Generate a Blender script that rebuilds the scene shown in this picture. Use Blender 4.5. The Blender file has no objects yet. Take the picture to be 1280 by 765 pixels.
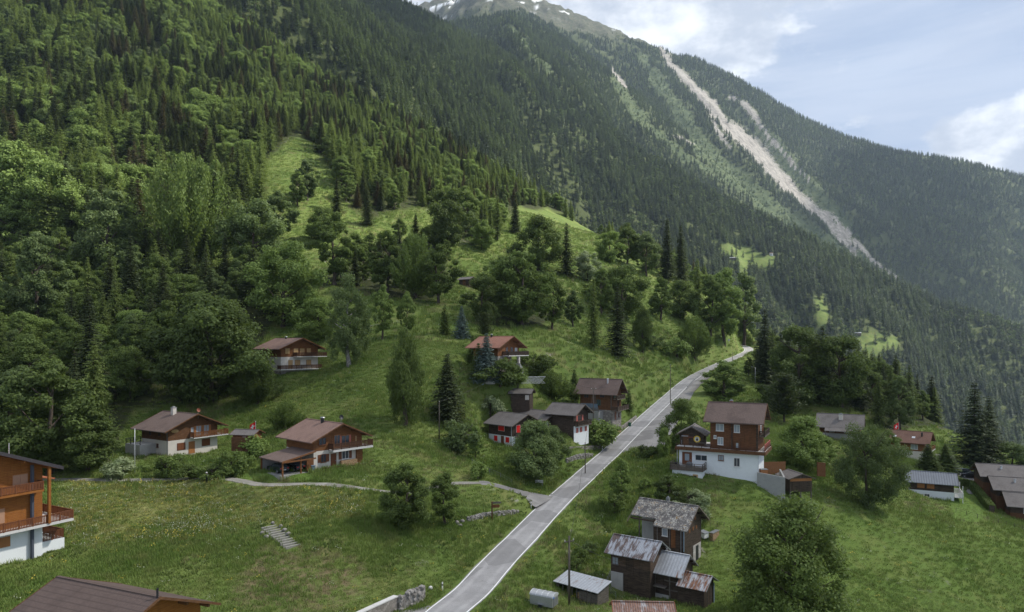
import bpy, bmesh, math, random
import numpy as np
from mathutils import Vector, Matrix
R = math.radians
random.seed(7)
rng = np.random.default_rng(11)
SC = bpy.context.scene
COL = SC.collection

# ------------------------------------------------------------------ camera
# the drone hovers level; all heights are measured from its lens (z = 0)
F, CX, HY, S = 853.0, 640.0, 430.0, 1.3
cam_d = bpy.data.cameras.new('camera')
cam_d.sensor_width = 36.0
cam_d.lens = 36.0 * F / 1280.0
cam_d.shift_y = (HY - 382.5) / 1280.0
cam_d.clip_start = 0.5
cam_d.clip_end = 30000
cam = bpy.data.objects.new('camera', cam_d)
cam.rotation_euler = (R(90), 0, 0)
COL.objects.link(cam)
SC.camera = cam

# ------------------------------------------------------------------ sun, sky, exposure
SUN_DIR = Vector((0.66, 0.16, 0.74)).normalized()       # towards the sun
sun_d = bpy.data.lights.new('sun', 'SUN')
sun_d.energy = 4.0
sun_d.angle = R(2.0)
sun_d.color = (1.0, 0.95, 0.86)
sun = bpy.data.objects.new('sun', sun_d)
sun.rotation_euler = (-SUN_DIR).to_track_quat('-Z', 'Y').to_euler()
sun.location = (0, 0, 300)
COL.objects.link(sun)

world = bpy.data.worlds.new("World")
SC.world = world
world.use_nodes = True
wt = world.node_tree
wt.nodes.clear()
WN = wt.nodes.new
def wl(a, b): wt.links.new(a, b)
out = WN('ShaderNodeOutputWorld')
bg = WN('ShaderNodeBackground')
bg.inputs['Strength'].default_value = 0.075
wl(bg.outputs[0], out.inputs[0])
sky = WN('ShaderNodeTexSky')
sky.sky_type = 'NISHITA'
sky.sun_disc = False
sky.sun_elevation = math.asin(SUN_DIR.z)
sky.sun_rotation = math.atan2(SUN_DIR.x, SUN_DIR.y)
sky.altitude = 1300
sky.air_density = 1.0
sky.dust_density = 2.2
sky.ozone_density = 1.5
def wmath(op, a, b=None, c=None, clamp=False):
    n = WN('ShaderNodeMath'); n.operation = op; n.use_clamp = clamp
    for i, v in enumerate((a, b, c)):
        if v is None: continue
        if isinstance(v, (int, float)): n.inputs[i].default_value = v
        else: wl(v, n.inputs[i])
    return n.outputs[0]
def wnoise(vec, scale, detail, rough=0.55, dist=0.0):
    n = WN('ShaderNodeTexNoise'); n.inputs['Scale'].default_value = scale
    n.inputs['Detail'].default_value = detail; n.inputs['Roughness'].default_value = rough
    n.inputs['Distortion'].default_value = dist
    wl(vec, n.inputs['Vector']); return n.outputs['Fac']
def wramp(v, a, b):
    n = WN('ShaderNodeMapRange'); n.interpolation_type = 'SMOOTHSTEP'
    n.inputs['From Min'].default_value = a; n.inputs['From Max'].default_value = b
    wl(v, n.inputs['Value']); return n.outputs[0]
def wmix(f, a, b):
    n = WN('ShaderNodeMix'); n.data_type = 'RGBA'
    if isinstance(f, (int, float)): n.inputs[0].default_value = f
    else: wl(f, n.inputs[0])
    for i, v in ((6, a), (7, b)):
        if isinstance(v, tuple): n.inputs[i].default_value = (*v, 1)
        else: wl(v, n.inputs[i])
    return n.outputs[2]
tc = WN('ShaderNodeTexCoord')
D = tc.outputs['Generated']
# thin high streaks of cirrus over the whole sky
mp = WN('ShaderNodeMapping'); mp.inputs['Scale'].default_value = (1.1, 1.1, 9.0)
mp.inputs['Rotation'].default_value = (R(6), R(-7), 0)
wl(D, mp.inputs['Vector'])
streak = wmath('MULTIPLY', wramp(wnoise(mp.outputs[0], 3.0, 7, 0.6, 0.4), 0.28, 0.70), 0.75)
# broken cumulus: a general field plus the banks the photograph shows
def bank(px, py, sx, sy):
    dx, dy, dz = (px - CX) / F, 1.0, (HY - py) / F
    l = math.sqrt(dx * dx + dy * dy + dz * dz)
    s = WN('ShaderNodeVectorMath'); s.operation = 'SUBTRACT'
    wl(D, s.inputs[0]); s.inputs[1].default_value = (dx / l, dy / l, dz / l)
    m = WN('ShaderNodeVectorMath'); m.operation = 'MULTIPLY'
    wl(s.outputs[0], m.inputs[0]); m.inputs[1].default_value = (F / sx, F / sx, F / sy)
    n = WN('ShaderNodeVectorMath'); n.operation = 'LENGTH'
    wl(m.outputs[0], n.inputs[0])
    return wmath('SUBTRACT', 1.0, n.outputs['Value'], clamp=True)
b = bank(845, 30, 190, 95)
for args in ((780, 0, 150, 60), (1265, 172, 100, 52), (910, 60, 90, 40), (470, 0, 120, 60), (1330, 190, 120, 60)):
    b = wmath('MAXIMUM', b, bank(*args))
mp2 = WN('ShaderNodeMapping'); mp2.inputs['Scale'].default_value = (1.0, 1.0, 1.7)
wl(D, mp2.inputs['Vector'])
puff = wnoise(mp2.outputs[0], 11.0, 9, 0.60, 0.25)
dens = wmath('ADD', wmath('MULTIPLY', b, 1.1), wmath('MULTIPLY', wmath('SUBTRACT', puff, 0.5), 1.7))
cum = wramp(dens, 0.22, 0.48)
# overhead: a broad broken cloud deck (it is what makes the light soft)
sep = WN('ShaderNodeSeparateXYZ'); wl(D, sep.inputs[0])
deck = wmath('MULTIPLY', wramp(sep.outputs['Z'], 0.52, 0.75), wramp(wnoise(D, 3.2, 6), 0.36, 0.56))
cum = wmath('MAXIMUM', cum, deck)
shade = wramp(wnoise(mp2.outputs[0], 9.0, 6, 0.6), 0.36, 0.66)
cloud_col = wmix(shade, (3.8, 4.2, 5.0), (7.3, 7.5, 7.8))
skyc = wmix(0.78, sky.outputs[0], (2.95, 3.45, 4.5))
skyc = wmix(streak, skyc, (4.2, 4.65, 5.6))
wl(wmix(cum, skyc, cloud_col), bg.inputs['Color'])

SC.view_settings.view_transform = 'Standard'
SC.view_settings.look = 'None'
SC.view_settings.gamma = 1.0
SC.view_settings.use_curve_mapping = False
SC.view_settings.exposure = 1.06
SC.render.engine = 'CYCLES'
SC.cycles.use_denoising = True
SC.cycles.max_bounces = 6
SC.cycles.diffuse_bounces = 3
SC.cycles.glossy_bounces = 2
SC.cycles.transmission_bounces = 3
SC.cycles.transparent_max_bounces = 8
SC.cycles.volume_bounces = 0

# ------------------------------------------------------------------ small tools
def put(o, parent=None, **props):
    COL.objects.link(o)
    if parent is not None: o.parent = parent
    for k, v in props.items(): o[k] = v
    return o
def empty(name, loc, rz=0.0, label=None, category=None, group=None, scale=1.0):
    o = bpy.data.objects.new(name, None)
    o.empty_display_size = 0.5
    o.location = loc; o.rotation_euler = (0, 0, rz)
    if scale != 1.0: o.scale = (scale,) * 3 if isinstance(scale, (int, float)) else scale
    COL.objects.link(o)
    tag(o, label, category, group)
    return o
def tag(o, label=None, category=None, group=None, kind=None):
    if label: o['label'] = label
    if category: o['category'] = category
    if group: o['group'] = group
    if kind: o['kind'] = kind
    return o
def copy_tree(o, parent=None):
    c = o.copy(); COL.objects.link(c)
    if parent is not None: c.parent = parent
    for ch in list(o.children): copy_tree(ch, c)
    return c
def np_mesh(name, V, quads=None, tris=None, mat=None, smooth=False):
    me = bpy.data.meshes.new(name)
    V = np.asarray(V, dtype=np.float32)
    nq = 0 if quads is None else len(quads); nt = 0 if tris is None else len(tris)
    me.vertices.add(len(V)); me.vertices.foreach_set('co', V.ravel())
    li = []
    if nq: li.append(np.asarray(quads, dtype=np.int32).ravel())
    if nt: li.append(np.asarray(tris, dtype=np.int32).ravel())
    li = np.concatenate(li)
    st = np.concatenate([np.arange(nq) * 4, nq * 4 + np.arange(nt) * 3]).astype(np.int32)
    me.loops.add(len(li)); me.loops.foreach_set('vertex_index', li)
    me.polygons.add(nq + nt); me.polygons.foreach_set('loop_start', st)
    me.update(calc_edges=True)
    if smooth: me.polygons.foreach_set('use_smooth', np.ones(nq + nt, dtype=bool))
    if mat is not None: me.materials.append(mat)
    return me
def attr(me, name, data, domain='POINT'):
    a = me.attributes.new(name, 'FLOAT', domain)
    a.data.foreach_set('value', np.asarray(data, dtype=np.float32).ravel())

def _hash(ix, iy, seed):
    h = (ix.astype(np.int64) * 374761393 + iy.astype(np.int64) * 668265263 + seed * 1442695041) & 0xFFFFFFFF
    h = ((h ^ (h >> 13)) * 1274126177) & 0xFFFFFFFF
    return ((h ^ (h >> 16)) & 0xFFFF) / 65535.0
def vnoise(x, y, seed=0):
    x = np.asarray(x, float); y = np.asarray(y, float)
    ix = np.floor(x); iy = np.floor(y); fx = x - ix; fy = y - iy
    fx = fx * fx * (3 - 2 * fx); fy = fy * fy * (3 - 2 * fy)
    a = _hash(ix, iy, seed); b = _hash(ix + 1, iy, seed); c = _hash(ix, iy + 1, seed); d = _hash(ix + 1, iy + 1, seed)
    return (a * (1 - fx) + b * fx) * (1 - fy) + (c * (1 - fx) + d * fx) * fy
def fbm(x, y, seed=0, oct=4):
    s = 0.0; a = 0.5; n = 0.0
    for k in range(oct):
        s = s + a * vnoise(x, y, seed + k * 17); n += a; a *= 0.5; x = x * 2.03; y = y * 2.03
    return s / n * 2 - 1
def sstep(a, b, x):
    t = np.clip((x - a) / (b - a), 0, 1); return t * t * (3 - 2 * t)

# ------------------------------------------------------------------ node material helper
class NM:
    def __init__(self, name, rough=0.8, spec=0.2):
        self.m = bpy.data.materials.new(name); self.m.use_nodes = True
        self.t = self.m.node_tree
        self.b = self.t.nodes['Principled BSDF']
        self.b.inputs['Roughness'].default_value = rough
        self.b.inputs['Specular IOR Level'].default_value = spec
        self._c = None
    def n(self, k): return self.t.nodes.new(k)
    def l(self, a, b): self.t.links.new(a, b)
    def coord(self, which='Object', scale=None, rot=None):
        if self._c is None: self._c = self.n('ShaderNodeTexCoord')
        o = self._c.outputs[which]
        if scale is not None:
            m = self.n('ShaderNodeMapping'); m.inputs['Scale'].default_value = scale
            if rot: m.inputs['Rotation'].default_value = rot
            self.l(o, m.inputs['Vector']); o = m.outputs[0]
        return o
    def noise(self, vec, scale, detail=4, rough=0.55, dist=0.0):
        n = self.n('ShaderNodeTexNoise'); n.inputs['Scale'].default_value = scale
        n.inputs['Detail'].default_value = detail; n.inputs['Roughness'].default_value = rough
        n.inputs['Distortion'].default_value = dist
        self.l(vec, n.inputs['Vector']); return n.outputs['Fac']
    def ramp(self, v, a, b, lo=0.0, hi=1.0):
        n = self.n('ShaderNodeMapRange'); n.interpolation_type = 'SMOOTHSTEP'
        n.inputs['From Min'].default_value = a; n.inputs['From Max'].default_value = b
        n.inputs['To Min'].default_value = lo; n.inputs['To Max'].default_value = hi
        self.l(v, n.inputs['Value']); return n.outputs[0]
    def math(self, op, a, b=None):
        n = self.n('ShaderNodeMath'); n.operation = op
        for i, v in enumerate((a, b)):
            if v is None: continue
            if isinstance(v, (int, float)): n.inputs[i].default_value = v
            else: self.l(v, n.inputs[i])
        return n.outputs[0]
    def mix(self, f, a, b, mode='MIX'):
        n = self.n('ShaderNodeMix'); n.data_type = 'RGBA'; n.blend_type = mode
        if isinstance(f, (int, float)): n.inputs[0].default_value = f
        else: self.l(f, n.inputs[0])
        for i, v in ((6, a), (7, b)):
            if isinstance(v, tuple): n.inputs[i].default_value = (*v, 1)
            else: self.l(v, n.inputs[i])
        return n.outputs[2]
    def attr(self, name):
        n = self.n('ShaderNodeAttribute'); n.attribute_name = name; return n.outputs['Fac']
    def rnd(self): return self.n('ShaderNodeObjectInfo').outputs['Random']
    def color(self, c):
        if isinstance(c, tuple): self.b.inputs['Base Color'].default_value = (*c, 1)
        else: self.l(c, self.b.inputs['Base Color'])
        return self
    def bump(self, h, strength=0.4, dist=0.05):
        n = self.n('ShaderNodeBump'); n.inputs['Strength'].default_value = strength
        n.inputs['Distance'].default_value = dist
        self.l(h, n.inputs['Height']); self.l(n.outputs[0], self.b.inputs['Normal']); return self

# ================================================================== THE LAND
# survey points: (px, py, range) -> ground seen along that line of sight at that range (before the scale S)
SURVEY = [
 (-60,720,58),(45,695,65),(150,650,74),(150,602,88),(0,602,90),(300,765,56),(150,765,54),(450,765,60),(450,690,70),
 (350,668,72),(300,625,82),(300,600,85),(420,611,81),(560,680,74),(520,640,82),(590,740,66),(560,765,62),(649,672,80),(692,632,93),
 (724,600,105),(800,531,145),(835,497,176),(866,471,212),(905,453,250),(940,437,300),
 (372,477,133),(430,500,120),(460,540,106),(400,587,89),(340,591,85.5),(440,560,98),(500,530,110),(210,572,100),(150,560,106),(275,572,104),
 (540,580,99),(620,600,96),(640,563,113),(610,555,114),(717,546,118),(733,547,117),(700,546,119),(948,606,96.6),(888,607,96),(847,598,97.5),(748,528,134),(790,520,138),(690,500,138),(600,500,122),(630,465,131),(610,474,127),(720,450,158),(800,470,176),(860,440,225),(900,436,265),
 (560,420,152),(480,402,162),(450,380,176),(320,352,192),(215,332,210),(380,350,196),(600,342,240),(700,400,196),
 (730,380,222),(780,372,255),(800,335,310),(850,372,300),(720,300,335),(660,268,375),(760,302,345),(560,310,250),(500,300,255),
 (380,232,285),(340,185,330),(450,262,280),(300,260,262),(420,190,370),
 (100,580,96),(0,480,132),(0,350,200),(100,300,225),(0,200,292),(100,150,345),(0,60,430),(200,100,430),(300,130,440),(400,125,520),(300,60,540),(240,200,320),(180,270,255),
 (300,40,600),(400,100,600),(500,150,560),(560,185,530),(640,230,480),(700,262,450),(760,300,420),(830,335,390),(900,372,360),(930,410,330),
 (0,-150,720),(150,-60,690),(-250,200,300),(-250,480,135),(-250,640,75),
 (960,490,205),(1000,480,215),(1031,487,185),(1050,552,136),(1100,560,160),(1145,580,150),(1060,472,232),(1150,522,202),(1230,562,182),(1280,572,182),(1222,585,162),
 (1260,642,120),(1165,624,118),(1210,640,111),(1205,592,136),(1100,650,100),(1200,685,98),(1280,705,98),(1280,770,85),(1100,765,76),(950,765,70),(850,765,67),(770,765,64),
 (730,752,69),(711,757,67.5),(680,757,66),(820,748,72),(840,702,80),(900,680,85),(950,640,92),(900,607,97),(862,601,97.5),(985,627,97),(1060,640,98),
 (800,602,100),(790,575,110),(770,600,102),(700,680,82),(740,640,92),(660,722,71),(620,760,64),
 (1450,700,100),(1450,620,160),(1450,765,88),
]
SV = np.array([((px - CX) / F * d, d, (HY - py) / F * d) for px, py, d in SURVEY])
SV = np.vstack([SV, [(-70, 35, -19), (-30, 25, -21), (0, 22, -24), (35, 30, -27), (70, 45, -31), (0, 45, -23.5), (-25, 42, -21)]])
def _tps(r2): return 0.5 * r2 * np.log(r2 + 1e-9)
def tps_fit(P, lam=6.0):
    n = len(P); xy = P[:, :2]
    K = _tps(((xy[:, None] - xy[None]) ** 2).sum(-1)) + np.eye(n) * lam
    Q = np.hstack([np.ones((n, 1)), xy])
    A = np.vstack([np.hstack([K, Q]), np.hstack([Q.T, np.zeros((3, 3))])])
    return np.linalg.solve(A, np.concatenate([P[:, 2], np.zeros(3)]))
TW = tps_fit(SV)
def tps_eval(x, y):
    sh = x.shape; x = x.ravel(); y = y.ravel(); o = np.empty_like(x)
    for i in range(0, len(x), 20000):
        a = x[i:i + 20000]; b = y[i:i + 20000]
        r2 = (a[:, None] - SV[None, :, 0]) ** 2 + (b[:, None] - SV[None, :, 1]) ** 2
        o[i:i + 20000] = _tps(r2) @ TW[:-3] + TW[-3] + TW[-2] * a + TW[-1] * b
    return o.reshape(sh)

def curve(pts): 
    p = np.array(pts, float); return lambda x: np.interp(x, p[:, 0], p[:, 1])
near_end = curve([(-900,700),(0,720),(150,690),(300,605),(400,600),(500,560),(560,530),(640,480),(700,450),(760,420),(830,390),(900,360),(940,325),(970,275),(1000,250),(1060,236),(1150,205),(1230,186),(1280,186),(1500,190),(2200,190)])
# mountains: (skyline in the picture, range of the skyline, slope of the face)
M_NEAR = dict(sil=curve([(-900,-420),(200,-160),(350,-75),(430,-32),(489,-2),(536,22),(576,43),(613,60),(637,74),(680,106),(727,143),(800,190),(850,217),(900,247),(1000,292),(1060,322),(1115,350),(1172,380),(1230,393),(1280,414),(1400,455),(2200,600)]),
              rng=curve([(-900,1700),(300,1650),(640,1500),(1000,1350),(1280,1200),(2200,1100)]), slope=0.62)
M_MID = dict(sil=curve([(-900,-200),(380,20),(480,42),(560,30),(640,16),(700,48),(760,88),(800,120),(850,163),(900,208),(960,262),(1060,338),(1200,420),(2200,700)]),
             rng=curve([(-900,2400),(640,2300),(1060,1950),(2200,1800)]), slope=0.66)
M_FAR = dict(sil=curve([(-900,60),(380,50),(460,28),(500,12),(530,3),(560,-6),(600,-12),(640,-8),(690,2),(730,20),(760,34),(800,50),(860,70),(900,87),(940,108),(1000,145),(1060,171),(1120,188),(1200,200),(1280,220),(1400,262),(2200,420)]),
             rng=curve([(-900,3600),(560,3500),(760,3200),(1000,3050),(1280,2900),(2200,2800)]), slope=0.66)
def mountain(m, px, Y, seed, amp, wl):
    D_ = m['rng'](px); zc = (HY - m['sil'](px)) / F * D_
    X = (px - CX) / F * Y
    # gullies run down the fall line (towards the valley, to the right and nearer)
    a = R(-72); q = (X * math.sin(a) * -1 + Y * math.cos(a)) ; p = X * math.cos(a) + Y * math.sin(a)
    g = fbm(q / wl, p / (wl * 4.5), seed, 4)
    g = g - np.abs(fbm(q / (wl * 0.45), p / (wl * 2.0), seed + 5, 3)) * 0.5
    t = np.clip((D_ - Y) / (0.10 * D_), 0, 1)
    z = zc - m['slope'] * np.maximum(D_ - Y, 0) - 0.45 * np.maximum(Y - D_, 0)
    return z + amp * g * sstep(0, 1, t) * sstep(0, 0.5, np.clip((D_ - Y) / D_ * 3, 0, 1))
def smax(a, b, k):
    h = np.clip(0.5 + 0.5 * (a - b) / k, 0, 1); return b * (1 - h) + a * h + k * h * (1 - h)

# road and lanes, as centre lines (px, py, range)
def line3(pts):
    return np.array([((px - CX) / F * d, d, (HY - py) / F * d) for px, py, d in pts]) * S
def catmull(P, step):
    P = np.asarray(P, float); Q = np.vstack([2 * P[0] - P[1], P, 2 * P[-1] - P[-2]]); o = []
    for i in range(1, len(Q) - 2):
        a, b, c, d = Q[i - 1], Q[i], Q[i + 1], Q[i + 2]
        n = max(2, int(np.linalg.norm(c - b) / step))
        for t in np.arange(n) / n:
            o.append(0.5 * (2 * b + (c - a) * t + (2 * a - 5 * b + 4 * c - d) * t * t + (3 * b - a - 3 * c + d) * t ** 3))
    o.append(P[-1]); return np.array(o)
ROAD = catmull(line3([(505,830,53),(549,775,60.5),(589,740,66),(618,707,72),(652,672,80),(692,631,93),(725,600,105),(762,567,122),(800,530,145),(836,497,176),(866,472,210),(902,454,250),(928,443,282),(936,437,302),(926,431.5,322),(905,428.5,336)]), 1.0)
ROAD_W = 5.0
LANE = catmull(line3([(683,626,94),(660,622,95),(625,622,94.5),(600,622,94)]), 0.8)      # turning off to the meadow path
PATH = catmull(line3([(600,622,94),(560,617,92),(520,612,87),(470,608.5,84),(420,604,82.5),(370,601,83),(320,600,84),(285,599,86),(230,602,88),(130,603.5,88.5),(60,603,89.5),(-60,603,91)]), 0.8)
DRIVE = catmull(line3([(1226,613,126),(1213,599,131),(1200,585,143),(1192,570,155),(1180,560,166)]), 0.8)
YARD = catmull(line3([(819,556,133),(836,560,122),(852,564,114)]), 0.8)           # apron from the road to the terrace house
APRON = catmull(line3([(508,775,60.2),(520,768,61.0),(545,763,62)]), 0.6)
i0, i1 = [int(np.argmin(np.abs(CX + F * ROAD[:, 0] / ROAD[:, 1] - q) + (np.arange(len(ROAD)) > 230) * 900)) for q in (764, 872)]
LAYBY = ROAD[i0:i1].copy(); _t = np.gradient(LAYBY[:, :2], axis=0); _t /= np.linalg.norm(_t, axis=1)[:, None]
LAYBY[:, :2] += np.stack([_t[:, 1], -_t[:, 0]], -1) * (ROAD_W / 2 + 3.9)
UPPER = catmull(line3([(440,413,156),(480,405,161),(520,404,161),(560,407,160)]), 1.0)   # terrace track above the meadow
WAYS = [(LAYBY, 5.6, 4.0), (ROAD, ROAD_W / 2 + 0.5, 4.5), (LANE, 2.6, 4.0), (PATH, 1.6, 2.4), (DRIVE, 1.9, 2.0), (APRON, 1.6, 1.5), (UPPER, 1.1, 1.6)]
def pad(px, py, d, anchor, rz, W, L, sink=.05, bl=4.0):
    r = R(rz); y = d * S; x = (px - CX) / F * y; lx, ly = anchor[0] * W / 2, anchor[1] * L / 2
    return (x - lx * math.cos(r) + ly * math.sin(r), y - lx * math.sin(r) - ly * math.cos(r), (HY - py) / F * y - sink, max(W, L) / 2 + .6, bl)
PADS = [(-37.8, 115.6, -21.5, 5.2, 3.5), pad(392, 588, 89, (-1, -1), 48, 9.8, 8.8), pad(352.7, 468, 133, (-1, -1), 52, 10.6, 9.2, -.2, 6), pad(638.5, 510, 126, (-1, 1), 76, 4.0, 4.6), pad(640, 559, 115, (-1, -1), 44, 8.4, 7.6, .0, 5),
        pad(680, 543, 120, (-1, -1), 47, 7.0, 8.4, .0, 5), pad(717, 544.5, 118, (-1, -1), 54, 6.6, 6.6), pad(765.5, 527, 135, (-1, -1), 61, 6.6, 9.0), pad(1192.5, 626, 118, (-1, -1), 63, 6.2, 8.6), pad(632, 463, 130, (-.2, -1), 57, 10.6, 7.6, .6, 5)]          # level ground for houses: (x, y, z, radius, blend)

NC, NR = 900, 760
PXC = np.linspace(-420, 1760, NC)
YR = S * np.exp(np.linspace(math.log(13), math.log(4600), NR))
PX, YY = np.meshgrid(PXC, YR)                 # rows: range
U = (PX - CX) / F
XX = U * YY
yn = YY / S
ne = near_end(PX)
yc = np.minimum(yn, ne)
ZN = tps_eval(U * yc, yc)
over = np.maximum(yn - ne, 0)
ZN = ZN - 0.62 * over + 30 * (1 - np.exp(-over / 30.)) * 0.35
ZN = ZN + fbm(XX / 9, YY / 9, 3, 4) * 0.28 * sstep(60, 110, YY) + fbm(XX / 40, YY / 40, 5, 3) * np.clip((yn - 190) / 60, 0, 1) * 3.0
Z = ZN
cut = 1.5 * np.maximum(ne + 90 - yn, 0)      # the far faces start beyond the near spur
m1 = mountain(M_NEAR, PX, yn, 31, 58, 210) - cut
m2 = mountain(M_MID, PX, yn, 57, 120, 260) - cut
m3 = mountain(M_FAR, PX, yn, 83, 150, 420) - cut
m3 = m3 + np.where(m3 > 1000, 1, 0) * sstep(1000, 1350, m3) * (np.abs(fbm(XX / 120, YY / 60, 99, 5)) * -52 + fbm(XX / 40, YY / 30, 98, 4) * 9 + 10)
Z = smax(Z, m1, 6.0); Z = smax(Z, m2, 10.0); Z = smax(Z, m3, 10.0)
Z = np.maximum(Z, -420)
Z = Z * S
MASS = np.argmax(np.stack([ZN, m1, m2, m3]), axis=0)

def seg_dist(px, py, P):
    """distance of points to polyline P (xy) and z of the nearest point"""
    best = np.full(px.shape, 1e9); bz = np.zeros(px.shape)
    bb = (px > P[:, 0].min() - 14) & (px < P[:, 0].max() + 14) & (py > P[:, 1].min() - 14) & (py < P[:, 1].max() + 14)
    idx = np.nonzero(bb)
    if len(idx[0]) == 0: return best, bz
    x = px[idx]; y = py[idx]; b = np.full(x.shape, 1e9); z = np.zeros(x.shape)
    for i in range(0, len(P) - 1):
        a, c = P[i], P[i + 1]; d = c - a; L = d[0] ** 2 + d[1] ** 2
        t = np.clip(((x - a[0]) * d[0] + (y - a[1]) * d[1]) / L, 0, 1)
        r = np.hypot(x - a[0] - t * d[0], y - a[1] - t * d[1])
        k = r < b; b[k] = r[k]; z[k] = (a[2] + t * d[2])[k]
    best[idx] = b; bz[idx] = z
    return best, bz
def carve(Z):
    for x, y, z, r, bl in PADS:
        dd = np.hypot(XX - x, YY - y); w = 1 - sstep(r, r + bl, dd); Z = Z * (1 - w) + z * w
    LAYBY[:, 2] = ROAD[i0:i1, 2] - .02
    droad, _ = seg_dist(XX, YY, ROAD)
    for P, hw, bl in WAYS:
        dd, zz = seg_dist(XX, YY, P)
        w = 1 - sstep(hw, hw + bl, dd)
        if P is not ROAD and P is not LAYBY: w = w * sstep(2.7, 3.6, droad)
        Z = Z * (1 - w) + (zz - 0.03) * w
    return Z
# lanes other than the road take their height from the ground they lie on
def bil(Zg, x, y):
    x = np.asarray(x, float); y = np.maximum(np.asarray(y, float), YR[0] * 1.001)
    c = ((x / y) * F + CX - PXC[0]) / (PXC[1] - PXC[0]); r = (np.log(y) - math.log(YR[0])) / (math.log(YR[-1]) - math.log(YR[0])) * (NR - 1)
    c = np.clip(c, 0, NC - 1.001); r = np.clip(r, 0, NR - 1.001)
    i = r.astype(int); j = c.astype(int); a = r - i; b = c - j
    return (Zg[i, j] * (1 - b) + Zg[i, j + 1] * b) * (1 - a) + (Zg[i + 1, j] * (1 - b) + Zg[i + 1, j + 1] * b) * a
def smooth1(v, n):
    k = np.ones(n) / n; return np.convolve(np.pad(v, n // 2, mode='edge'), k, mode='valid')[:len(v)]
ROAD[:, 2] = smooth1(ROAD[:, 2], 25)
def settle(P):
    z = bil(Z, P[:, 0], P[:, 1]); d, zr = seg_dist(P[:, 0].copy(), P[:, 1].copy(), ROAD)
    w = 1 - sstep(2.0, 7.0, d); z = z * (1 - w) + (zr - 0.02) * w
    P[:, 2] = smooth1(z, 9)
for P in (LANE, PATH, DRIVE, APRON, UPPER): settle(P)
Z = carve(Z)
def ground(x, y): return float(bil(Z, x, y))
def sight(px, py):
    """first point of the ground on the line of sight through a picture point"""
    c = (px - PXC[0]) / (PXC[1] - PXC[0]); j = int(min(max(c, 0), NC - 2)); b = min(max(c - j, 0), 1)
    zc = Z[:, j] * (1 - b) + Z[:, j + 1] * b
    t = (HY - py) / F; s = zc / YR
    k = np.nonzero((s[1:] >= t) & (s[:-1] < t))[0]
    k = k[0] if len(k) else NR - 2
    a = (t - s[k]) / (s[k + 1] - s[k] + 1e-12); a = min(max(a, 0), 1)
    y = math.exp(math.log(YR[k]) * (1 - a) + math.log(YR[k + 1]) * a)
    x = (px - CX) / F * y
    return Vector((x, y, ground(x, y)))
def pix(x, y, z): return CX + F * x / y, HY - F * z / y
def at(px, py, d):
    """point on the line of sight at (scaled) range d"""
    d *= S; return Vector(((px - CX) / F * d, d, (HY - py) / F * d))

# ------------------------------------------------------------------ ground cover masks
def in_poly(x, y, poly):
    p = np.array(poly, float); ins = np.zeros(np.shape(x), bool); n = len(p)
    for i in range(n):
        x1, y1 = p[i]; x2, y2 = p[(i + 1) % n]
        if y1 == y2: continue
        c = ((y1 > y) != (y2 > y)) & (x < (x2 - x1) * (y - y1) / (y2 - y1) + x1); ins ^= c
    return ins
PYG = HY - F * Z / YY
# survey outlines of the woods on the near hillside
WOOD_HILL = [(-420,-900),(300,-900),(980,-200),(560,150),(640,205),(700,238),(760,282),(830,322),(835,345),(800,318),(760,300),(730,280),(690,262),(650,258),(610,296),(575,310),(560,262),(505,258),(480,268),(462,272),(440,262),(410,205),(372,165),(348,180),(326,216),(332,262),(300,306),(170,326),(0,322),(-420,330)]
WOOD_MIXED = [(-420,330),(0,322),(170,326),(225,342),(325,352),(345,398),(330,436),(345,490),(250,502),(165,508),(140,586),(0,592),(-420,600)]
WOOD_BAND = [(385,340),(440,325),(480,296),(545,300),(568,342),(545,380),(480,372),(385,352)]
WOOD_CLUMP = [(600,362),(645,332),(660,348),(703,388),(690,405),(640,412),(605,405)]
WOOD_RIGHT = [(900,372),(935,410),(960,440),(945,478),(1010,500),(1060,505),(1110,540),(1160,532),(1230,552),(1290,560),(1760,560),(1760,480),(1280,540),(1150,490),(1060,440),(1000,400),(930,365),(830,322)]
def jitter(px, py, s, a): return px + a * fbm(px / s, py / s, 91, 3), py + a * fbm(px / s, py / s, 92, 3)
jx, jy = jitter(PX, PYG, 18, 9)
hill = MASS == 0
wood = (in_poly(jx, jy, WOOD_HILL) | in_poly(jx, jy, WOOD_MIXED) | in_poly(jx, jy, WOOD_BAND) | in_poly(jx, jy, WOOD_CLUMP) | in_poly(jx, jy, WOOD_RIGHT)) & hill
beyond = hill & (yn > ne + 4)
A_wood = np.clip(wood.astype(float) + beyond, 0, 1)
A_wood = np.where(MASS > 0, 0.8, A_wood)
# clearings and young growth on the far faces
GLADES = [[(890,300),(925,306),(975,322),(965,336),(930,340),(905,322)], [(1018,372),(1030,372),(1040,400),(1034,412),(1022,405)], [(1064,412),(1080,416),(1120,420),(1126,432),(1090,450),(1070,446)]]
glade = np.zeros(PX.shape, bool)
jx2, jy2 = jitter(PX, PYG, 9, 4)
for g in GLADES: glade |= in_poly(jx2, jy2, g) & (MASS == 1)
A_wood = np.where(glade, 0, A_wood)
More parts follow.
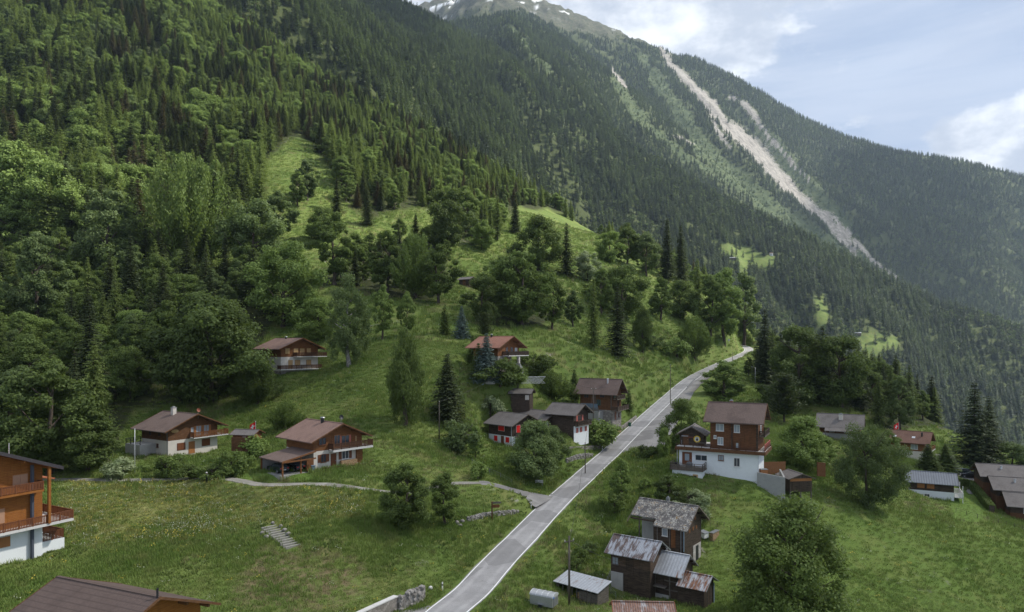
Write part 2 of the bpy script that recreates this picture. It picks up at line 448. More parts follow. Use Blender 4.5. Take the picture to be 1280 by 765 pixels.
# the rock slide and the scree gullies, as courses down the far faces
def course(pts, jit=6.0, seed=0):
    """nearness (1 on the line, 0 at its edge) to a tapering course given as (px, py, half width)"""
    x = PX + jit * fbm(PX / 13, PYG / 13, 40 + seed, 4); y = PYG + jit * fbm(PX / 13, PYG / 13, 60 + seed, 4); o = np.zeros(PX.shape)
    for (x1, y1, w1), (x2, y2, w2) in zip(pts[:-1], pts[1:]):
        dx, dy = x2 - x1, y2 - y1; t = np.clip(((x - x1) * dx + (y - y1) * dy) / (dx * dx + dy * dy), 0, 1)
        o = np.maximum(o, 1 - np.hypot(x - x1 - t * dx, y - y1 - t * dy) / (w1 + (w2 - w1) * t))
    return o
far = MASS >= 2
rock = np.zeros(PX.shape)
for k, c in enumerate([
    [(826,58,4),(838,76,9),(858,100,10),(880,124,10),(900,148,10),(925,168,15),(948,190,18),(966,212,15),(985,232,12),(1008,255,10),(1030,272,9),(1052,290,9),(1068,312,6)],
    [(908,116,2),(925,128,5),(944,142,5),(955,160,4),(975,185,4),(990,205,3)],
    [(1040,292,3),(1060,306,7),(1072,322,3)],
    [(960,215,4),(980,222,6),(990,232,3)],
    [(868,112,2),(892,128,5),(905,150,4),(918,166,3)],
    [(985,200,2),(1000,214,3),(1012,226,2)],
    [(1030,268,3),(1046,276,5),(1064,292,3)],
    [(890,150,3),(902,170,4),(915,186,2)],
    [(842,168,2),(852,172,4),(866,180,1.5)],
    [(768,86,2),(774,95,4),(784,108,3)]]):
    rock = np.maximum(rock, course(c, 5.5, k) )
lowslide = course([(1068,300,5),(1085,318,4),(1102,334,4),(1122,347,4)], 3, 9)
A_rock = np.where(far, rock, 0) + np.where(MASS >= 1, lowslide, 0)
A_rock = np.clip(A_rock, 0, 1)
# young green growth beside the slides
young = np.zeros(PX.shape)
for k, c in enumerate([
    [(800,70,8),(835,120,12),(880,185,14),(940,240,16),(1005,292,16),(1080,330,12)],
    [(945,155,9),(985,205,14),(1030,252,14),(1060,282,10)],
    [(768,100,9),(800,150,9),(850,195,8),(905,222,7)],
    [(628,20,3),(650,45,4),(668,70,5),(690,92,4)]]):
    young = np.maximum(young, course(c, 9, 20 + k))
A_young = sstep(0.0, 0.5, np.where(far, young, 0))
A_alp = np.where(MASS >= 2, sstep(1640, 1840, Z + 110 * fbm(XX / 160, YY / 160, 12, 4)), 0)
A_alp = np.where((MASS == 2) , A_alp * 0.3, A_alp)
A_snow = np.where(MASS == 3, sstep(0.42, 0.50, fbm(XX / 130, Z / 22, 71, 3)) * sstep(1840, 1960, Z), 0)
def blur(a, n):
    for ax in (0, 1):
        c = np.cumsum(np.insert(np.pad(a, [(n, n) if i == ax else (0, 0) for i in (0, 1)], mode='edge'), 0, 0, axis=ax), axis=ax)
        sl = [slice(None)] * 2; s2 = [slice(None)] * 2; sl[ax] = slice(2 * n + 1, None); s2[ax] = slice(None, -2 * n - 1)
        a = (c[tuple(sl)] - c[tuple(s2)]) / (2 * n + 1)
    return a
blur_ = lambda a, n: blur(a.astype(float), n)
# meadow tints: the flowering terrace, tall grass on the banks, mown lawns
jx3, jy3 = jitter(PX, PYG, 40, 14)
A_flower = in_poly(jx3, jy3, [(85,606),(300,607),(430,612),(475,620),(420,642),(300,655),(180,672),(85,690)]) * hill * 1.0
A_short = blur_(in_poly(jx3, jy3, [(890,640),(960,612),(1060,640),(1130,640),(1290,672),(1290,800),(860,800)]) * hill * 1.0, 6)
A_dry = blur_(in_poly(jx3, jy3, [(310,690),(345,672),(440,690),(470,735),(380,770),(290,760)]) * hill * 1.0, 6)
A_mown = (in_poly(jx3, jy3, [(1190,612),(1230,612),(1235,650),(1195,650)]) | in_poly(PX, PYG, [(300,592),(385,590),(400,600),(300,600)])) * hill * 1.0
A_flower = blur(A_flower.astype(float), 5)
A_wood = blur(A_wood.astype(float), 1)
A_mown = np.maximum(A_mown, A_short * .55)

# ------------------------------------------------------------------ ground material and sheet
def m_ground():
    k = NM('meadow_and_forest_floor', 0.95, 0.1)
    P = k.coord('Object')
    n1 = k.noise(P, 0.07, 6, 0.6); n2 = k.noise(P, 0.55, 6, 0.65); n3 = k.noise(P, 3.2, 5, 0.7); n4 = k.noise(P, 0.18, 5, 0.6, 0.6)
    g = k.mix(k.ramp(n1, 0.34, 0.66), (0.092, 0.140, 0.032), (0.145, 0.190, 0.050))
    g = k.mix(k.math('MULTIPLY', k.ramp(n4, 0.50, 0.66), 0.75), g, (0.175, 0.180, 0.062))
    g = k.mix(k.math('MULTIPLY', k.ramp(n2, 0.50, 0.72), 0.65), g, (0.062, 0.105, 0.026))
    g = k.mix(k.math('MULTIPLY', k.ramp(n3, 0.45, 0.75), 0.45), g, (0.16, 0.19, 0.06))
    g = k.mix(k.math('MULTIPLY', k.ramp(k.noise(P, 0.11, 6, 0.7), 0.60, 0.70), 0.5), g, (0.105, 0.085, 0.045))
    fl = k.mix(k.ramp(n2, 0.4, 0.65), (0.19, 0.205, 0.06), (0.27, 0.26, 0.10))
    g = k.mix(k.math('MULTIPLY', k.attr('flower'), 0.85), g, fl)
    g = k.mix(k.math('MULTIPLY', k.attr('mown'), 0.8), g, (0.11, 0.18, 0.035))
    g = k.mix(k.math('MULTIPLY', k.attr('dry'), k.ramp(n2, 0.42, 0.58)), g, (0.19, 0.15, 0.085))
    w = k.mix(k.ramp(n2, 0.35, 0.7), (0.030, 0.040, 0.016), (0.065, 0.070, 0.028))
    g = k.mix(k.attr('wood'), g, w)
    Q = k.coord('Object', (0.02, 0.02, 0.02))
    y1 = k.noise(Q, 1.6, 8, 0.7)
    yg = k.mix(k.ramp(y1, 0.4, 0.62), (0.050, 0.072, 0.030), (0.095, 0.118, 0.050))
    g = k.mix(k.math('MULTIPLY', k.attr('young'), k.ramp(y1, 0.25, 0.5, 0.3, 1.0)), g, yg)
    al = k.mix(k.ramp(k.noise(Q, 2.5, 9, 0.75), 0.4, 0.62), (0.048, 0.056, 0.028), (0.105, 0.100, 0.072))
    g = k.mix(k.attr('alp'), g, al)
    r1 = k.noise(Q, 3.0, 9, 0.8)
    r3 = k.noise(k.coord('Object', (0.05, 0.012, 0.012), (0, 0, R(18))), 1.0, 6, 0.7)
    rk = k.mix(k.ramp(r1, 0.30, 0.70), (0.16, 0.145, 0.125), (0.40, 0.375, 0.335))
    rk = k.mix(k.math('MULTIPLY', k.ramp(r3, 0.45, 0.68), 0.65), rk, (0.12, 0.11, 0.095))
    r2 = k.noise(Q, 7.0, 8, 0.75)
    rm = k.ramp(k.math('ADD', k.attr('rock'), k.math('MULTIPLY', k.math('SUBTRACT', r2, 0.5), 2.4)), 0.26, 0.52)
    g = k.mix(rm, g, rk)
    g = k.mix(k.attr('snow'), g, (0.8, 0.82, 0.85))
    k.color(g)
    k.bump(n3, 0.6, 0.25)
    return k.m
idx = np.arange(NR * NC).reshape(NR, NC)
quads = np.stack([idx[:-1, :-1], idx[:-1, 1:], idx[1:, 1:], idx[1:, :-1]], -1).reshape(-1, 4)
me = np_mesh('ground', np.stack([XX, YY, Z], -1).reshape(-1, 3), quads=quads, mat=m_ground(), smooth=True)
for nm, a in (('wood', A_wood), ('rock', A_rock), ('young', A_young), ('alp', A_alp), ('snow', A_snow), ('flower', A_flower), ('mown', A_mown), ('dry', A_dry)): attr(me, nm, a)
tag(put(bpy.data.objects.new('ground', me)), 'grassy hillside and wooded mountain slopes of the valley', kind='structure')

# ------------------------------------------------------------------ road, lanes and painted lines
def ribbon(P, offs, dz, jit=0.0, seed=0, name_drape=False):
    """strip along a centre line at the given offsets (left negative)"""
    T = np.gradient(P[:, :2], axis=0); T /= np.linalg.norm(T, axis=1)[:, None]
    Nn = np.stack([T[:, 1], -T[:, 0]], -1); rows = []
    s = np.arange(len(P))
    for k, o in enumerate(offs):
        oo = o + (jit * fbm(s / 3.0, s * 0 + k, seed, 3) if k in (0, len(offs) - 1) else 0)
        oo = np.asarray(oo) * np.ones(len(P))
        rows.append(np.column_stack([P[:, :2] + Nn * oo[:, None], P[:, 2] + dz]))
    V = np.stack(rows, 1).reshape(-1, 3); n, m = len(P), len(offs)
    i = np.arange(n * m).reshape(n, m)
    if name_drape == 'lane':
        fl = (1 + 1.5 * np.exp(-np.arange(len(P)) * .8 / 3.0))[:, None]; V = V.reshape(len(P), len(offs), 3); V[:, :, :2] = P[:, None, :2] + (V[:, :, :2] - P[:, None, :2]) * fl[:, :, None]; V = V.reshape(-1, 3)
    if name_drape:
        V[:, 2] = np.maximum(V[:, 2], bil(Z, V[:, 0], V[:, 1]) + dz)
    return V, np.stack([i[:-1, :-1], i[:-1, 1:], i[1:, 1:], i[1:, :-1]], -1).reshape(-1, 4)
def m_asphalt(name, c1, c2, crack=True):
    k = NM(name, 0.85, 0.25); P = k.coord('Object')
    a = k.noise(P, 0.35, 6, 0.65); b = k.noise(P, 9.0, 4, 0.7); c = k.noise(k.coord('Object', (1, 1, 1)), 1.4, 6, 0.7, 1.2)
    col = k.mix(k.ramp(a, 0.3, 0.7), c1, c2)
    col = k.mix(k.math('MULTIPLY', k.ramp(b, 0.4, 0.7), 0.25), col, tuple(x * 0.55 for x in c1))
    if crack: col = k.mix(k.math('MULTIPLY', k.ramp(c, 0.58, 0.66), 0.6), col, tuple(x * 0.6 for x in c1))
    u = k.attr('across'); tr_ = k.math('ABSOLUTE', k.math('SUBTRACT', k.math('ABSOLUTE', u), 0.47))
    col = k.mix(k.math('MULTIPLY', k.ramp(tr_, 0.02, 0.22, 1, 0), k.ramp(a, .3, .6, .15, .5)), col, tuple(x * 1.22 for x in c2))
    pt = k.n('ShaderNodeTexVoronoi'); pt.inputs['Scale'].default_value = .16; k.l(P, pt.inputs['Vector']); ps = k.n('ShaderNodeSeparateColor'); k.l(pt.outputs['Color'], ps.inputs[0])
    col = k.mix(k.ramp(ps.outputs[0], .72, .74, 0, .5), col, tuple(x * .62 for x in c1))
    k.color(col); k.bump(b, 0.25, 0.02); return k.m
M_ROAD = m_asphalt('worn_asphalt', (0.255, 0.25, 0.25), (0.335, 0.328, 0.326))
M_LANE = m_asphalt('lane_asphalt', (0.19, 0.185, 0.18), (0.27, 0.26, 0.25))
M_GRAVEL = m_asphalt('pale_gravel', (0.19, 0.18, 0.155), (0.30, 0.285, 0.255), False)
k = NM('worn_white_paint', 0.7, 0.3); k.color(k.mix(k.ramp(k.noise(k.coord('Object'), 1.8, 6, 0.75), 0.56, 0.72), (0.80, 0.80, 0.78), (0.40, 0.39, 0.38))); M_PAINT = k.m
def strip(name, P, offs, dz, mat, label, jit=0.0, seed=0):
    V, q = ribbon(P, offs, dz, jit, seed, name if name in ('lane', 'path', 'driveway', 'track', 'apron', 'yard') else False)
    me = np_mesh(name, V, quads=q, mat=mat); attr(me, 'across', np.tile(np.linspace(-1, 1, len(offs)), len(P)))
    return tag(put(bpy.data.objects.new(name, me)), label, kind='structure')
hw = ROAD_W / 2
strip('road', ROAD, (-hw, -hw / 2, 0, hw / 2, hw), 0.035, M_ROAD, 'grey two lane asphalt road climbing across the hillside', 0.12, 4)
def at_s(a, b): return ROAD[int(len(ROAD) * a):int(len(ROAD) * b)]
junc = np.array([((683 - CX) / F * 94 * S, 94 * S)])
dj = np.hypot(ROAD[:, 0] - LANE[0, 0], ROAD[:, 1] - LANE[0, 1]); jm = int(np.argmin(dj))
strip('edge_line', ROAD[:jm - 3], (-hw + 0.14, -hw + 0.29), 0.041, M_PAINT, 'white edge line along the lower road')
strip('edge_line', ROAD[jm + 5:], (-hw + 0.14, -hw + 0.29), 0.041, M_PAINT, 'white edge line along the upper road')
strip('edge_line', ROAD, (hw - 0.29, hw - 0.14), 0.041, M_PAINT, 'white edge line on the valley side of the road')
for q in range(3):
    i0 = jm - 3 + q * 3
    strip('edge_dash', ROAD[i0:i0 + 2], (-hw + 0.14, -hw + 0.29), 0.041, M_PAINT, 'short white dash where the lane joins the road')
strip('lane', LANE, (-1.8, -.9, 0, .9, 1.8), 0.030, M_LANE, 'short grey lane joining the road from the meadow', 0.2, 8)
strip('path', PATH, (-1.15, -.6, 0, .6, 1.15), 0.035, M_GRAVEL, 'pale gravel path along the top of the terrace meadow', 0.35, 9)
strip('driveway', DRIVE, (-2.6, -1.3, 0, 1.3, 2.6), 0.03, M_LANE, 'grey driveway in front of the low grey roofed houses', 0.3, 10)
strip('apron', APRON, (-2.2, 0, 1.8), 0.02, M_LANE, 'tarmac apron beside the lower end of the road', 0.2, 11)
_t = np.linspace(0, 1, len(LAYBY)); _w = np.minimum(1, _t * 14) ** .5 * (1 - _t) ** .75
V, q = ribbon(LAYBY, (-4.0, 0, 1), .032); V = V.reshape(len(LAYBY), 3, 3); _n = V[:, 2] - V[:, 1]; V[:, 2] = V[:, 1] + _n * (_w * 8.8 - 3.95)[:, None]
me = np_mesh('layby', V.reshape(-1, 3), quads=q, mat=M_LANE); attr(me, 'across', np.zeros(len(LAYBY) * 3)); tag(put(bpy.data.objects.new('layby', me)), 'grey paved lay-by widening the road on its valley side', kind='structure')
strip('track', UPPER, (-0.8, 0, 0.8), 0.03, M_GRAVEL, 'narrow pale track across the upper meadow', 0.25, 13)

# ================================================================== TREES
def unit(v): return v / (np.linalg.norm(v, axis=-1, keepdims=True) + 1e-9)
def m_leaf(name, c1, c2, c3, trans=0.40, rvar=0.5, gain=2.1):
    """c1..c2 from plant to plant, c3 the paler young leaves"""
    k = NM(name, 0.6, 0.18)
    def f(c):
        r, g_, b = (x * gain for x in c); return (max(r, .71 * g_), g_, max(b, .27 * g_))
    c1, c2, c3 = f(c1), f(c2), f(c3)
    col = k.mix(k.rnd(), c1, c2)
    a = k.attr('tone')
    col = k.mix(k.ramp(a, 0.25, 1.0, 0.0, rvar), col, c3)
    k.color(col)
    tr = k.n('ShaderNodeBsdfTranslucent'); tcol = k.mix(0.5, col, (0.16, 0.22, 0.03), 'MIX'); k.l(tcol, tr.inputs['Color'])
    ms = k.n('ShaderNodeMixShader'); ms.inputs[0].default_value = trans
    k.l(k.b.outputs[0], ms.inputs[1]); k.l(tr.outputs[0], ms.inputs[2])
    k.l(ms.outputs[0], k.t.nodes['Material Output'].inputs['Surface'])
    return k.m
def m_bark(name, c1, c2):
    k = NM(name, 0.9, 0.1); P = k.coord('Object', (3, 3, 0.7)); n = k.noise(P, 2.5, 5, 0.7)
    k.color(k.mix(k.ramp(n, 0.35, 0.65), c1, c2)); k.bump(n, 0.5, 0.05); return k.m
M_BARK = m_bark('grey_brown_bark', (0.055, 0.042, 0.032), (0.12, 0.10, 0.08))
M_BIRCH = m_bark('pale_birch_bark', (0.10, 0.09, 0.08), (0.42, 0.40, 0.37))
L_BROAD = m_leaf('broadleaf_green', (0.028, 0.060, 0.015), (0.055, 0.100, 0.022), (0.105, 0.155, 0.040))
L_BRIGHT = m_leaf('fresh_green', (0.060, 0.120, 0.018), (0.085, 0.140, 0.024), (0.14, 0.19, 0.045))
L_GREY = m_leaf('grey_green', (0.050, 0.078, 0.028), (0.068, 0.098, 0.034), (0.115, 0.145, 0.062))
L_PALE = m_leaf('pale_whitish_green', (0.115, 0.145, 0.070), (0.135, 0.165, 0.085), (0.25, 0.27, 0.17))
L_DARK = m_leaf('dark_green', (0.026, 0.052, 0.015), (0.042, 0.073, 0.020), (0.075, 0.108, 0.034))
L_LARCH = m_leaf('larch_green', (0.036, 0.060, 0.018), (0.088, 0.115, 0.033), (0.115, 0.145, 0.047), gain=2.0)
L_FARS = m_leaf('mountain_spruce', (0.018, 0.034, 0.020), (0.040, 0.058, 0.030), (0.055, 0.078, 0.040), .15, gain=1.55)
L_FARL = m_leaf('mountain_larch', (0.034, 0.056, 0.026), (0.062, 0.088, 0.036), (0.085, 0.115, 0.050), .25, gain=1.5)
L_SPRUCE = m_leaf('spruce_green', (0.014, 0.026, 0.011), (0.032, 0.040, 0.017), (0.045, 0.060, 0.024), 0.15)
L_RUST = m_leaf('brownish_spruce', (0.040, 0.032, 0.018), (0.052, 0.042, 0.022), (0.075, 0.06, 0.034), 0.15)
L_BLUE = m_leaf('blue_spruce_needles', (0.035, 0.065, 0.058), (0.040, 0.070, 0.062), (0.075, 0.11, 0.10), 0.15)
L_BLOSSOM = m_leaf('cream_blossom', (0.50, 0.48, 0.33), (0.55, 0.52, 0.38), (0.66, 0.63, 0.5), 0.2)

def diamonds(P, T, B, ls, ws):
    """one diamond leaf per row: centre P, long axis T, cross axis B"""
    V = np.stack([P + T * ls[:, None], P + B * ws[:, None], P - T * ls[:, None], P - B * ws[:, None]], 1).reshape(-1, 3)
    return V
def tube_np(P, rad, sides):
    P = np.asarray(P, float); n = len(P); T = unit(np.gradient(P, axis=0))
    up = np.array([0, 0, 1.0]) if abs(T[:, 2]).mean() < 0.8 else np.array([1.0, 0, 0])
    A = unit(np.cross(T, up)); Bq = np.cross(T, A)
    a = np.arange(sides) * 2 * math.pi / sides
    V = P[:, None] + (A[:, None] * np.cos(a)[None, :, None] + Bq[:, None] * np.sin(a)[None, :, None]) * np.asarray(rad)[:, None, None]
    i = np.arange(n * sides).reshape(n, sides); j = np.roll(i, -1, 1)
    return V.reshape(-1, 3), np.stack([i[:-1], j[:-1], j[1:], i[1:]], -1).reshape(-1, 4)
def join_np(parts):
    V = []; Q = []; o = 0
    for v, q in parts:
        V.append(v); Q.append(q + o); o += len(v)
    return np.vstack(V), np.vstack(Q)
def leaf_mesh(name, V, tone, mat):
    n = len(V) // 4
    me = np_mesh(name, V, quads=np.arange(4 * n).reshape(-1, 4), mat=mat)
    attr(me, 'tone', np.repeat(tone, 4)); return me
def rdir(g, n):
    v = g.normal(size=(n, 3)); return unit(v)

def trunk_limbs(g, H, r0, top, limbs, spread, lean=0.03, zl=(0.25, 0.7)):
    zs = np.linspace(-0.06, top, 8) * H
    bend = np.cumsum(g.normal(size=(8, 2)) * lean * H * 0.25, axis=0); bend[0] = bend[1] = 0
    P = np.column_stack([bend, zs]); rad = r0 * np.array([1.35, 1.0, .9, .8, .68, .55, .42, .25])
    parts = [tube_np(P, rad, 8)]
    for i in range(limbs):
        t = g.uniform(*zl); k = t / top * 7; a = int(k); base = P[a] * (1 - (k - a)) + P[min(a + 1, 7)] * (k - a)
        ang = i * 2.4 + g.uniform(-.5, .5); L = spread * g.uniform(.6, 1.0)
        d = np.array([math.cos(ang), math.sin(ang), g.uniform(.35, .95)])
        s = np.linspace(0, 1, 5)[:, None]
        Q = base + d * s * L + np.array([0, 0, 1.0]) * (s ** 2) * L * .25 + g.normal(size=(5, 3)) * .03 * L * s
        parts.append(tube_np(Q, r0 * .42 * np.array([1, .8, .6, .4, .16]), 5))
    return join_np(parts)

def broadleaf(seed, H=12.0, W=9.0, z0=0.14, clumps=46, leaves=15000, size=0.26, shape='round', mat=None, bark=None, droop=0.0, rc=None, open_=0.0):
    g = np.random.default_rng(seed)
    C = []; tries = 0
    while len(C) < clumps and tries < 4000:
        tries += 1
        d = rdir(g, 1)[0]; t = d[2]
        rr = g.uniform(0.45, 0.98) ** 0.6
        z = 0.5 + 0.5 * t * rr                       # 0..1 within the crown
        if shape == 'round': env = 1.0
        elif shape == 'oval': env = (0.62 + 0.55 * math.sin(math.pi * min(1, z * 0.9 + .1))) * 0.85
        elif shape == 'egg': env = 1.15 - 0.55 * z
        elif shape == 'vase': env = 0.55 + 0.6 * z
        else: env = 1.0
        az = math.atan2(d[1], d[0])
        lob = (1 + 0.24 * math.sin(az * 2 + seed + z * 2) + 0.19 * math.sin(az * 3 + seed * 1.7 + z * 5)) * (1.09 if g.uniform() < .14 else 1.0)
        h = math.hypot(d[0], d[1]) * rr * env * lob
        c = np.array([math.cos(az) * h * W / 2, math.sin(az) * h * W / 2, H * (z0 + (1 - z0) * z)])
        if all(np.linalg.norm((c - q) / np.array([1, 1, .8])) > W * 0.085 for q in C): C.append(c)
    C = np.array(C)
    r = (rc or W * 0.128) * g.uniform(.5, 1.4, len(C))
    tonec = g.uniform(0, 1, len(C))
    w = r ** 2; cnt = np.maximum(30, (leaves * w / w.sum())).astype(int)
    ci = np.repeat(np.arange(len(C)), cnt); n = len(ci)
    d = rdir(g, n); d[:, 2] = d[:, 2] * 0.75 + 0.12
    rad = r[ci] * g.uniform(0.25, 1.0, n) ** 0.45 * (1 + 0.16 * g.normal(size=n))
    P = C[ci] + d * rad[:, None]
    P[:, 2] -= droop * g.uniform(0, 1, n) ** 2 * H * 0.12
    P += fbm3(P * 0.9, seed) * 0.25
    N = unit(d + rdir(g, n) * 0.9 + np.array([0, 0, 0.5]))
    T = unit(np.cross(N, rdir(g, n)))
    if droop > 0: T = unit(T * (1 - droop) + np.array([0, 0, -1.0]) * droop)
    B = unit(np.cross(N, T))
    ls = size * g.uniform(.55, 1.25, n); ws = ls * g.uniform(.45, .75, n) * (1 - .45 * droop)
    keep = P[:, 2] > H * z0 * 0.55
    tone = np.clip(tonec[ci] * .55 + g.uniform(0, .45, n), 0, 1)
    crown = leaf_mesh('crown', diamonds(P, T, B, ls, ws).reshape(-1, 4, 3)[keep].reshape(-1, 3), tone[keep], mat or L_BROAD)
    tv, tq = trunk_limbs(g, H, H * 0.020 + 0.06, 0.72, 7, W * 0.42)
    return np_mesh('trunk', tv, quads=tq, mat=bark or M_BARK, smooth=True), crown
def fbm3(P, seed):
    return np.stack([fbm(P[:, 0] + P[:, 2], P[:, 1] - P[:, 2], seed + i, 2) for i in range(3)], -1)

def conifer(seed, H=24.0, W=7.5, levels=44, nb=8, st=7, kind='spruce', mat=None, spray=0.62, z0=0.07, ragged=0.3, trunk_r=None):
    g = np.random.default_rng(seed); P = []; T = []; B = []; ls = []; tone = []
    for i in range(levels):
        f = (i + g.uniform(-.3, .3)) / levels; f = min(max(f, 0), .985); z = H * (z0 + (1 - z0) * f)
        if kind == 'spruce': prof = (1 - f) ** 0.82
        elif kind == 'larch': prof = min(1, (1 - f ** 1.7) ** 0.9) * (0.70 + 0.30 * min(1, f / 0.2)) * (1 - .12 * f)
        elif kind == 'pine': prof = math.sqrt(max(0, 1 - (f * 1.5 - .5) ** 2)) if f > 0 else 0
        else: prof = (1 - f) ** 0.9
        n = max(3, int(nb * (0.55 + 0.45 * (1 - f)) + g.uniform(0, 1)))
        for b in range(n):
            if g.uniform() < ragged * 0.35: continue
            a = b * 2 * math.pi / n + i * 1.9 + g.uniform(-.35, .35)
            L = W / 2 * prof * g.uniform(1 - ragged, 1 + ragged * .5) + 0.12
            o = np.array([math.cos(a), math.sin(a), 0]); sd = np.array([-o[1], o[0], 0])
            tb = g.uniform()
            m = max(2, int(round(st * (0.35 + 0.65 * L / (W / 2)))))
            for s in range(m):
                t = (s + g.uniform(.2, .9)) / m
                rise = {'spruce': -0.42 * t + 0.20 * t * t, 'larch': 0.10 * t - 0.22 * t * t, 'pine': 0.25 * t, 'fir': -0.15 * t}[kind]
                c = np.array([0, 0, z]) + o * L * t + np.array([0, 0, L * rise])
                for sg in (-1, 1):
                    if kind == 'larch': dr = o * g.uniform(0, .7) + sd * sg * g.uniform(.1, .8) + np.array([0, 0, g.uniform(-.8, .25)])
                    elif kind == 'pine': dr = o * .5 + sd * sg * .6 + np.array([0, 0, g.uniform(.0, .8)])
                    else: dr = o * g.uniform(.3, .8) + sd * sg * .75 + np.array([0, 0, g.uniform(-.55, -.1)])
                    dr = dr / np.linalg.norm(dr)
                    l = spray * g.uniform(.6, 1.2) * (0.6 + 0.5 * (1 - t)) * (0.45 + 0.55 * min(1, prof * 1.6))
                    P.append(c + dr * l * .75 + g.normal(size=3) * .06); T.append(dr)
                    up = np.array([g.normal() * .5, g.normal() * .5, 1.0]); bb = np.cross(dr, up); B.append(bb / (np.linalg.norm(bb) + 1e-6))
                    ls.append(l); tone.append(min(1, tb * .5 + g.uniform(0, .3) + .25 * t))
    ls = np.array(ls); n = len(ls)
    V = diamonds(np.array(P), np.array(T), np.array(B), ls, ls * g.uniform(.26, .42, n))
    crown = leaf_mesh('crown', V, np.array(tone), mat or L_SPRUCE)
    zs = np.linspace(-0.05, 0.985, 7) * H; r0 = trunk_r or H * 0.0125 + 0.05
    tv, tq = tube_np(np.column_stack([g.normal(size=(7, 2)) * .04, zs]), r0 * np.array([1.3, 1, .85, .65, .45, .25, .05]), 7)
    return np_mesh('trunk', tv, quads=tq, mat=M_BARK, smooth=True), crown

def brush_tree(seed, H=16.0, W=13.0, mat=None, n=16000, stems=70, size=0.30, lo=0.05):
    """willow or ash with upswept feathery branches: strokes of leaves along rising stems"""
    g = np.random.default_rng(seed); P = []; parts = []
    tone = []; T = []
    tv, tq = trunk_limbs(g, H, H * .018 + .08, .45, 4, W * .25, zl=(.1, .35)); parts.append((tv, tq))
    per = n // stems
    for i in range(stems):
        a = g.uniform(0, 2 * math.pi); q = g.uniform(0, 1) ** .6
        zt = H * (1 - .62 * q ** 2.2) * g.uniform(.88, 1.02); rt = W / 2 * q * (1 + .18 * math.sin(a * 2 + seed) + .1 * math.sin(a * 5 + seed))
        p0 = np.array([math.cos(a) * rt * .30, math.sin(a) * rt * .30, H * g.uniform(lo, .26)])
        p2 = np.array([math.cos(a) * rt, math.sin(a) * rt, zt]); p1 = (p0 + p2) / 2 + np.array([math.cos(a), math.sin(a), -.2]) * rt * .30
        t = g.uniform(0.02, 1, per)[:, None]
        c = p0 * (1 - t) ** 2 + 2 * p1 * t * (1 - t) + p2 * t * t
        d = unit((p1 - p0) * (1 - t) * 2 + (p2 - p1) * t * 2)
        sp = (0.22 + .75 * np.sin(math.pi * np.clip(t * .8 + .1, 0, 1))) * W * .075
        P.append(c + rdir(g, per) * sp * g.uniform(.2, 1, (per, 1))); T.append(unit(d + rdir(g, per) * .75)); tone.append(np.clip(g.uniform() * .55 + g.uniform(0, .45, per), 0, 1))
        s = np.linspace(0, .8, 4)[:, None]
        if i % 4 == 0: parts.append(tube_np(p0 * (1 - s) ** 2 + 2 * p1 * s * (1 - s) + p2 * s * s, np.array([.12, .09, .06, .02]), 4))
    P = np.vstack(P); T = np.vstack(T); B = unit(np.cross(T, rdir(g, len(P)))); ls = size * g.uniform(.6, 1.3, len(P))
    crown = leaf_mesh('crown', diamonds(P, T, B, ls, ls * .42), np.concatenate(tone), mat or L_BROAD)
    tv, tq = join_np(parts); return np_mesh('trunk', tv, quads=tq, mat=M_BARK, smooth=True), crown

# --- the stock of tree shapes: key -> list of (trunk mesh, crown mesh, height)
STOCK = {}
def stock(key, H, gens): STOCK[key] = [(t, c, H) for t, c in gens]
stock('broad', 12, [broadleaf(101, 12, 9.8, .03, 74, 26000, .19), broadleaf(102, 12, 10.5, .02, 80, 28000, .19, 'egg'), broadleaf(103, 12, 8.2, .03, 66, 23000, .19, 'oval'), broadleaf(104, 12, 9.4, .05, 60, 22000, .19, 'round', rc=1.15)])
def remat(key, src, mat): STOCK[key] = [(t, recol(c, mat), H) for t, c, H in STOCK[src]]
def recol(me, mat):
    m = me.copy(); m.materials.clear(); m.materials.append(mat); return m
stock('ash', 14, [broadleaf(151, 14, 12.5, .0, 105, 38000, .18, 'egg', rc=1.4), broadleaf(152, 14, 13, .0, 110, 40000, .17, 'round', rc=1.5)])
remat('ashgrey', 'ash', m_leaf('willow_green', (0.036, 0.060, 0.022), (0.046, 0.072, 0.026), (0.090, 0.118, 0.050)))
remat('bright', 'broad', L_BRIGHT); remat('grey', 'broad', L_GREY); remat('pale', 'broad', L_PALE); remat('darkbroad', 'broad', L_DARK)
stock('tall', 16, [broadleaf(111, 16, 8.4, .04, 76, 24000, .20, 'oval', rc=1.0), broadleaf(112, 16, 7.6, .03, 72, 22000, .20, 'egg', rc=.95), broadleaf(113, 16, 9.4, .06, 70, 24000, .20, 'oval', rc=1.1)])
remat('tallgrey', 'tall', L_GREY); remat('tallbright', 'tall', L_BRIGHT)
stock('birch', 15, [broadleaf(121, 15, 7.5, .05, 80, 22000, .17, 'oval', L_GREY, M_BIRCH, .55, 0.85), broadleaf(122, 15, 6.6, .02, 110, 26000, .17, 'egg', L_DARK, M_BARK, .6, 0.85)])
stock('brush', 16, [brush_tree(131, 16, 15, n=30000, stems=110, size=.24, lo=.02), brush_tree(132, 16, 13, n=26000, stems=95, size=.23, lo=.02)])
remat('brushdark', 'brush', L_DARK)
stock('bush', 3, [broadleaf(141, 3, 4.2, .0, 26, 4200, .16, 'round', rc=.75), broadleaf(142, 3, 3.4, .0, 22, 3600, .15, 'egg', rc=.7), broadleaf(143, 3, 5.2, .0, 30, 5000, .17, 'round', rc=.75)])
remat('bushgrey', 'bush', L_GREY); remat('bushbright', 'bush', L_BRIGHT); remat('bushdark', 'bush', L_DARK); remat('bushpale', 'bush', L_PALE)
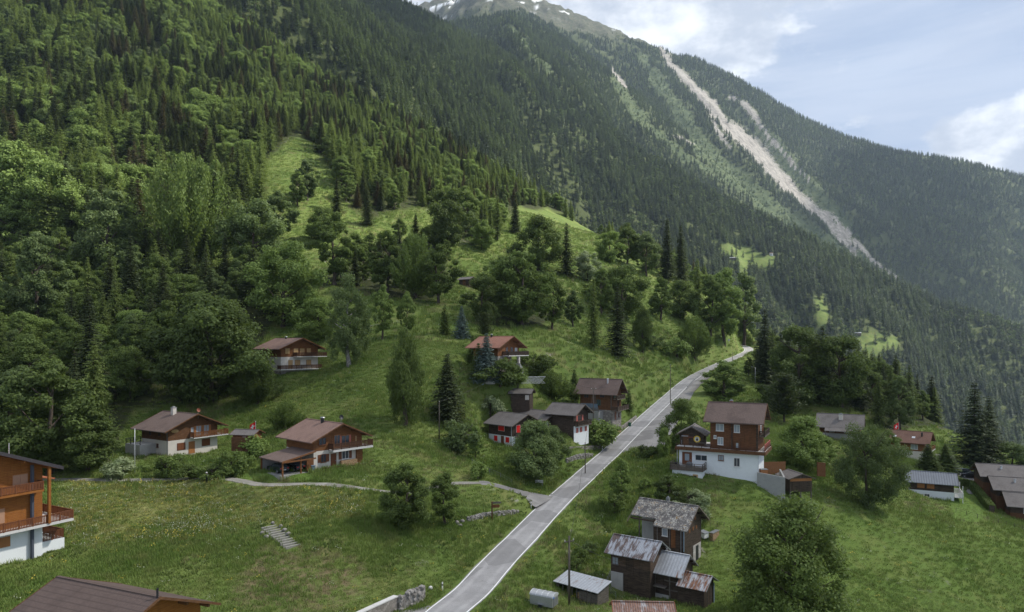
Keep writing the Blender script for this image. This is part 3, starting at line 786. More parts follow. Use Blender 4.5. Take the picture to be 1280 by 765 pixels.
stock('spruce', 24, [conifer(201, W=9.6, nb=13, st=9), conifer(202, W=8.6, nb=13, st=9, ragged=.42), conifer(203, W=10.8, nb=13, st=9, ragged=.35), conifer(204, W=8.2, nb=13, st=9, levels=48)])
stock('larch', 26, [conifer(211, 26, 9.4, 46, 12, 9, 'larch', L_LARCH, .62, .03, .45), conifer(212, 26, 10.8, 46, 12, 9, 'larch', L_LARCH, .66, .02, .5), conifer(213, 26, 8.2, 48, 11, 9, 'larch', L_LARCH, .60, .05, .45), conifer(214, 26, 10.0, 42, 12, 9, 'larch', L_LARCH, .66, .08, .65)])
remat('rust', 'spruce', L_RUST)
stock('blue', 9, [conifer(221, 9, 6.8, 38, 16, 8, 'fir', L_BLUE, .42, .02, .3)])
stock('youngspruce', 9, [conifer(222, 9, 5.6, 40, 16, 8, 'spruce', L_SPRUCE, .40, .03, .25), conifer(223, 9, 5.0, 40, 16, 8, 'fir', L_DARK, .36, .03, .2)])
stock('pine', 12, [conifer(231, 12, 8.0, 26, 10, 8, 'pine', L_SPRUCE, .6, .16, .35)])
stock('cypress', 5, [conifer(241, 5, 1.9, 30, 10, 4, 'larch', L_DARK, .26, .01, .2)])

def plant(key, name, loc, h, label, cat, group=None, wide=1.0, var=None, rz=None):
    v = STOCK[key]; t, c, H = v[(random.randrange(len(v)) if var is None else var) % len(v)]
    s = h / H
    e = empty(name, loc, random.uniform(0, 6.28) if rz is None else rz, label, cat, group, (s * wide, s * wide, s))
    put(bpy.data.objects.new('trunk', t), e); put(bpy.data.objects.new('crown', c), e)
    return e

# ------------------------------------------------------------------ trees one can tell apart
# (stock key, name, base px, base py, height px, width factor, label, category)
SOLO = [
 ('brush','broadleaf_tree',236,338,150,1.0,'wide feathery light green tree standing alone at the left end of the upper meadow','tree'),
 ('spruce','spruce_tree',298,253,54,1.0,'small dark spruce standing alone at the top of the upper meadow','tree'),
 ('bright','broadleaf_tree',354,408,104,1.05,'bright green dense tree directly above the uppermost brown chalet','tree'),
 ('darkbroad','broadleaf_tree',264,503,134,1.12,'huge dark green broadleaf tree left of the uppermost brown chalet','tree'),
 ('tall','broadleaf_tree',418,356,88,1.15,'round dark broadleaf tree above the terrace track, left of the meadow strip','tree'),
 ('birch','weeping_tree',436,458,112,1.0,'dark weeping tree with pale leaning trunk beside the uppermost chalet','tree'),
 ('birch','weeping_tree',507,532,122,0.98,'thin sparse weeping tree alone in the middle of the slope meadow','tree'),
 ('youngspruce','spruce_tree',559,523,82,1.05,'dense dark conical spruce in the middle of the slope meadow','tree'),
 ('cypress','cypress',556,418,38,1.25,'small very dark egg shaped conifer at the end of the terrace track','tree'),
 ('blue','blue_spruce',577,422,40,0.9,'young blue spruce behind the small dark egg shaped conifer','tree'),
 ('blue','blue_spruce',608,476,60,1.0,'blue green spruce in front of the red roofed chalet','tree'),
 ('youngspruce','spruce_tree',591,452,34,1.1,'short dark spruce at the back corner of the red roofed chalet','tree'),
 ('pine','pine_tree',606,424,34,1.0,'flat topped dark pine just behind the red roofed chalet','tree'),
 ('grey','broadleaf_tree',668,600,72,1.1,'round mid green tree in front of the chalet with red shutters','tree'),
 ('grey','broadleaf_tree',690,580,46,0.9,'small bushy tree beside the round tree at the red shuttered chalet','tree'),
 ('darkbroad','shrub_tree',508,662,86,0.92,'large dark bushy tree at the corner of the terrace meadow','tree'),
 ('tall','shrub_tree',556,656,64,1.1,'pair-topped dark bushy tree nearest the pale stone wall by the road','tree'),
 ('bright','young_tree',486,655,34,0.9,'small light green sapling at the foot of the large dark bushy tree','tree'),
 ('spruce','spruce_tree',459,282,50,1.1,'dark spruce among broadleaf trees below the top of the upper meadow','tree'),
 ('spruce','spruce_tree',421,266,46,1.2,'dark spruce at the right edge of the upper meadow','tree'),
 ('darkbroad','broadleaf_tree',560,312,76,0.9,'round topped broadleaf tree left of the sunlit knoll','tree'),
 ('brush','broadleaf_tree',520,372,84,1.0,'broad spreading tree in the middle tree belt above the terrace track','tree'),
 ('tall','broadleaf_tree',484,366,78,1.1,'dull green tree at the left of the middle tree belt','tree'),
 ('tall','broadleaf_tree',548,380,72,1.1,'dark tree at the right foot of the middle tree belt','tree'),
 ('broad','broadleaf_tree',673,338,66,1.0,'round light topped tree left of the single dark spruce on the sunlit knoll','tree'),
 ('spruce','spruce_tree',708,345,68,1.05,'single dark spruce on the sunlit knoll','tree'),
 ('pale','broadleaf_tree',734,352,40,1.1,'pale whitish tree right of the single dark spruce on the knoll','tree'),
 ('broad','broadleaf_tree',652,405,96,1.0,'large broadleaf tree in the middle of the clump above the red roofed chalet','tree'),
 ('tall','broadleaf_tree',690,412,70,0.9,'thin leafy tree at the right end of the clump above the red roofed chalet','tree'),
 ('darkbroad','broadleaf_tree',603,404,58,1.1,'dark rounded tree at the left end of the clump above the red roofed chalet','tree'),
 ('broad','broadleaf_tree',628,392,76,0.9,'tree with uneven crown left of the large tree above the red roof','tree'),
 ('spruce','spruce_tree',644,292,50,1.1,'dark spruce on the crest left of the sunlit knoll','tree'),
 ('bright','broadleaf_tree',602,312,36,1.0,'light green small tree on the sunlit grass left of the knoll','tree'),
 ('larch','larch_tree',742,438,92,0.85,'tall larch at the left of the trees above the road bend','tree'),
 ('spruce','spruce_tree',772,449,92,1.15,'tall dark conifer with a ragged top above the road bend','tree'),
 ('birch','weeping_tree',803,440,58,0.95,'short dark weeping tree above the road bend','tree'),
 ('broad','broadleaf_tree',778,398,66,1.05,'rounded broadleaf tree behind the conifers above the road bend','tree'),
 ('tall','broadleaf_tree',752,395,60,1.0,'dark tree behind the tall larch above the road bend','tree'),
 ('tall','broadleaf_tree',784,332,52,1.1,'broadleaf tree at the right edge of the sunlit knoll','tree'),
 ('tallgrey','broadleaf_tree',808,345,54,1.0,'greyer broadleaf tree left of the dark spruce pair on the ridge','tree'),
 ('spruce','spruce_tree',834,352,80,1.0,'dark spruce, left one of the pair on the ridge above the road','tree'),
 ('spruce','spruce_tree',851,356,76,1.0,'dark spruce, right one of the pair on the ridge above the road','tree'),
 ('brush','shrub_tree',868,448,56,1.15,'leafy shrub tree on the grass above the upper road','tree'),
 ('bushbright','bush',846,446,22,1.3,'low light bush at the left foot of the shrub tree above the upper road','bush'),
 ('tallbright','broadleaf_tree',905,428,90,0.95,'tall broadleaf tree at the far end of the road','tree'),
 ('tall','broadleaf_tree',888,424,78,0.95,'broadleaf tree just left of the tallest tree at the road end','tree'),
 ('tallgrey','broadleaf_tree',930,432,92,0.95,'greyish tree behind the upper bend of the road','tree'),
 ('spruce','spruce_tree',956,478,94,1.2,'dark spruce on the valley side of the upper road bend','tree'),
 ('tall','broadleaf_tree',936,470,24,1.2,'small round tree below the upper road bend','tree'),
 ('darkbroad','broadleaf_tree',996,500,92,0.95,'dark dense tree right of the spruce below the upper road bend','tree'),
 ('spruce','spruce_tree',1028,502,96,1.1,'tall dark conifer, left end of the dark row above the grey roofed chalet','tree'),
 ('darkbroad','broadleaf_tree',1052,508,88,1.0,'dark rounded tree in the dark row above the grey roofed chalet','tree'),
 ('spruce','spruce_tree',1075,510,70,1.1,'shorter dark conifer at the right end of the dark row above the grey roofed chalet','tree'),
 ('tallgrey','broadleaf_tree',1125,540,70,0.9,'thin greyish tree behind the brown roofed house with the flag','tree'),
 ('tallbright','broadleaf_tree',906,508,58,1.9,'broad pale green tree behind the tall brown and white house','tree'),
 ('broad','broadleaf_tree',852,562,62,0.85,'dense tree between the road and the terrace of the brown and white house','tree'),
 ('bright','young_tree',830,572,36,0.6,'thin young tree by the road at the terrace house','tree'),
 ('pine','pine_tree',980,528,62,1.15,'dark round pine behind the right gable of the brown and white house','tree'),
 ('bright','broadleaf_tree',1003,586,64,1.15,'bright green tree right of the brown and white house','tree'),
 ('ashgrey','broadleaf_tree',1084,633,98,0.76,'large round dense grey green tree above the meadow slope','tree'),
 ('bright','bush',1030,585,40,1.0,'light green bush between the bright tree and the large round grey green tree','bush'),
 ('ash','broadleaf_tree',988,790,166,1.0,'big dark leafy tree at the bottom of the meadow right of the old barns','tree'),
 ('spruce','spruce_tree',1218,588,112,1.45,'tall dark spruce, taller of the twin spruces above the low grey roofs','tree'),
 ('spruce','spruce_tree',1236,588,94,1.45,'shorter of the twin dark spruces above the low grey roofs','tree'),
 ('youngspruce','spruce_tree',1160,590,36,1.9,'dark bushy conifer, left of the two behind the low white house','tree'),
 ('youngspruce','spruce_tree',1182,588,34,1.9,'dark bushy conifer, right of the two behind the low white house','tree'),
 ('grey','broadleaf_tree',1266,600,46,1.3,'grey green bushy tree right of the twin spruces','tree'),
 ('broad','broadleaf_tree',1110,572,34,1.0,'round tree left of the brown roofed house with the flag','tree'),
 ('tallbright','young_tree',776,630,58,1.0,'slender young tree on the bank above the old barns','tree'),
 ('darkbroad','broadleaf_tree',836,636,44,1.15,'dark bushy tree behind the chimney of the largest old barn','tree'),
 ('bush','bush',808,634,16,1.0,'bush left of the dark tree behind the largest old barn','bush'),
 ('bush','bush',768,642,24,0.9,'bush at the foot of the slender young tree above the old barns','bush'),
 ('darkbroad','broadleaf_tree',62,592,146,1.0,'large leafy tree at the forest foot behind the left chalet','tree'),
 ('spruce','spruce_tree',112,500,132,1.05,'tall dark brownish spruce in the mixed wood on the left','tree'),
 ('spruce','spruce_tree',163,405,112,1.0,'dark brownish spruce below the feathery tree on the left','tree'),
 ('tallgrey','broadleaf_tree',48,420,130,0.95,'grey green tall tree with a pale trunk in the left mixed wood','tree'),
 ('darkbroad','broadleaf_tree',110,590,80,1.3,'leafy tree at the forest foot left of the driveway chalet','tree'),
 ('tall','broadleaf_tree',206,475,96,1.0,'light crowned tree left of the huge dark broadleaf tree','tree'),
 ('brushdark','broadleaf_tree',322,506,58,1.2,'dark low tree at the right foot of the huge dark broadleaf tree','tree'),
 ('bright','broadleaf_tree',18,300,128,1.0,'bright leafy tree at the left edge below the larch forest','tree'),
 ('bright','broadleaf_tree',62,305,98,1.0,'yellowish green leafy tree beside the bright one at the left edge','tree'),
 ('grey','broadleaf_tree',135,350,120,0.9,'grey leaved tree among the mixed wood above the brownish spruces','tree'),
 ('bright','broadleaf_tree',398,425,52,1.1,'light green low tree right behind the uppermost chalet','tree'),
 ('tallbright','young_tree',478,424,66,0.8,'slender light tree at the left end of the terrace track','tree'),
 ('tallbright','young_tree',509,420,54,0.7,'small slender tree standing above the terrace track','tree'),
 ('grey','broadleaf_tree',316,340,88,1.1,'greyish open tree at the right of the feathery tree','tree'),
 ('tallgrey','broadleaf_tree',384,250,52,1.2,'small grey tree on the upper meadow slope','tree'),
 ('brush','bush',690,500,38,1.5,'large round grey green bush above the black shed','bush'),
 ('youngspruce','spruce_tree',718,495,34,1.2,'dark conifer behind the large round bush above the black shed','tree'),
 ('bushdark','bush',625,482,30,1.3,'dark bush below the left corner of the red roofed chalet','bush'),
 ('bush','bush',643,480,18,1.5,'bush under the balcony of the red roofed chalet','bush'),
 ('youngspruce','spruce_tree',598,472,44,1.2,'dark young conifer left of the blue green spruce','tree'),
 ('bushdark','bush',668,470,26,1.2,'dark bush right of the red roofed chalet','bush'),
 ('cypress','cypress',786,515,30,1.2,'small dark columnar conifer right of the weathered wooden house','tree'),
 ('bushpale','bush',613,522,26,0.9,'pale flowering bush behind the chalet with red shutters','bush'),
 ('bushbright','bush',745,555,28,1.3,'bright bush between the road and the pink shuttered chalet','bush'),
 ('tallbright','young_tree',594,574,42,0.8,'young tree left of the chalet with red shutters','tree'),
 ('bushgrey','bush',576,562,32,1.1,'grey green bush left of the young tree by the red shuttered chalet','bush'),
 ('bushbright','bush',598,598,20,1.0,'small light bush below the young tree by the red shuttered chalet','bush'),
 ('bush','bush',212,598,26,1.3,'dark shrub at the front of the driveway chalet, left one','bush'),
 ('bushdark','bush',236,599,18,1.4,'dark shrub at the front of the driveway chalet, middle one','bush'),
 ('bush','bush',266,599,16,1.4,'shrub at the front right corner of the driveway chalet','bush'),
 ('bushpale','bush',150,598,24,1.5,'pale silvery shrub by the path left of the driveway chalet','bush'),
 ('bush','bush',290,594,28,1.0,'tall shrub between the driveway chalet and the garden shed','bush'),
 ('brush','bush',357,535,34,1.3,'round dull green bush behind the chalet with the carport','bush'),
 ('bushbright','bush',318,572,26,1.2,'light shrub in front of the garden shed','bush'),
 ('bushpale','bush',862,636,22,1.3,'cream flowering shrub behind the largest old barn','bush'),
 ('bushpale','bush',876,655,20,1.1,'cream flowering shrub at the gable of the largest old barn','bush'),
 ('bush','bush',724,704,20,0.8,'bush on the bank left of the tin roofed barn','bush'),
 ('bushgrey','bush',737,692,14,1.0,'grey bush beside the stone bank left of the tin roofed barn','bush'),
 ('bush','bush',721,716,18,0.9,'small dark bush behind the long shed','bush'),
 ('bushdark','bush',808,572,14,1.1,'dark bush on the slope below the terrace house yard','bush'),
 ('bushbright','bush',806,612,14,1.0,'bush on the slope left of the low white annex','bush'),
 ('bushbright','bush',1124,556,14,1.0,'light bush at the left of the flag house','bush'),
 ('bush','bush',1126,606,22,1.1,'bush right of the large round grey green tree','bush'),
 ('bushdark','bush',985,506,30,1.2,'dark bush in front of the dark dense tree below the road bend','bush'),
 ('tall','broadleaf_tree',372,258,44,1.0,'mid green tree in the middle of the upper meadow','tree'),
 ('tallgrey','broadleaf_tree',346,300,60,1.2,'grey green tree at the lower left of the upper meadow','tree'),
 ('broad','broadleaf_tree',402,300,40,1.1,'round small tree at the foot of the upper meadow','tree'),
 ('tall','broadleaf_tree',582,290,56,1.1,'leafy tree between the round topped tree and the sunlit knoll','tree'),
 ('larch','larch_tree',622,300,56,1.0,'larch at the left end of the sunlit knoll','tree'),
 ('tallgrey','broadleaf_tree',716,408,44,1.0,'grey green tree on the slope left of the tall larch','tree'),
 ('bright','broadleaf_tree',762,330,40,1.1,'light green tree at the top of the slope above the road','tree'),
 ('tall','broadleaf_tree',826,400,54,1.1,'tree on the slope left of the shrub tree above the upper road','tree'),
 ('broad','broadleaf_tree',850,398,46,1.1,'round tree below the dark spruce pair on the ridge','tree'),
 ('larch','larch_tree',872,392,70,1.0,'larch right of the dark spruce pair on the ridge','tree'),
 ('bush','bush',742,372,18,1.4,'low bush on the open slope above the clump of conifers','bush'),
 ('bushgrey','bush',815,436,16,1.4,'low grey bush on the slope right of the dark weeping tree','bush'),
]
for key, nm, px, py, hp, wd, lb, ct in SOLO:
    p = sight(px, py)
    plant(key, nm, p, hp * p.y / F, lb, ct, None, wd, 1 if key == 'ashgrey' else 0 if key == 'ash' else None)

# ------------------------------------------------------------------ woods on the near hillside
def grid_pts(x0, x1, y0, y1, cell, g):
    xs = np.arange(x0, x1, cell); ys = np.arange(y0, y1, cell); X, Y = np.meshgrid(xs, ys)
    return (X + g.uniform(-.42, .42, X.shape) * cell).ravel(), (Y + g.uniform(-.42, .42, X.shape) * cell).ravel()
g = np.random.default_rng(5)
solo_xy = np.array([sight(s[2], s[3])[:2] for s in SOLO])
fx, fy = grid_pts(-760, 330, 105, 830, 8.2, g)
fz = bil(Z, fx, fy); px = CX + F * fx / fy; py = HY - F * fz / fy
px_j, py_j = px + 5 * fbm(px / 9, py / 9, 13, 2), py + 5 * fbm(px / 9, py / 9, 14, 2)
ok = (px > -400) & (px < 1640) & (py < 700) & (fy / S < np.interp(px, PXC, ne[0]) + 22)
HL = in_poly(px_j, py_j, WOOD_HILL) & ok; MX = in_poly(px_j, py_j, WOOD_MIXED) & ok
BD = (in_poly(px_j, py_j, WOOD_BAND) | in_poly(px_j, py_j, WOOD_CLUMP)) & ok; RT = in_poly(px_j, py_j, WOOD_RIGHT) & ok
crest = ok & (fy / S > np.interp(px, PXC, ne[0]) - 14) & (px < 930) & (px > 200) & ~((px > 655) & (px < 760) & (g.uniform(size=len(px)) < .4))
cand = []
sel = np.nonzero(HL | MX | BD | RT | crest)[0]
gap = fbm(fx / 30, fy / 30, 77, 3)
for i in sel:
    dmin = np.min(np.hypot(solo_xy[:, 0] - fx[i], solo_xy[:, 1] - fy[i]))
    if dmin < (6.5 if py[i] > 250 else 4): continue
    if abs(px[i] - 370) < 70 and 395 < py[i] < 500: continue
    r = g.uniform(); n = fbm(np.array([fx[i] / 26]), np.array([fy[i] / 26]), 55, 3)[0]
    big = 1.30 - .42 * min(1, max(0, (px[i] - 120) / 330))
    if HL[i] or (crest[i] and not (BD[i] or MX[i] or RT[i])):
        if gap[i] < -.42: continue
        if n + r * .5 > .40: key, h = 'spruce', g.uniform(17, 27)
        elif r < .30: key, h = g.choice(['tallgrey', 'tall', 'tallbright', 'bright']), g.uniform(13, 20)
        else: key, h = 'larch', g.uniform(16, 26)
        if key == 'spruce' and g.uniform() < .22: key = 'rust'
        h *= big * (.85 if py[i] > 235 and px[i] > 380 else 1)
    elif MX[i]:
        if r < .30: key, h = ('spruce' if r < .17 else 'larch'), g.uniform(15, 23)
        elif r < .55: key, h = 'tall', g.uniform(12, 18)
        elif r < .72: key, h = 'broad', g.uniform(8, 13)
        elif r < .85: key, h = 'tallgrey', g.uniform(11, 17)
        else: key, h = 'bright', g.uniform(7, 12)
        if g.uniform() < .16: continue
    elif BD[i]:
        if r < .68: continue
        key, h = (('tall', g.uniform(9, 14)) if r < .84 else ('broad', g.uniform(7, 12)) if r < .92 else ('spruce', g.uniform(10, 15)))
    else:
        if r < .12: continue
        key, h = (('spruce', g.uniform(15, 22)) if r < .5 else ('larch', g.uniform(16, 22)) if r < .72 else ('tall', g.uniform(11, 17)))
    cand.append((key, fx[i], fy[i], fz[i], h, px[i], py[i]))
NAMES = {'rust': ('spruce_tree', 'brownish spruce in the forest on the near hillside', 'brownish spruces on the near hillside'), 'tallbright': ('broadleaf_tree', 'fresh green tall tree among the conifers on the near hillside', 'fresh green trees of the near woods'),
         'spruce': ('spruce_tree', 'dark spruce in the forest on the near hillside', 'forest spruces on the near hillside'),
         'larch': ('larch_tree', 'soft green larch in the forest on the near hillside', 'forest larches on the near hillside'),
         'tall': ('broadleaf_tree', 'leafy broadleaf tree in the mixed wood on the near hillside', 'broadleaf trees of the near woods'),
         'broad': ('broadleaf_tree', 'leafy broadleaf tree in the mixed wood on the near hillside', 'broadleaf trees of the near woods'),
         'tallgrey': ('broadleaf_tree', 'greyish broadleaf tree in the mixed wood on the near hillside', 'greyish broadleaf trees of the near woods'),
         'bright': ('broadleaf_tree', 'light green broadleaf tree in the mixed wood on the near hillside', 'light green broadleaf trees of the near woods')}
fam = lambda k: 'conifer' if k in ('spruce', 'larch', 'rust') else 'leafy'
cand.sort(key=lambda c: -c[4] / c[2])
quota = {'conifer': 200, 'leafy': 100}
rest = []
for c in cand:
    key, x, y, z, h, px_, py_ = c
    vis = -15 < px_ < 1295 and py_ - h * F / y < 765 and py_ > -20
    f = fam(key)
    if vis and quota[f] > 0:
        quota[f] -= 1; nm, lb, gp = NAMES[key]
        plant(key, nm, (x, y, z - .15), h, lb, 'tree', gp, g.uniform(.85, 1.5))
    else: rest.append(c)

# ------------------------------------------------------------------ woods too many to count
def merged(key):
    o = []
    for t, c, H in STOCK[key]:
        nt, nc = len(t.polygons), len(c.polygons); bmm = bmesh.new(); bmm.from_mesh(t); bmm.from_mesh(c)
        m = bpy.data.meshes.new(key); bmm.to_mesh(m); bmm.free(); m.materials.append(t.materials[0]); m.materials.append(c.materials[0])
        m.polygons.foreach_set('material_index', np.r_[np.zeros(nt, np.int32), np.ones(nc, np.int32)])
        o.append((m, H))
    return o
def scatter(name, pts, rot, scale, vid, meshes, label, mat=None):
    """one object: points that carry instances of the given meshes"""
    src = bpy.data.collections.new(name + '_kinds')
    for i, m in enumerate(meshes): src.objects.link(bpy.data.objects.new('%s_kind_%03d' % (name, i), m))
    me = bpy.data.meshes.new(name); pts = np.asarray(pts, np.float32); me.vertices.add(len(pts)); me.vertices.foreach_set('co', pts.ravel())
    attr(me, 'rz', rot); a = me.attributes.new('sc', 'FLOAT_VECTOR', 'POINT'); a.data.foreach_set('vector', np.asarray(scale, np.float32).ravel())
    a = me.attributes.new('vid', 'INT', 'POINT'); a.data.foreach_set('value', np.asarray(vid, np.int32))
    ob = put(bpy.data.objects.new(name, me)); tag(ob, label, kind='stuff')
    ng = bpy.data.node_groups.new(name, 'GeometryNodeTree')
    ng.interface.new_socket('Geometry', in_out='INPUT', socket_type='NodeSocketGeometry'); ng.interface.new_socket('Geometry', in_out='OUTPUT', socket_type='NodeSocketGeometry')
    N = ng.nodes.new; Lk = ng.links.new
    gi = N('NodeGroupInput'); go = N('NodeGroupOutput'); ip = N('GeometryNodeInstanceOnPoints'); ci = N('GeometryNodeCollectionInfo')
    ci.inputs['Collection'].default_value = src; ci.inputs['Separate Children'].default_value = True; ci.inputs['Reset Children'].default_value = True
    def named(n, ty):
        q = N('GeometryNodeInputNamedAttribute'); q.data_type = ty; q.inputs['Name'].default_value = n; return q.outputs['Attribute']
    Lk(gi.outputs[0], ip.inputs['Points']); Lk(ci.outputs[0], ip.inputs['Instance']); ip.inputs['Pick Instance'].default_value = True
    Lk(named('vid', 'INT'), ip.inputs['Instance Index']); Lk(named('sc', 'FLOAT_VECTOR'), ip.inputs['Scale'])
    cx = N('ShaderNodeCombineXYZ'); Lk(named('rz', 'FLOAT'), cx.inputs['Z'])
    e2r = N('FunctionNodeEulerToRotation'); Lk(cx.outputs[0], e2r.inputs[0]); Lk(e2r.outputs[0], ip.inputs['Rotation'])
    Lk(ip.outputs[0], go.inputs[0])
    md = ob.modifiers.new('scatter', 'NODES'); md.node_group = ng
    return ob
keys = ['spruce', 'larch', 'tall', 'broad', 'tallgrey', 'bright', 'rust', 'tallbright']
lib = []; first = {}
for kk in keys:
    first[kk] = (len(lib), len(STOCK[kk])); lib += merged(kk)
vid = np.array([first[c[0]][0] + g.integers(first[c[0]][1]) for c in rest])
hh = np.array([c[4] for c in rest]) / np.array([lib[v][1] for v in vid]); wv = g.uniform(.85, 1.5, len(rest))
scatter('hillside_forest', [(c[1], c[2], c[3] - .15) for c in rest], g.uniform(0, 6.28, len(rest)), np.column_stack([hh * wv, hh * wv, hh]), vid, [m for m, _ in lib], 'dense larch and spruce forest higher up the near hillside')

# far slopes: simpler trees, tens of pixels to a few pixels tall
STOCK['farspruce'] = [(*conifer(301 + i, 26, 9.0 + i * .9, 16, 8, 3, 'spruce', L_FARS, 1.9, .04, .4), 26) for i in range(3)]
STOCK['farlarch'] = [(*conifer(311 + i, 26, 11.0 + i * 1.0, 16, 8, 3, 'larch', L_FARL, 1.9, .04, .5), 26) for i in range(3)]
STOCK['farleaf'] = [(*broadleaf(321 + i, 15, 10.0, .02, 26, 620, .95, 'round', L_GREY), 15) for i in range(2)]
STOCK['farbush'] = [(*broadleaf(331, 6, 9.0, .0, 14, 260, .95, 'round', L_GREY), 6)]
def woods(name, mass, cell, y0, y1, label, seed):
    g = np.random.default_rng(seed)
    x, y = grid_pts(-900 if mass == 1 else -1500, 3000, y0 * S, y1 * S, cell, g)
    px = CX + F * x / y; k = (px > -160) & (px < 1440); x, y, px = x[k], y[k], px[k]
    r = np.clip((np.log(y) - math.log(YR[0])) / (math.log(YR[-1]) - math.log(YR[0])) * (NR - 1), 0, NR - 1).round().astype(int)
    c = np.clip((px - PXC[0]) / (PXC[1] - PXC[0]), 0, NC - 1).round().astype(int)
    sil = {1: M_NEAR, 2: M_MID, 3: M_FAR}
    own = MASS[r, c]; k = np.isin(own, mass if isinstance(mass, tuple) else (mass,))
    x, y, px, r, c, own = x[k], y[k], px[k], r[k], c[k], own[k]
    z = bil(Z, x, y); py = HY - F * z / y
    end = np.select([own == 1, own == 2], [M_NEAR['rng'](px), M_MID['rng'](px)], M_FAR['rng'](px)) * S
    u = g.uniform(size=len(x))
    bare = np.maximum(np.maximum(np.clip(A_rock[r, c] * 1.9 - .1, 0, 1), A_alp[r, c] * 1.15), A_young[r, c] * .22)
    bare = np.maximum(bare, np.where(own >= 2, sstep(1150, 1750, z) * sstep(-.05, .30, fbm(x / 210, y / 90, seed + 31, 4)) * .85, 0))
    bare = np.where(glade[r, c], .93, bare)
    thin = sstep(.12, .42, fbm(x / 70, y / 70, seed + 3, 4)) * .45
    k = (u > bare) & (u > thin) & (py < 700) & (y < end + 15)
    x, y, z, px, py, r, c = x[k], y[k], z[k], px[k], py[k], r[k], c[k]
    n = fbm(x / 130, y / 130, seed + 9, 4) + .35 * g.uniform(-1, 1, len(x)); yg = A_young[r, c]
    q = g.uniform(size=len(x))
    kind = np.where(yg > .35, np.where(q < .62, 3, np.where(q < .8, 2, 1)), np.where(n > .22, 1, np.where((n < -.30) & (q < .55), 2, 0)))
    kind = np.where((kind == 0) & (q > .86), 1, kind)
    base = np.array([0, 3, 6, 8])[kind]; num = np.array([3, 3, 2, 1])[kind]
    vid = base + (g.uniform(size=len(x)) * num).astype(int)
    h = np.array([1.0, .95, .9, .9])[kind] * g.uniform(.62, 1.18, len(x)) * np.where(yg > .35, .7, 1.0)
    h *= 1 - .45 * np.clip(A_alp[r, c] * 1.5, 0, 1)
    w = h * g.uniform(.9, 1.25, len(x))
    ms = [m for kk in ('farspruce', 'farlarch', 'farleaf', 'farbush') for m, _ in FAR[kk]]
    scatter(name, np.column_stack([x, y, z - .3]), g.uniform(0, 6.28, len(x)), np.column_stack([w, w, h]), vid, ms, label)
    return len(x)
FAR = {kk: merged(kk) for kk in ('farspruce', 'farlarch', 'farleaf', 'farbush')}
print('WOODS', len(cand), len(rest), woods('mountain_forest', 1, 9.5, 330, 1720, 'conifer forest covering the middle mountain slope', 21),
      woods('distant_forest', (2, 3), 12.5, 900, 3600, 'bluish conifer forest on the far mountain around the rock slide', 22))

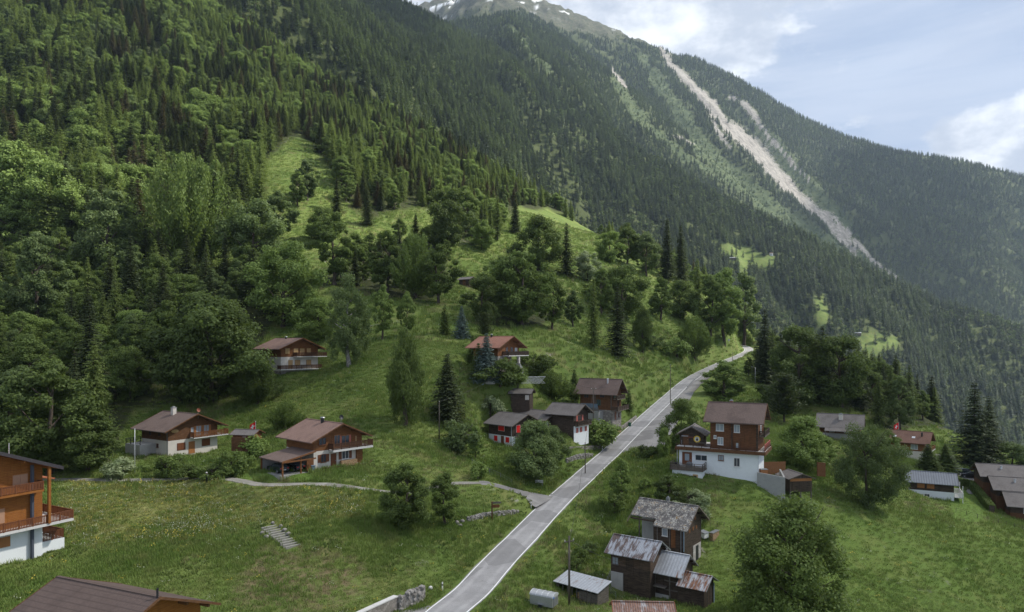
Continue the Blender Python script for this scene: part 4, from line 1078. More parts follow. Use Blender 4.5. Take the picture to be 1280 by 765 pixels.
# ================================================================== HOUSES
class MB:
    """collects shapes into one mesh"""
    def __init__(self): self.v = []; self.f = []
    def add(self, V, Fc):
        o = len(self.v); self.v += [tuple(map(float, p)) for p in V]; self.f += [tuple(i + o for i in q) for q in Fc]; return self
    def box(self, x0, x1, y0, y1, z0, z1):
        if x0 > x1: x0, x1 = x1, x0
        if y0 > y1: y0, y1 = y1, y0
        if z0 > z1: z0, z1 = z1, z0
        V = [(x0, y0, z0), (x1, y0, z0), (x1, y1, z0), (x0, y1, z0), (x0, y0, z1), (x1, y0, z1), (x1, y1, z1), (x0, y1, z1)]
        return self.add(V, [(3, 2, 1, 0), (4, 5, 6, 7), (0, 1, 5, 4), (1, 2, 6, 5), (2, 3, 7, 6), (3, 0, 4, 7)])
    def prism(self, poly, d):
        """polygon (3D points, one plane) pushed along vector d"""
        n = len(poly); d = Vector(d); A = [Vector(p) for p in poly]; B = [p + d for p in A]
        nrm = Vector((0, 0, 0))
        for i in range(n): nrm += A[i].cross(A[(i + 1) % n])
        if nrm.dot(d) > 0: A, B = B, A
        Fc = [tuple(range(n)), tuple(range(2 * n - 1, n - 1, -1))]
        for i in range(n): j = (i + 1) % n; Fc.append((i, n + i, n + j, j))
        return self.add(A + B, Fc)
    def bar(self, a, b, w, h=None):
        a, b = Vector(a), Vector(b); h = h or w; d = (b - a).normalized()
        s = d.cross(Vector((0, 0, 1)));  s = Vector((1, 0, 0)) if s.length < 1e-4 else s.normalized()
        u = s.cross(d).normalized()
        q = [a + s * w / 2 + u * h / 2, a - s * w / 2 + u * h / 2, a - s * w / 2 - u * h / 2, a + s * w / 2 - u * h / 2]
        return self.prism(q, b - a)
    def tube(self, pts, rad, sides=8):
        pts = [Vector(p) for p in pts]; n = len(pts); V = []
        rad = rad if isinstance(rad, (list, tuple)) else [rad] * n
        for i, p in enumerate(pts):
            t = (pts[min(i + 1, n - 1)] - pts[max(i - 1, 0)]).normalized()
            s = t.cross(Vector((0, 0, 1))); s = Vector((1, 0, 0)) if s.length < 1e-3 else s.normalized(); u = s.cross(t)
            V += [p + (s * math.cos(k * 2 * math.pi / sides) + u * math.sin(k * 2 * math.pi / sides)) * rad[i] for k in range(sides)]
        Fc = [tuple(range(sides - 1, -1, -1)), tuple(range((n - 1) * sides, n * sides))]
        for i in range(n - 1):
            for k in range(sides):
                m = (k + 1) % sides; Fc.append((i * sides + k, i * sides + m, (i + 1) * sides + m, (i + 1) * sides + k))
        return self.add(V, Fc)
    def blob(self, c, r, seed=0, n=2):
        bmm = bmesh.new(); bmesh.ops.create_icosphere(bmm, subdivisions=n, radius=1.0); g = random.Random(seed)
        k = [g.uniform(.75, 1.15) for _ in range(3)]
        for v in bmm.verts:
            s = 1 + g.uniform(-.14, .14); v.co = Vector((v.co.x * r[0] * s * k[0], v.co.y * r[1] * s * k[1], v.co.z * r[2] * s)) + Vector(c)
        V = [v.co.copy() for v in bmm.verts]; Fc = [tuple(v.index for v in f.verts) for f in bmm.faces]; bmm.free(); return self.add(V, Fc)
    def mesh(self, name, mat, smooth=False):
        me = bpy.data.meshes.new(name); me.from_pydata(self.v, [], self.f); me.update()
        if mat: me.materials.append(mat)
        if smooth: me.polygons.foreach_set('use_smooth', [True] * len(me.polygons))
        return me
    def build(self, name, mat, parent=None, smooth=False, **kw):
        o = put(bpy.data.objects.new(name, self.mesh(name, mat, smooth)), parent); tag(o, **kw); return o

# ------------------------------------------------------------------ building materials
def m_wood(name, c1, c2, rows=0.22, vertical=False, streak=0.5):
    k = NM(name, 0.75, 0.2)
    n = k.noise(k.coord('Object', (0.5, 0.5, 3.0) if not vertical else (3.0, 3.0, 0.4)), 2.2, 6, 0.65)
    col = k.mix(k.ramp(n, 0.30, 0.70), c1, c2)
    st = k.noise(k.coord('Object', (2.5, 2.5, 0.25)), 1.6, 5, 0.7)
    col = k.mix(k.math('MULTIPLY', k.ramp(st, 0.5, 0.75), streak), col, tuple(x * 0.35 for x in c1))
    w = k.n('ShaderNodeTexWave'); w.wave_type = 'BANDS'; w.bands_direction = 'X' if vertical else 'Z'; w.wave_profile = 'SAW'
    w.inputs['Scale'].default_value = 0.314 / rows; w.inputs['Distortion'].default_value = 0.15
    k.l(k.coord('Object'), w.inputs['Vector'])
    col = k.mix(k.ramp(w.outputs['Fac'], 0.0, 0.16, 0.75, 0.0), col, tuple(x * 0.30 for x in c1))
    k.color(col); k.bump(w.outputs['Fac'], 0.5, 0.03); return k.m
def m_plaster(name, c, dirt=0.35):
    k = NM(name, 0.85, 0.2); n = k.noise(k.coord('Object'), 0.9, 6, 0.7); s = k.noise(k.coord('Object', (1.5, 1.5, .12)), 1.2, 5, 0.7)
    col = k.mix(k.math('MULTIPLY', k.ramp(n, .42, .72), dirt), c, tuple(x * .72 for x in c))
    col = k.mix(k.math('MULTIPLY', k.ramp(s, .56, .78), dirt), col, (c[0] * .55, c[1] * .52, c[2] * .45))
    k.color(col); k.bump(n, .2, .02); return k.m
def m_tiles(name, c1, c2, step=0.33, along='X', lichen=None, blot=0.6):
    """courses of tiles or sheets across the slope (along X), or ribs down the slope (along Y)"""
    k = NM(name, 0.75, 0.25); P = k.coord('Object')
    big = k.noise(P, 0.35, 6, 0.65); fine = k.noise(k.coord('Object', (3, 2.2, 3)), 2.4, 3, 0.6)
    col = k.mix(k.ramp(fine, .3, .7), c1, c2)
    col = k.mix(k.math('MULTIPLY', k.ramp(big, .45, .70), blot), col, tuple(x * .62 for x in c1))
    w = k.n('ShaderNodeTexWave'); w.bands_direction = along; w.wave_profile = 'SAW' if along == 'X' else 'SIN'
    w.inputs['Scale'].default_value = 0.314 / step; k.l(P, w.inputs['Vector'])
    col = k.mix(k.ramp(w.outputs['Fac'], 0.0, 0.3, 0.55, 0.0), col, tuple(x * .45 for x in c1))
    if along == 'X':
        v = k.n('ShaderNodeTexWave'); v.bands_direction = 'Y'; v.inputs['Scale'].default_value = 0.314 / .28; k.l(P, v.inputs['Vector'])
        col = k.mix(k.ramp(v.outputs['Fac'], 0.0, 0.2, 0.3, 0.0), col, tuple(x * .6 for x in c1))
    if lichen:
        l = k.noise(P, 1.1, 7, .75); l2 = k.noise(P, 4.2, 4, .8)
        col = k.mix(k.math('MULTIPLY', k.ramp(l, .44, .54), k.ramp(l2, .46, .53)), col, lichen[0])
        l3 = k.noise(k.coord('Object', (1, 1, 1)), 3.1, 5, .8, .5)
        col = k.mix(k.math('MULTIPLY', k.ramp(l, .50, .58), k.ramp(l3, .52, .57)), col, lichen[1])
    k.color(col); k.bump(w.outputs['Fac'], .5, .04); return k.m
def m_tin(name, base, rust, amount, ribs=.45):
    k = NM(name, 0.5, 0.4); P = k.coord('Object'); k.b.inputs['Metallic'].default_value = 0.25
    n = k.noise(k.coord('Object', (.5, 2.6, .5)), .9, 6, .65); m = k.noise(P, .5, 5, .6); f = k.noise(P, 3, 4, .7)
    col = k.mix(k.ramp(f, .3, .7), base, tuple(x * .8 for x in base))
    rm = k.ramp(k.math('ADD', k.math('MULTIPLY', n, .65), k.math('MULTIPLY', m, .35)), .62 - amount * .35, .70 - amount * .30)
    col = k.mix(rm, col, k.mix(k.ramp(f, .35, .65), rust, tuple(x * .55 for x in rust)))
    w = k.n('ShaderNodeTexWave'); w.bands_direction = 'Y'; w.inputs['Scale'].default_value = .314 / ribs; k.l(P, w.inputs['Vector'])
    col = k.mix(k.ramp(w.outputs['Fac'], 0.0, 0.22, 0.5, 0.0), col, tuple(x * .5 for x in base))
    k.color(col); k.bump(w.outputs['Fac'], .5, .03); return k.m
def m_plain(name, c, rough=.7, spec=.3, metal=0.0, var=.25):
    k = NM(name, rough, spec); k.b.inputs['Metallic'].default_value = metal
    k.color(k.mix(k.math('MULTIPLY', k.ramp(k.noise(k.coord('Object'), 3.0, 5, .7), .35, .7), var), c, tuple(x * .6 for x in c))); return k.m
def m_stone(name, c1, c2, scale=1.6, mortar=(.16, .15, .13)):
    k = NM(name, .9, .15); v = k.n('ShaderNodeTexVoronoi'); v.inputs['Scale'].default_value = scale; v.feature = 'F1'
    k.l(k.coord('Object', (1, 1, 1.5)), v.inputs['Vector'])
    e = k.n('ShaderNodeTexVoronoi'); e.inputs['Scale'].default_value = scale; e.feature = 'DISTANCE_TO_EDGE'; k.l(k.coord('Object', (1, 1, 1.5)), e.inputs['Vector'])
    sp = k.n('ShaderNodeSeparateColor'); k.l(v.outputs['Color'], sp.inputs[0])
    col = k.mix(sp.outputs[0], c1, c2); col = k.mix(k.math('MULTIPLY', k.ramp(k.noise(k.coord('Object'), 5, 5, .7), .4, .7), .4), col, tuple(x * .5 for x in c1))
    col = k.mix(k.ramp(e.outputs['Distance'], .0, .06, 1, 0), col, mortar); k.color(col); k.bump(e.outputs['Distance'], .6, .06); return k.m
W_DARK = m_wood('sun_blackened_timber', (.040, .029, .022), (.098, .072, .054), .24)
W_BROWN = m_wood('brown_timber', (.105, .050, .024), (.17, .085, .042), .22)
W_RED = m_wood('red_brown_timber', (.155, .064, .026), (.24, .108, .045), .22)
W_ORANGE = m_wood('orange_larch_boards', (.25, .090, .022), (.33, .135, .034), .20, False, .35)
W_GREY = m_wood('grey_weathered_timber', (.11, .095, .08), (.19, .17, .15), .2)
W_VERT = m_wood('dark_upright_boards', (.055, .041, .032), (.125, .10, .08), .25, True)
W_RAIL = m_plain('brown_railing_wood', (.085, .040, .022))
W_RAILO = m_plain('orange_railing_wood', (.25, .085, .022))
W_RAILG = m_plain('grey_railing_wood', (.13, .105, .085))
P_WHITE = m_plaster('white_plaster', (.76, .79, .80), .22)
P_CREAM = m_plaster('cream_plaster', (.62, .58, .52), .35)
P_GREY = m_plaster('grey_plaster', (.40, .39, .37), .5)
C_CONC = m_plaster('bare_concrete', (.30, .30, .29), .6)
C_SLAB = m_plaster('pale_slab', (.58, .57, .55), .4)
T_BROWN = m_tiles('brown_roof_tiles', (.135, .095, .080), (.185, .135, .115))
T_RED = m_tiles('faded_red_roof_tiles', (.215, .135, .108), (.285, .185, .15))
T_PINK = m_tiles('reddish_roof_tiles', (.27, .125, .085), (.34, .17, .12))
T_GREY = m_tiles('grey_fibre_slates', (.135, .12, .112), (.195, .178, .168), .4)
T_SLATE = m_tiles('blue_grey_sheets', (.16, .175, .20), (.205, .22, .245), .5, 'Y', None, .3)
T_OLD = m_tiles('old_lichened_slates', (.115, .105, .10), (.17, .158, .150), .3, 'X', ((.42, .41, .37), (.24, .13, .03)))
T_DARK = m_tiles('dark_brown_sheets', (.105, .075, .064), (.135, .098, .084), .55)
T_ORANGE = m_tiles('orange_roof_tiles', (.34, .11, .055), (.42, .16, .08))
TIN = m_tin('pale_galvanised_sheets', (.44, .46, .49), (.26, .13, .075), .22)
TIN_RUST = m_tin('rusty_corrugated_sheets', (.42, .43, .45), (.235, .125, .088), .75, .25)
TIN_MIX = m_tin('patched_corrugated_sheets', (.38, .40, .44), (.13, .085, .07), .52, .25)
G_PANE = NM('dark_window_glass', .12, .5).color((.045, .055, .065)).m
G_PALE = NM('curtained_window_glass', .2, .5).color((.30, .34, .37)).m
PT_WHITE = m_plain('white_joinery', (.72, .71, .68), .5)
PT_RED = m_plain('bright_red_shutters', (.72, .022, .020), .5, .3, 0, .1)
PT_PINK = m_plain('pink_shutters', (.46, .14, .11), .6)
PT_BROWN = m_plain('brown_joinery', (.17, .062, .026), .6)
PT_OCHRE = m_plain('orange_joinery', (.36, .155, .055), .6)
PT_YEL = m_plain('pale_pine_joinery', (.46, .30, .14), .6)
PT_BLUE = m_plain('blue_grey_paint', (.16, .22, .27), .6)
METAL = m_plain('grey_metal', (.28, .29, .30), .45, .4, .5)
METAL_W = m_plain('pale_metal', (.62, .64, .66), .4, .4, .3)
BLACK = m_plain('black_metal', (.025, .025, .028), .5)
RUSTY = m_plain('rust_red_metal', (.24, .085, .05), .7)
STONE = m_stone('rubble_stone', (.20, .18, .16), (.36, .33, .30))
STONE_W = m_stone('pale_stone_facing', (.38, .35, .31), (.55, .53, .50), 1.9, (.28, .25, .22))
WOODPILE = m_stone('stacked_split_logs', (.30, .19, .10), (.46, .33, .2), 5.0, (.03, .02, .015))

HOUSE_LIST = []
class House:
    def __init__(self, name, label, cat, px, py, d, anchor, rz, W, L, group=None, sink=0.0):
        self.W, self.L = W, L; r = R(rz)
        p = at(px, py, d); lx, ly = anchor[0] * W / 2, anchor[1] * L / 2
        self.o = empty(name, (p.x - lx * math.cos(r) + ly * math.sin(r), p.y - lx * math.sin(r) - ly * math.cos(r), p.z - sink), r, label, cat, group)
        self.roof = None; HOUSE_LIST.append((self.o, W, L))
    def P(self, face, u, z, out=0.0):
        """u metres from the left end of a wall as seen from outside"""
        W, L = self.W, self.L
        if face == 'front': return Vector((-W / 2 + u, -L / 2 - out, z))
        if face == 'left': return Vector((-W / 2 - out, L / 2 - u, z))
        if face == 'right': return Vector((W / 2 + out, -L / 2 + u, z))
        return Vector((W / 2 - u, L / 2 + out, z))
    def fb(self, m, face, u0, u1, z0, z1, o0, o1):
        a = self.P(face, u0, z0, o0); b = self.P(face, u1, z1, o1); m.box(a.x, b.x, a.y, b.y, z0, z1); return m
    def block(self, name, mat, z0, z1, ins=0.0, x0=None, x1=None, y0=None, y1=None, **kw):
        W, L = self.W, self.L
        m = MB().box(-W / 2 + ins if x0 is None else x0, W / 2 - ins if x1 is None else x1, -L / 2 + ins if y0 is None else y0, L / 2 - ins if y1 is None else y1, z0, z1)
        return m.build(name, mat, self.o, **kw)
    def gable_wall(self, mat, z0, ze, rise, name='upper_wall', ins=0.0):
        """timber storey with its gables"""
        W, L = self.W / 2 - ins, self.L / 2 - ins; self.ze = ze; self.rise = rise
        m = MB().prism([(-W, -L, z0), (W, -L, z0), (W, -L, ze), (0, -L, ze + rise), (-W, -L, ze)], (0, 2 * L, 0))
        return m.build(name, mat, self.o)
    def make_roof(self, mat, ze, rise, oe=1.1, og=1.2, th=.16, trim=None, og_back=None, purlin=W_BROWN, notch=None):
        W, L = self.W / 2, self.L / 2; s = rise / W; self.s = s; self.ze = ze; self.rise = rise
        ob = og if og_back is None else og_back; y0, y1 = -L - og, L + ob; m = MB(); self.y0, self.y1 = y0, y1
        for sg in (-1, 1):
            e = (sg * (W + oe), ze - oe * s + .05)
            def slab(ya, yb, xe, zee):
                q = [(0, ya, ze + rise + .05), (xe, ya, zee), (xe, yb, zee), (0, yb, ze + rise + .05)]
                m.prism(q if sg > 0 else q[::-1], (0, 0, th))
            if notch and sg == notch[0]:
                _, yc, xc = notch
                slab(y0, yc, *e); slab(yc, y1, sg * xc, ze + rise + .05 - xc * s)
            else: slab(y0, y1, *e)
        self.roof = m.build('roof', mat, self.o)
        MB().box(-.14, .14, y0 + .02, y1 - .02, ze + rise + th + .0, ze + rise + th + .10).build('ridge_cap', mat, self.roof)
        for yy in (y0 - .05, y1 + .002):
            for sg in (-1, 1):
                a = Vector((0, yy, ze + rise + .02)); b = Vector((sg * (W + oe), yy, ze - oe * s + .02))
                q = [a, b, b + Vector((0, 0, th + .07)), a + Vector((0, 0, th + .07))]; MB().prism(q, (0, .05, 0)).build('barge_board', trim or W_BROWN, self.roof)
        if purlin:
            for x in (0, -W * .55, W * .55, -W, W):
                z = ze + rise - abs(x) * s - .12; MB().box(x - .1, x + .1, y0 + .12, y1 - .12, z - .12, z + .1).build('purlin', purlin, self.roof)
        return self.roof
    def chimney(self, x, y, h=1.0, w=.6, mat=P_CREAM, cap=METAL, round_=False):
        z = self.ze + self.rise - abs(x) * self.s
        m = MB()
        if round_: m.tube([(x, y, z - .2), (x, y, z + h)], w / 2, 10)
        else: m.box(x - w / 2, x + w / 2, y - w / 2, y + w / 2, z - .3, z + h)
        c = m.build('chimney', mat, self.roof)
        k = MB()
        if round_: k.tube([(x, y, z + h + .04), (x, y, z + h + .2)], [w * .75, w * .55], 10)
        else:
            k.box(x - w / 2 - .06, x + w / 2 + .06, y - w / 2 - .06, y + w / 2 + .06, z + h + .003, z + h + .1)
            k.box(x - w * .3, x + w * .3, y - w * .3, y + w * .3, z + h + .103, z + h + .32)
        k.build('chimney_cap', cap, c)
    def window(self, face, u, z, w=1.0, h=1.1, frame=PT_WHITE, pane=G_PANE, shut=None, leaves=2, shut_w=None, sill=True):
        f = MB(); t = .08
        self.fb(f, face, u - w / 2 - t, u + w / 2 + t, z - t, z, .003, .07); self.fb(f, face, u - w / 2 - t, u + w / 2 + t, z + h, z + h + t, .003, .07)
        self.fb(f, face, u - w / 2 - t, u - w / 2, z, z + h, .003, .07); self.fb(f, face, u + w / 2, u + w / 2 + t, z, z + h, .003, .07)
        for i in range(1, leaves): c = u - w / 2 + w * i / leaves; self.fb(f, face, c - .035, c + .035, z, z + h, .003, .055)
        o = f.build('window', frame, self.o)
        self.fb(MB(), face, u - w / 2, u + w / 2, z, z + h, .004, .03).build('pane', pane, o)
        if sill: self.fb(MB(), face, u - w / 2 - .14, u + w / 2 + .14, z - t - .06, z - t - .003, .003, .14).build('sill', frame, o)
        if shut:
            sw = shut_w or w / 2
            for a in (u - w / 2 - t - sw - .02, u + w / 2 + t + .02):
                self.fb(MB(), face, a, a + sw, z - .05, z + h + .05, .003, .06).build('shutter', shut, o)
        return o
    def shut_window(self, face, u, z, w=1.1, h=1.1, mat=PT_OCHRE, frame=PT_BROWN):
        f = MB(); t = .07
        self.fb(f, face, u - w / 2 - t, u + w / 2 + t, z - t, z, .003, .05); self.fb(f, face, u - w / 2 - t, u + w / 2 + t, z + h, z + h + t, .003, .05)
        self.fb(f, face, u - w / 2 - t, u - w / 2, z, z + h, .003, .05); self.fb(f, face, u + w / 2, u + w / 2 + t, z, z + h, .003, .05)
        o = f.build('window', frame, self.o)
        for a, b in ((u - w / 2, u - .012), (u + .012, u + w / 2)): self.fb(MB(), face, a, b, z, z + h, .003, .075).build('shutter', mat, o)
        return o
    def door(self, face, u, z, w=1.0, h=2.1, mat=PT_BROWN, frame=None, pane=False):
        f = MB(); t = .09
        self.fb(f, face, u - w / 2 - t, u - w / 2, z, z + h, .003, .06); self.fb(f, face, u + w / 2, u + w / 2 + t, z, z + h, .003, .06); self.fb(f, face, u - w / 2 - t, u + w / 2 + t, z + h, z + h + t, .003, .06)
        d = self.fb(MB(), face, u - w / 2, u + w / 2, z, z + h, .003, .045).build('door', mat, self.o)
        f.build('door_frame', frame or mat, d)
        if pane: self.fb(MB(), face, u - w * .25, u + w * .25, z + h * .35, z + h * .9, .046, .055).build('pane', G_PALE, d)
        self.fb(MB(), face, u + w * .34, u + w * .42, z + .95, z + 1.08, .046, .10).build('handle', METAL, d)
        return d
    def balcony(self, face, u0, u1, z, depth=1.3, slab=C_SLAB, rail=W_RAIL, h=1.0, ends=(True, True), th=.18, style='boards', post_gap=1.6):
        b = self.fb(MB(), face, u0, u1, z - th, z, .003, depth).build('balcony', slab, self.o)
        m = MB()
        def run(a, c):
            a, c = Vector(a), Vector(c); d = c - a; n = max(1, int(round(d.length / post_gap)))
            for i in range(n + 1):
                p = a + d * i / n; m.box(p.x - .06, p.x + .06, p.y - .06, p.y + .06, z - .12, z + h + .06)
            up = Vector((0, 0, 1)); m.bar(a + up * h, c + up * h, .12, .07)
            if style == 'boards':
                m.bar(a + up * .12, c + up * .12, .05, .08); m.bar(a + up * (h - .12), c + up * (h - .12), .05, .08)
                q = max(2, int(d.length / .17))
                for i in range(q): p = a + d * (i + .5) / q; m.box(p.x - .05, p.x + .05, p.y - .025 if abs(d.x) > abs(d.y) else p.y - .05, p.y + .025 if abs(d.x) > abs(d.y) else p.y + .05, z + .09, z + h - .05)
            else:
                for zz in np.linspace(.15, h - .15, 4 if style == 'planks' else 2): m.bar(a + up * zz, c + up * zz, .04, .20 if style == 'planks' else .06)
        o = depth - .08
        run(self.P(face, u0 + .06, z, o), self.P(face, u1 - .06, z, o))
        if ends[0]: run(self.P(face, u0 + .06, z, .05), self.P(face, u0 + .06, z, o - .1))
        if ends[1]: run(self.P(face, u1 - .06, z, .05), self.P(face, u1 - .06, z, o - .1))
        m.build('railing', rail, b); return b
    def pipe(self, face, u, z0, z1, mat=METAL, r=.05, out=.10):
        a = self.P(face, u, z0, out); b = self.P(face, u, z1, out); return MB().tube([a, b], r, 6).build('drainpipe', mat, self.o)
    def dish(self, x, y, h, mat=RUSTY, size=.4):
        z = self.ze + self.rise - abs(x) * self.s
        d = MB().tube([(x, y, z - .6), (x, y, z + h)], .035, 6).build('antenna_mast', METAL, self.roof)
        m = MB(); n = 12; V = [(x, y - .12, z + h)]; 
        for i in range(n): a = i * 2 * math.pi / n; V.append((x - .1 + size * math.cos(a), y - .30 + .1 * math.sin(a), z + h + size * math.sin(a)))
        m.add(V, [(0, i + 1, (i + 1) % n + 1) for i in range(n)]); V2 = [(p[0], p[1] + .03, p[2]) for p in V]; m.add(V2, [(0, (i + 1) % n + 1, i + 1) for i in range(n)])
        m.build('satellite_dish', mat, d)

# ------------------------------------------------------------------ the chalets, each a thing of its own
# 1. orange three storey chalet at the left edge
h = House('chalet', 'orange timber three storey chalet with wraparound balconies at the left edge', 'chalet', 53, 690, 65, (1, -1), 62, 12.5, 10.5)
h.block('basement_wall', P_WHITE, -2.5, 3.7)
h.gable_wall(W_ORANGE, 3.7, 10.7, 2.5)
h.make_roof(T_ORANGE, 10.7, 2.5, 1.5, 1.8, .36, m_plain('dark_fascia', (.045, .04, .045)), purlin=W_ORANGE)
h.block('side_wing', W_ORANGE, 3.72, 8.2, x0=6.25, x1=8.0, y0=-1.5, y1=5.0)
MB().prism([(6.3, -2.1, 9.0), (9.4, -2.1, 8.2), (9.4, 5.6, 8.2), (6.3, 5.6, 9.0)], (0, 0, .16)).build('wing_roof', T_ORANGE, h.o)
h.block('terrace_base', P_WHITE, -2.5, 1.0, x0=6.253, x1=9.2, y0=-4.6, y1=3.0)
h.balcony('front', -.2, 12.5 + 2.9, 3.75, 1.5, C_SLAB, W_RAILO if False else PT_BROWN, 1.05, (True, False), .3)
m = MB().box(6.27, 9.15, -5.247, 3.2, 3.45, 3.75); m.build('side_deck', C_SLAB, h.o)
def railing(ob, pts, z, hgt, mat, gap=.17, post=1.6, name='railing', style='boards'):
    m = MB(); up = Vector((0, 0, 1))
    for a, c in zip(pts[:-1], pts[1:]):
        a = Vector((a[0], a[1], z if len(a) < 3 else a[2])); c = Vector((c[0], c[1], z if len(c) < 3 else c[2])); d = c - a; n = max(1, int(round(d.length / post)))
        for i in range(n + 1): p = a + d * i / n; m.box(p.x - .06, p.x + .06, p.y - .06, p.y + .06, p.z - .1, p.z + hgt + .05)
        m.bar(a + up * hgt, c + up * hgt, .12, .07)
        if style == 'boards':
            q = max(2, int(d.length / gap))
            for i in range(q): p = a + d * (i + .5) / q; m.box(p.x - .045, p.x + .045, p.y - .045, p.y + .045, p.z + .08, p.z + hgt - .04)
        elif style == 'planks':
            for zz in (.2, .45, .7): m.bar(a + up * zz, c + up * zz, .04, .18)
        else:
            for zz in (.35, .7): m.bar(a + up * zz, c + up * zz, .04, .05)
    return m.build(name, mat, ob)
railing(h.o, [(9.08, -6.6), (9.08, 3.1), (6.6, 3.1)], 3.75, 1.05, PT_BROWN)
railing(h.o, [(6.5, -4.5), (9.1, -4.5), (9.1, 2.9)], 1.0, 1.1, PT_BROWN)
h.balcony('front', -.2, 12.0, 8.0, 1.35, W_ORANGE, PT_BROWN, 1.0, (True, True), .25)
h.window('front', 6.2, 8.1, 1.7, 1.9, PT_OCHRE, G_PALE); h.shut_window('front', 10.0, 8.7, 1.6, 1.3, m_plain('faded_shutters', (.40, .235, .15)), PT_OCHRE)
h.shut_window('front', 7.0, 4.6, 2.6, 1.7, m_plain('faded_shutters', (.40, .235, .15)), PT_OCHRE)
h.shut_window('front', 7.6, 1.7, 2.6, 1.2, PT_OCHRE, P_CREAM)
h.pipe('front', 11.2, -1.5, 11.0, m_plain('blue_grey_flue', (.075, .085, .11), .5), .22, .28)
h.chimney(3.0, -1.0, 2.2, .42, BLACK, METAL, True)
MB().box(6.1, 6.4, -6.9, -6.6, 3.75, 10.8).build('corner_post', W_ORANGE, h.o)
MB().tube([(2.0, -6.4, 12.5), (2.0, -6.4, 14.1)], .04, 6).build('antenna_mast', METAL_W, h.roof)

# 2. brown roof at the bottom left corner
h = House('chalet', 'chalet with dark brown sheet roof at the bottom left corner', 'chalet', 197, 748, 44, (0, 0), 67, 10.5, 10.6)
h.o.location += Vector((math.cos(R(157)) * 6.2, math.sin(R(157)) * 6.2, -7.4))
h.block('lower_wall', P_WHITE, -2.5, 2.7); h.gable_wall(W_ORANGE, 2.7, 5.1, 2.25)
h.make_roof(T_DARK, 5.1, 2.25, 1.2, 1.2, .16, W_BROWN)
MB().tube([(-.1, -6.3, 7.4), (-.1, -6.3, 8.3)], .09, 8).build('vent_pipe', BLACK, h.roof)
MB().tube([(-4.5, -3.0, 5.6), (-4.5, -3.0, 6.6)], .04, 6).build('antenna_mast', BLACK, h.roof)
h.shut_window('front', 4, 3.4, 1.1, 1.2)

# 3. brown and cream chalet above the path
h = House('chalet', 'brown chalet with cream basement and pale chimney above the gravel path', 'chalet', 210, 573, 101, (-1, -1), 58, 10.6, 9.0)
h.block('lower_wall', P_CREAM, -2, 3.3); h.gable_wall(W_BROWN, 3.3, 5.7, 2.3)
h.make_roof(T_BROWN, 5.7, 2.3, 1.5, 1.5, .16)
h.chimney(-.9, .8, 1.5, .75, P_CREAM, C_CONC); h.dish(.5, -5.3, 1.1)
h.balcony('front', 4.5, 12.2, 3.5, 1.4, C_SLAB, W_RED, 1.05)
MB().box(5.31, 6.9, -4.49, -2.5, 3.32, 3.5).build('balcony_return', C_SLAB, h.o)
h.shut_window('front', 2.7, 1.3, 1.6, 1.3, PT_BROWN); h.door('front', 4.9, .3, 1.15, 2.3, PT_OCHRE); h.shut_window('front', 8.0, 1.5, 1.7, 1.3, PT_BROWN)
h.window('front', 5.0, 3.7, .6, 1.75, PT_OCHRE, G_PALE, None, 1); h.window('front', 6.4, 3.7, 1.1, 1.9, PT_OCHRE, G_PALE, PT_OCHRE, 2, .3); h.window('front', 8.1, 3.7, 1.1, 1.9, PT_OCHRE, G_PALE, PT_OCHRE, 2, .35)
m = MB(); n = 12; m.prism([h.P('front', 1.4 + .75 * math.cos(i * 2 * math.pi / n), 5.1 + .32 * math.sin(i * 2 * math.pi / n), .003) for i in range(n)], (0, -.06, 0)); m.build('oval_plaque', PT_YEL, h.o)
h.window('left', 3.0, 4.1, .8, .9, PT_BROWN); h.window('left', 6.2, 4.1, .8, .9, PT_BROWN); h.window('left', 5.5, 1.9, .5, .6, PT_BROWN)
h.pipe('left', 8.85, -.5, 5.3)
# its terrace with the low wall
t = tag(MB().box(-8.5, -5.303, -.5, 4.6, -2, 2.6).build('terrace_wall', P_GREY), 'grey walled terrace at the side of the chalet above the path', 'terrace')
t.location = h.o.location; t.rotation_euler = h.o.rotation_euler
railing(t, [(-5.5, 4.5), (-8.4, 4.5), (-8.4, -.4)], 2.6, 1.0, BLACK, style='wires')

# 4. chalet with the carport
h = House('chalet', 'red brown roofed chalet with an open carport at its left side', 'chalet', 392, 588, 89, (-1, -1), 48, 9.8, 8.8)
CARPORT = h
h.block('lower_wall', P_CREAM, -2, 3.15); h.gable_wall(W_RED, 3.15, 5.3, 2.15)
h.make_roof(T_RED, 5.3, 2.15, 1.3, 1.5, .16)
h.chimney(-.5, -.2, 1.0, .62, BLACK, METAL, True); h.dish(.0, -5.2, 1.3, BLACK, .42)
h.balcony('front', 2.9, 11.2, 3.2, 1.5, C_SLAB, W_RAIL, 1.05, (True, True), .35)
MB().box(4.91, 6.35, -4.39, -1.5, 2.85, 3.2).build('balcony_return', C_SLAB, h.o)
h.window('front', 1.9, 1.2, .9, 1.25, PT_BROWN, G_PANE, PT_BROWN, 2, .55); h.door('front', 3.9, .15, .95, 2.2, PT_BROWN)
h.window('front', 6.3, 1.25, 1.3, 1.3, PT_WHITE, G_PANE, PT_BROWN, 2, .6)
h.fb(MB(), 'front', 8.5, 9.78, -.5, 2.8, .004, .30).build('side_boarding', W_RED, h.o)
h.window('front', 1.7, 4.2, 1.3, 1.1, PT_BROWN, G_PANE, None, 2); h.window('front', 4.6, 3.5, 1.1, 2.0, PT_OCHRE, G_PANE, None, 2); h.window('front', 6.3, 3.6, 1.5, 1.7, PT_OCHRE, G_PANE, PT_PINK, 2, .3)
h.fb(MB(), 'front', 8.4, 8.62, 3.4, 5.0, .004, .1).build('trim_board', PT_YEL, h.o)
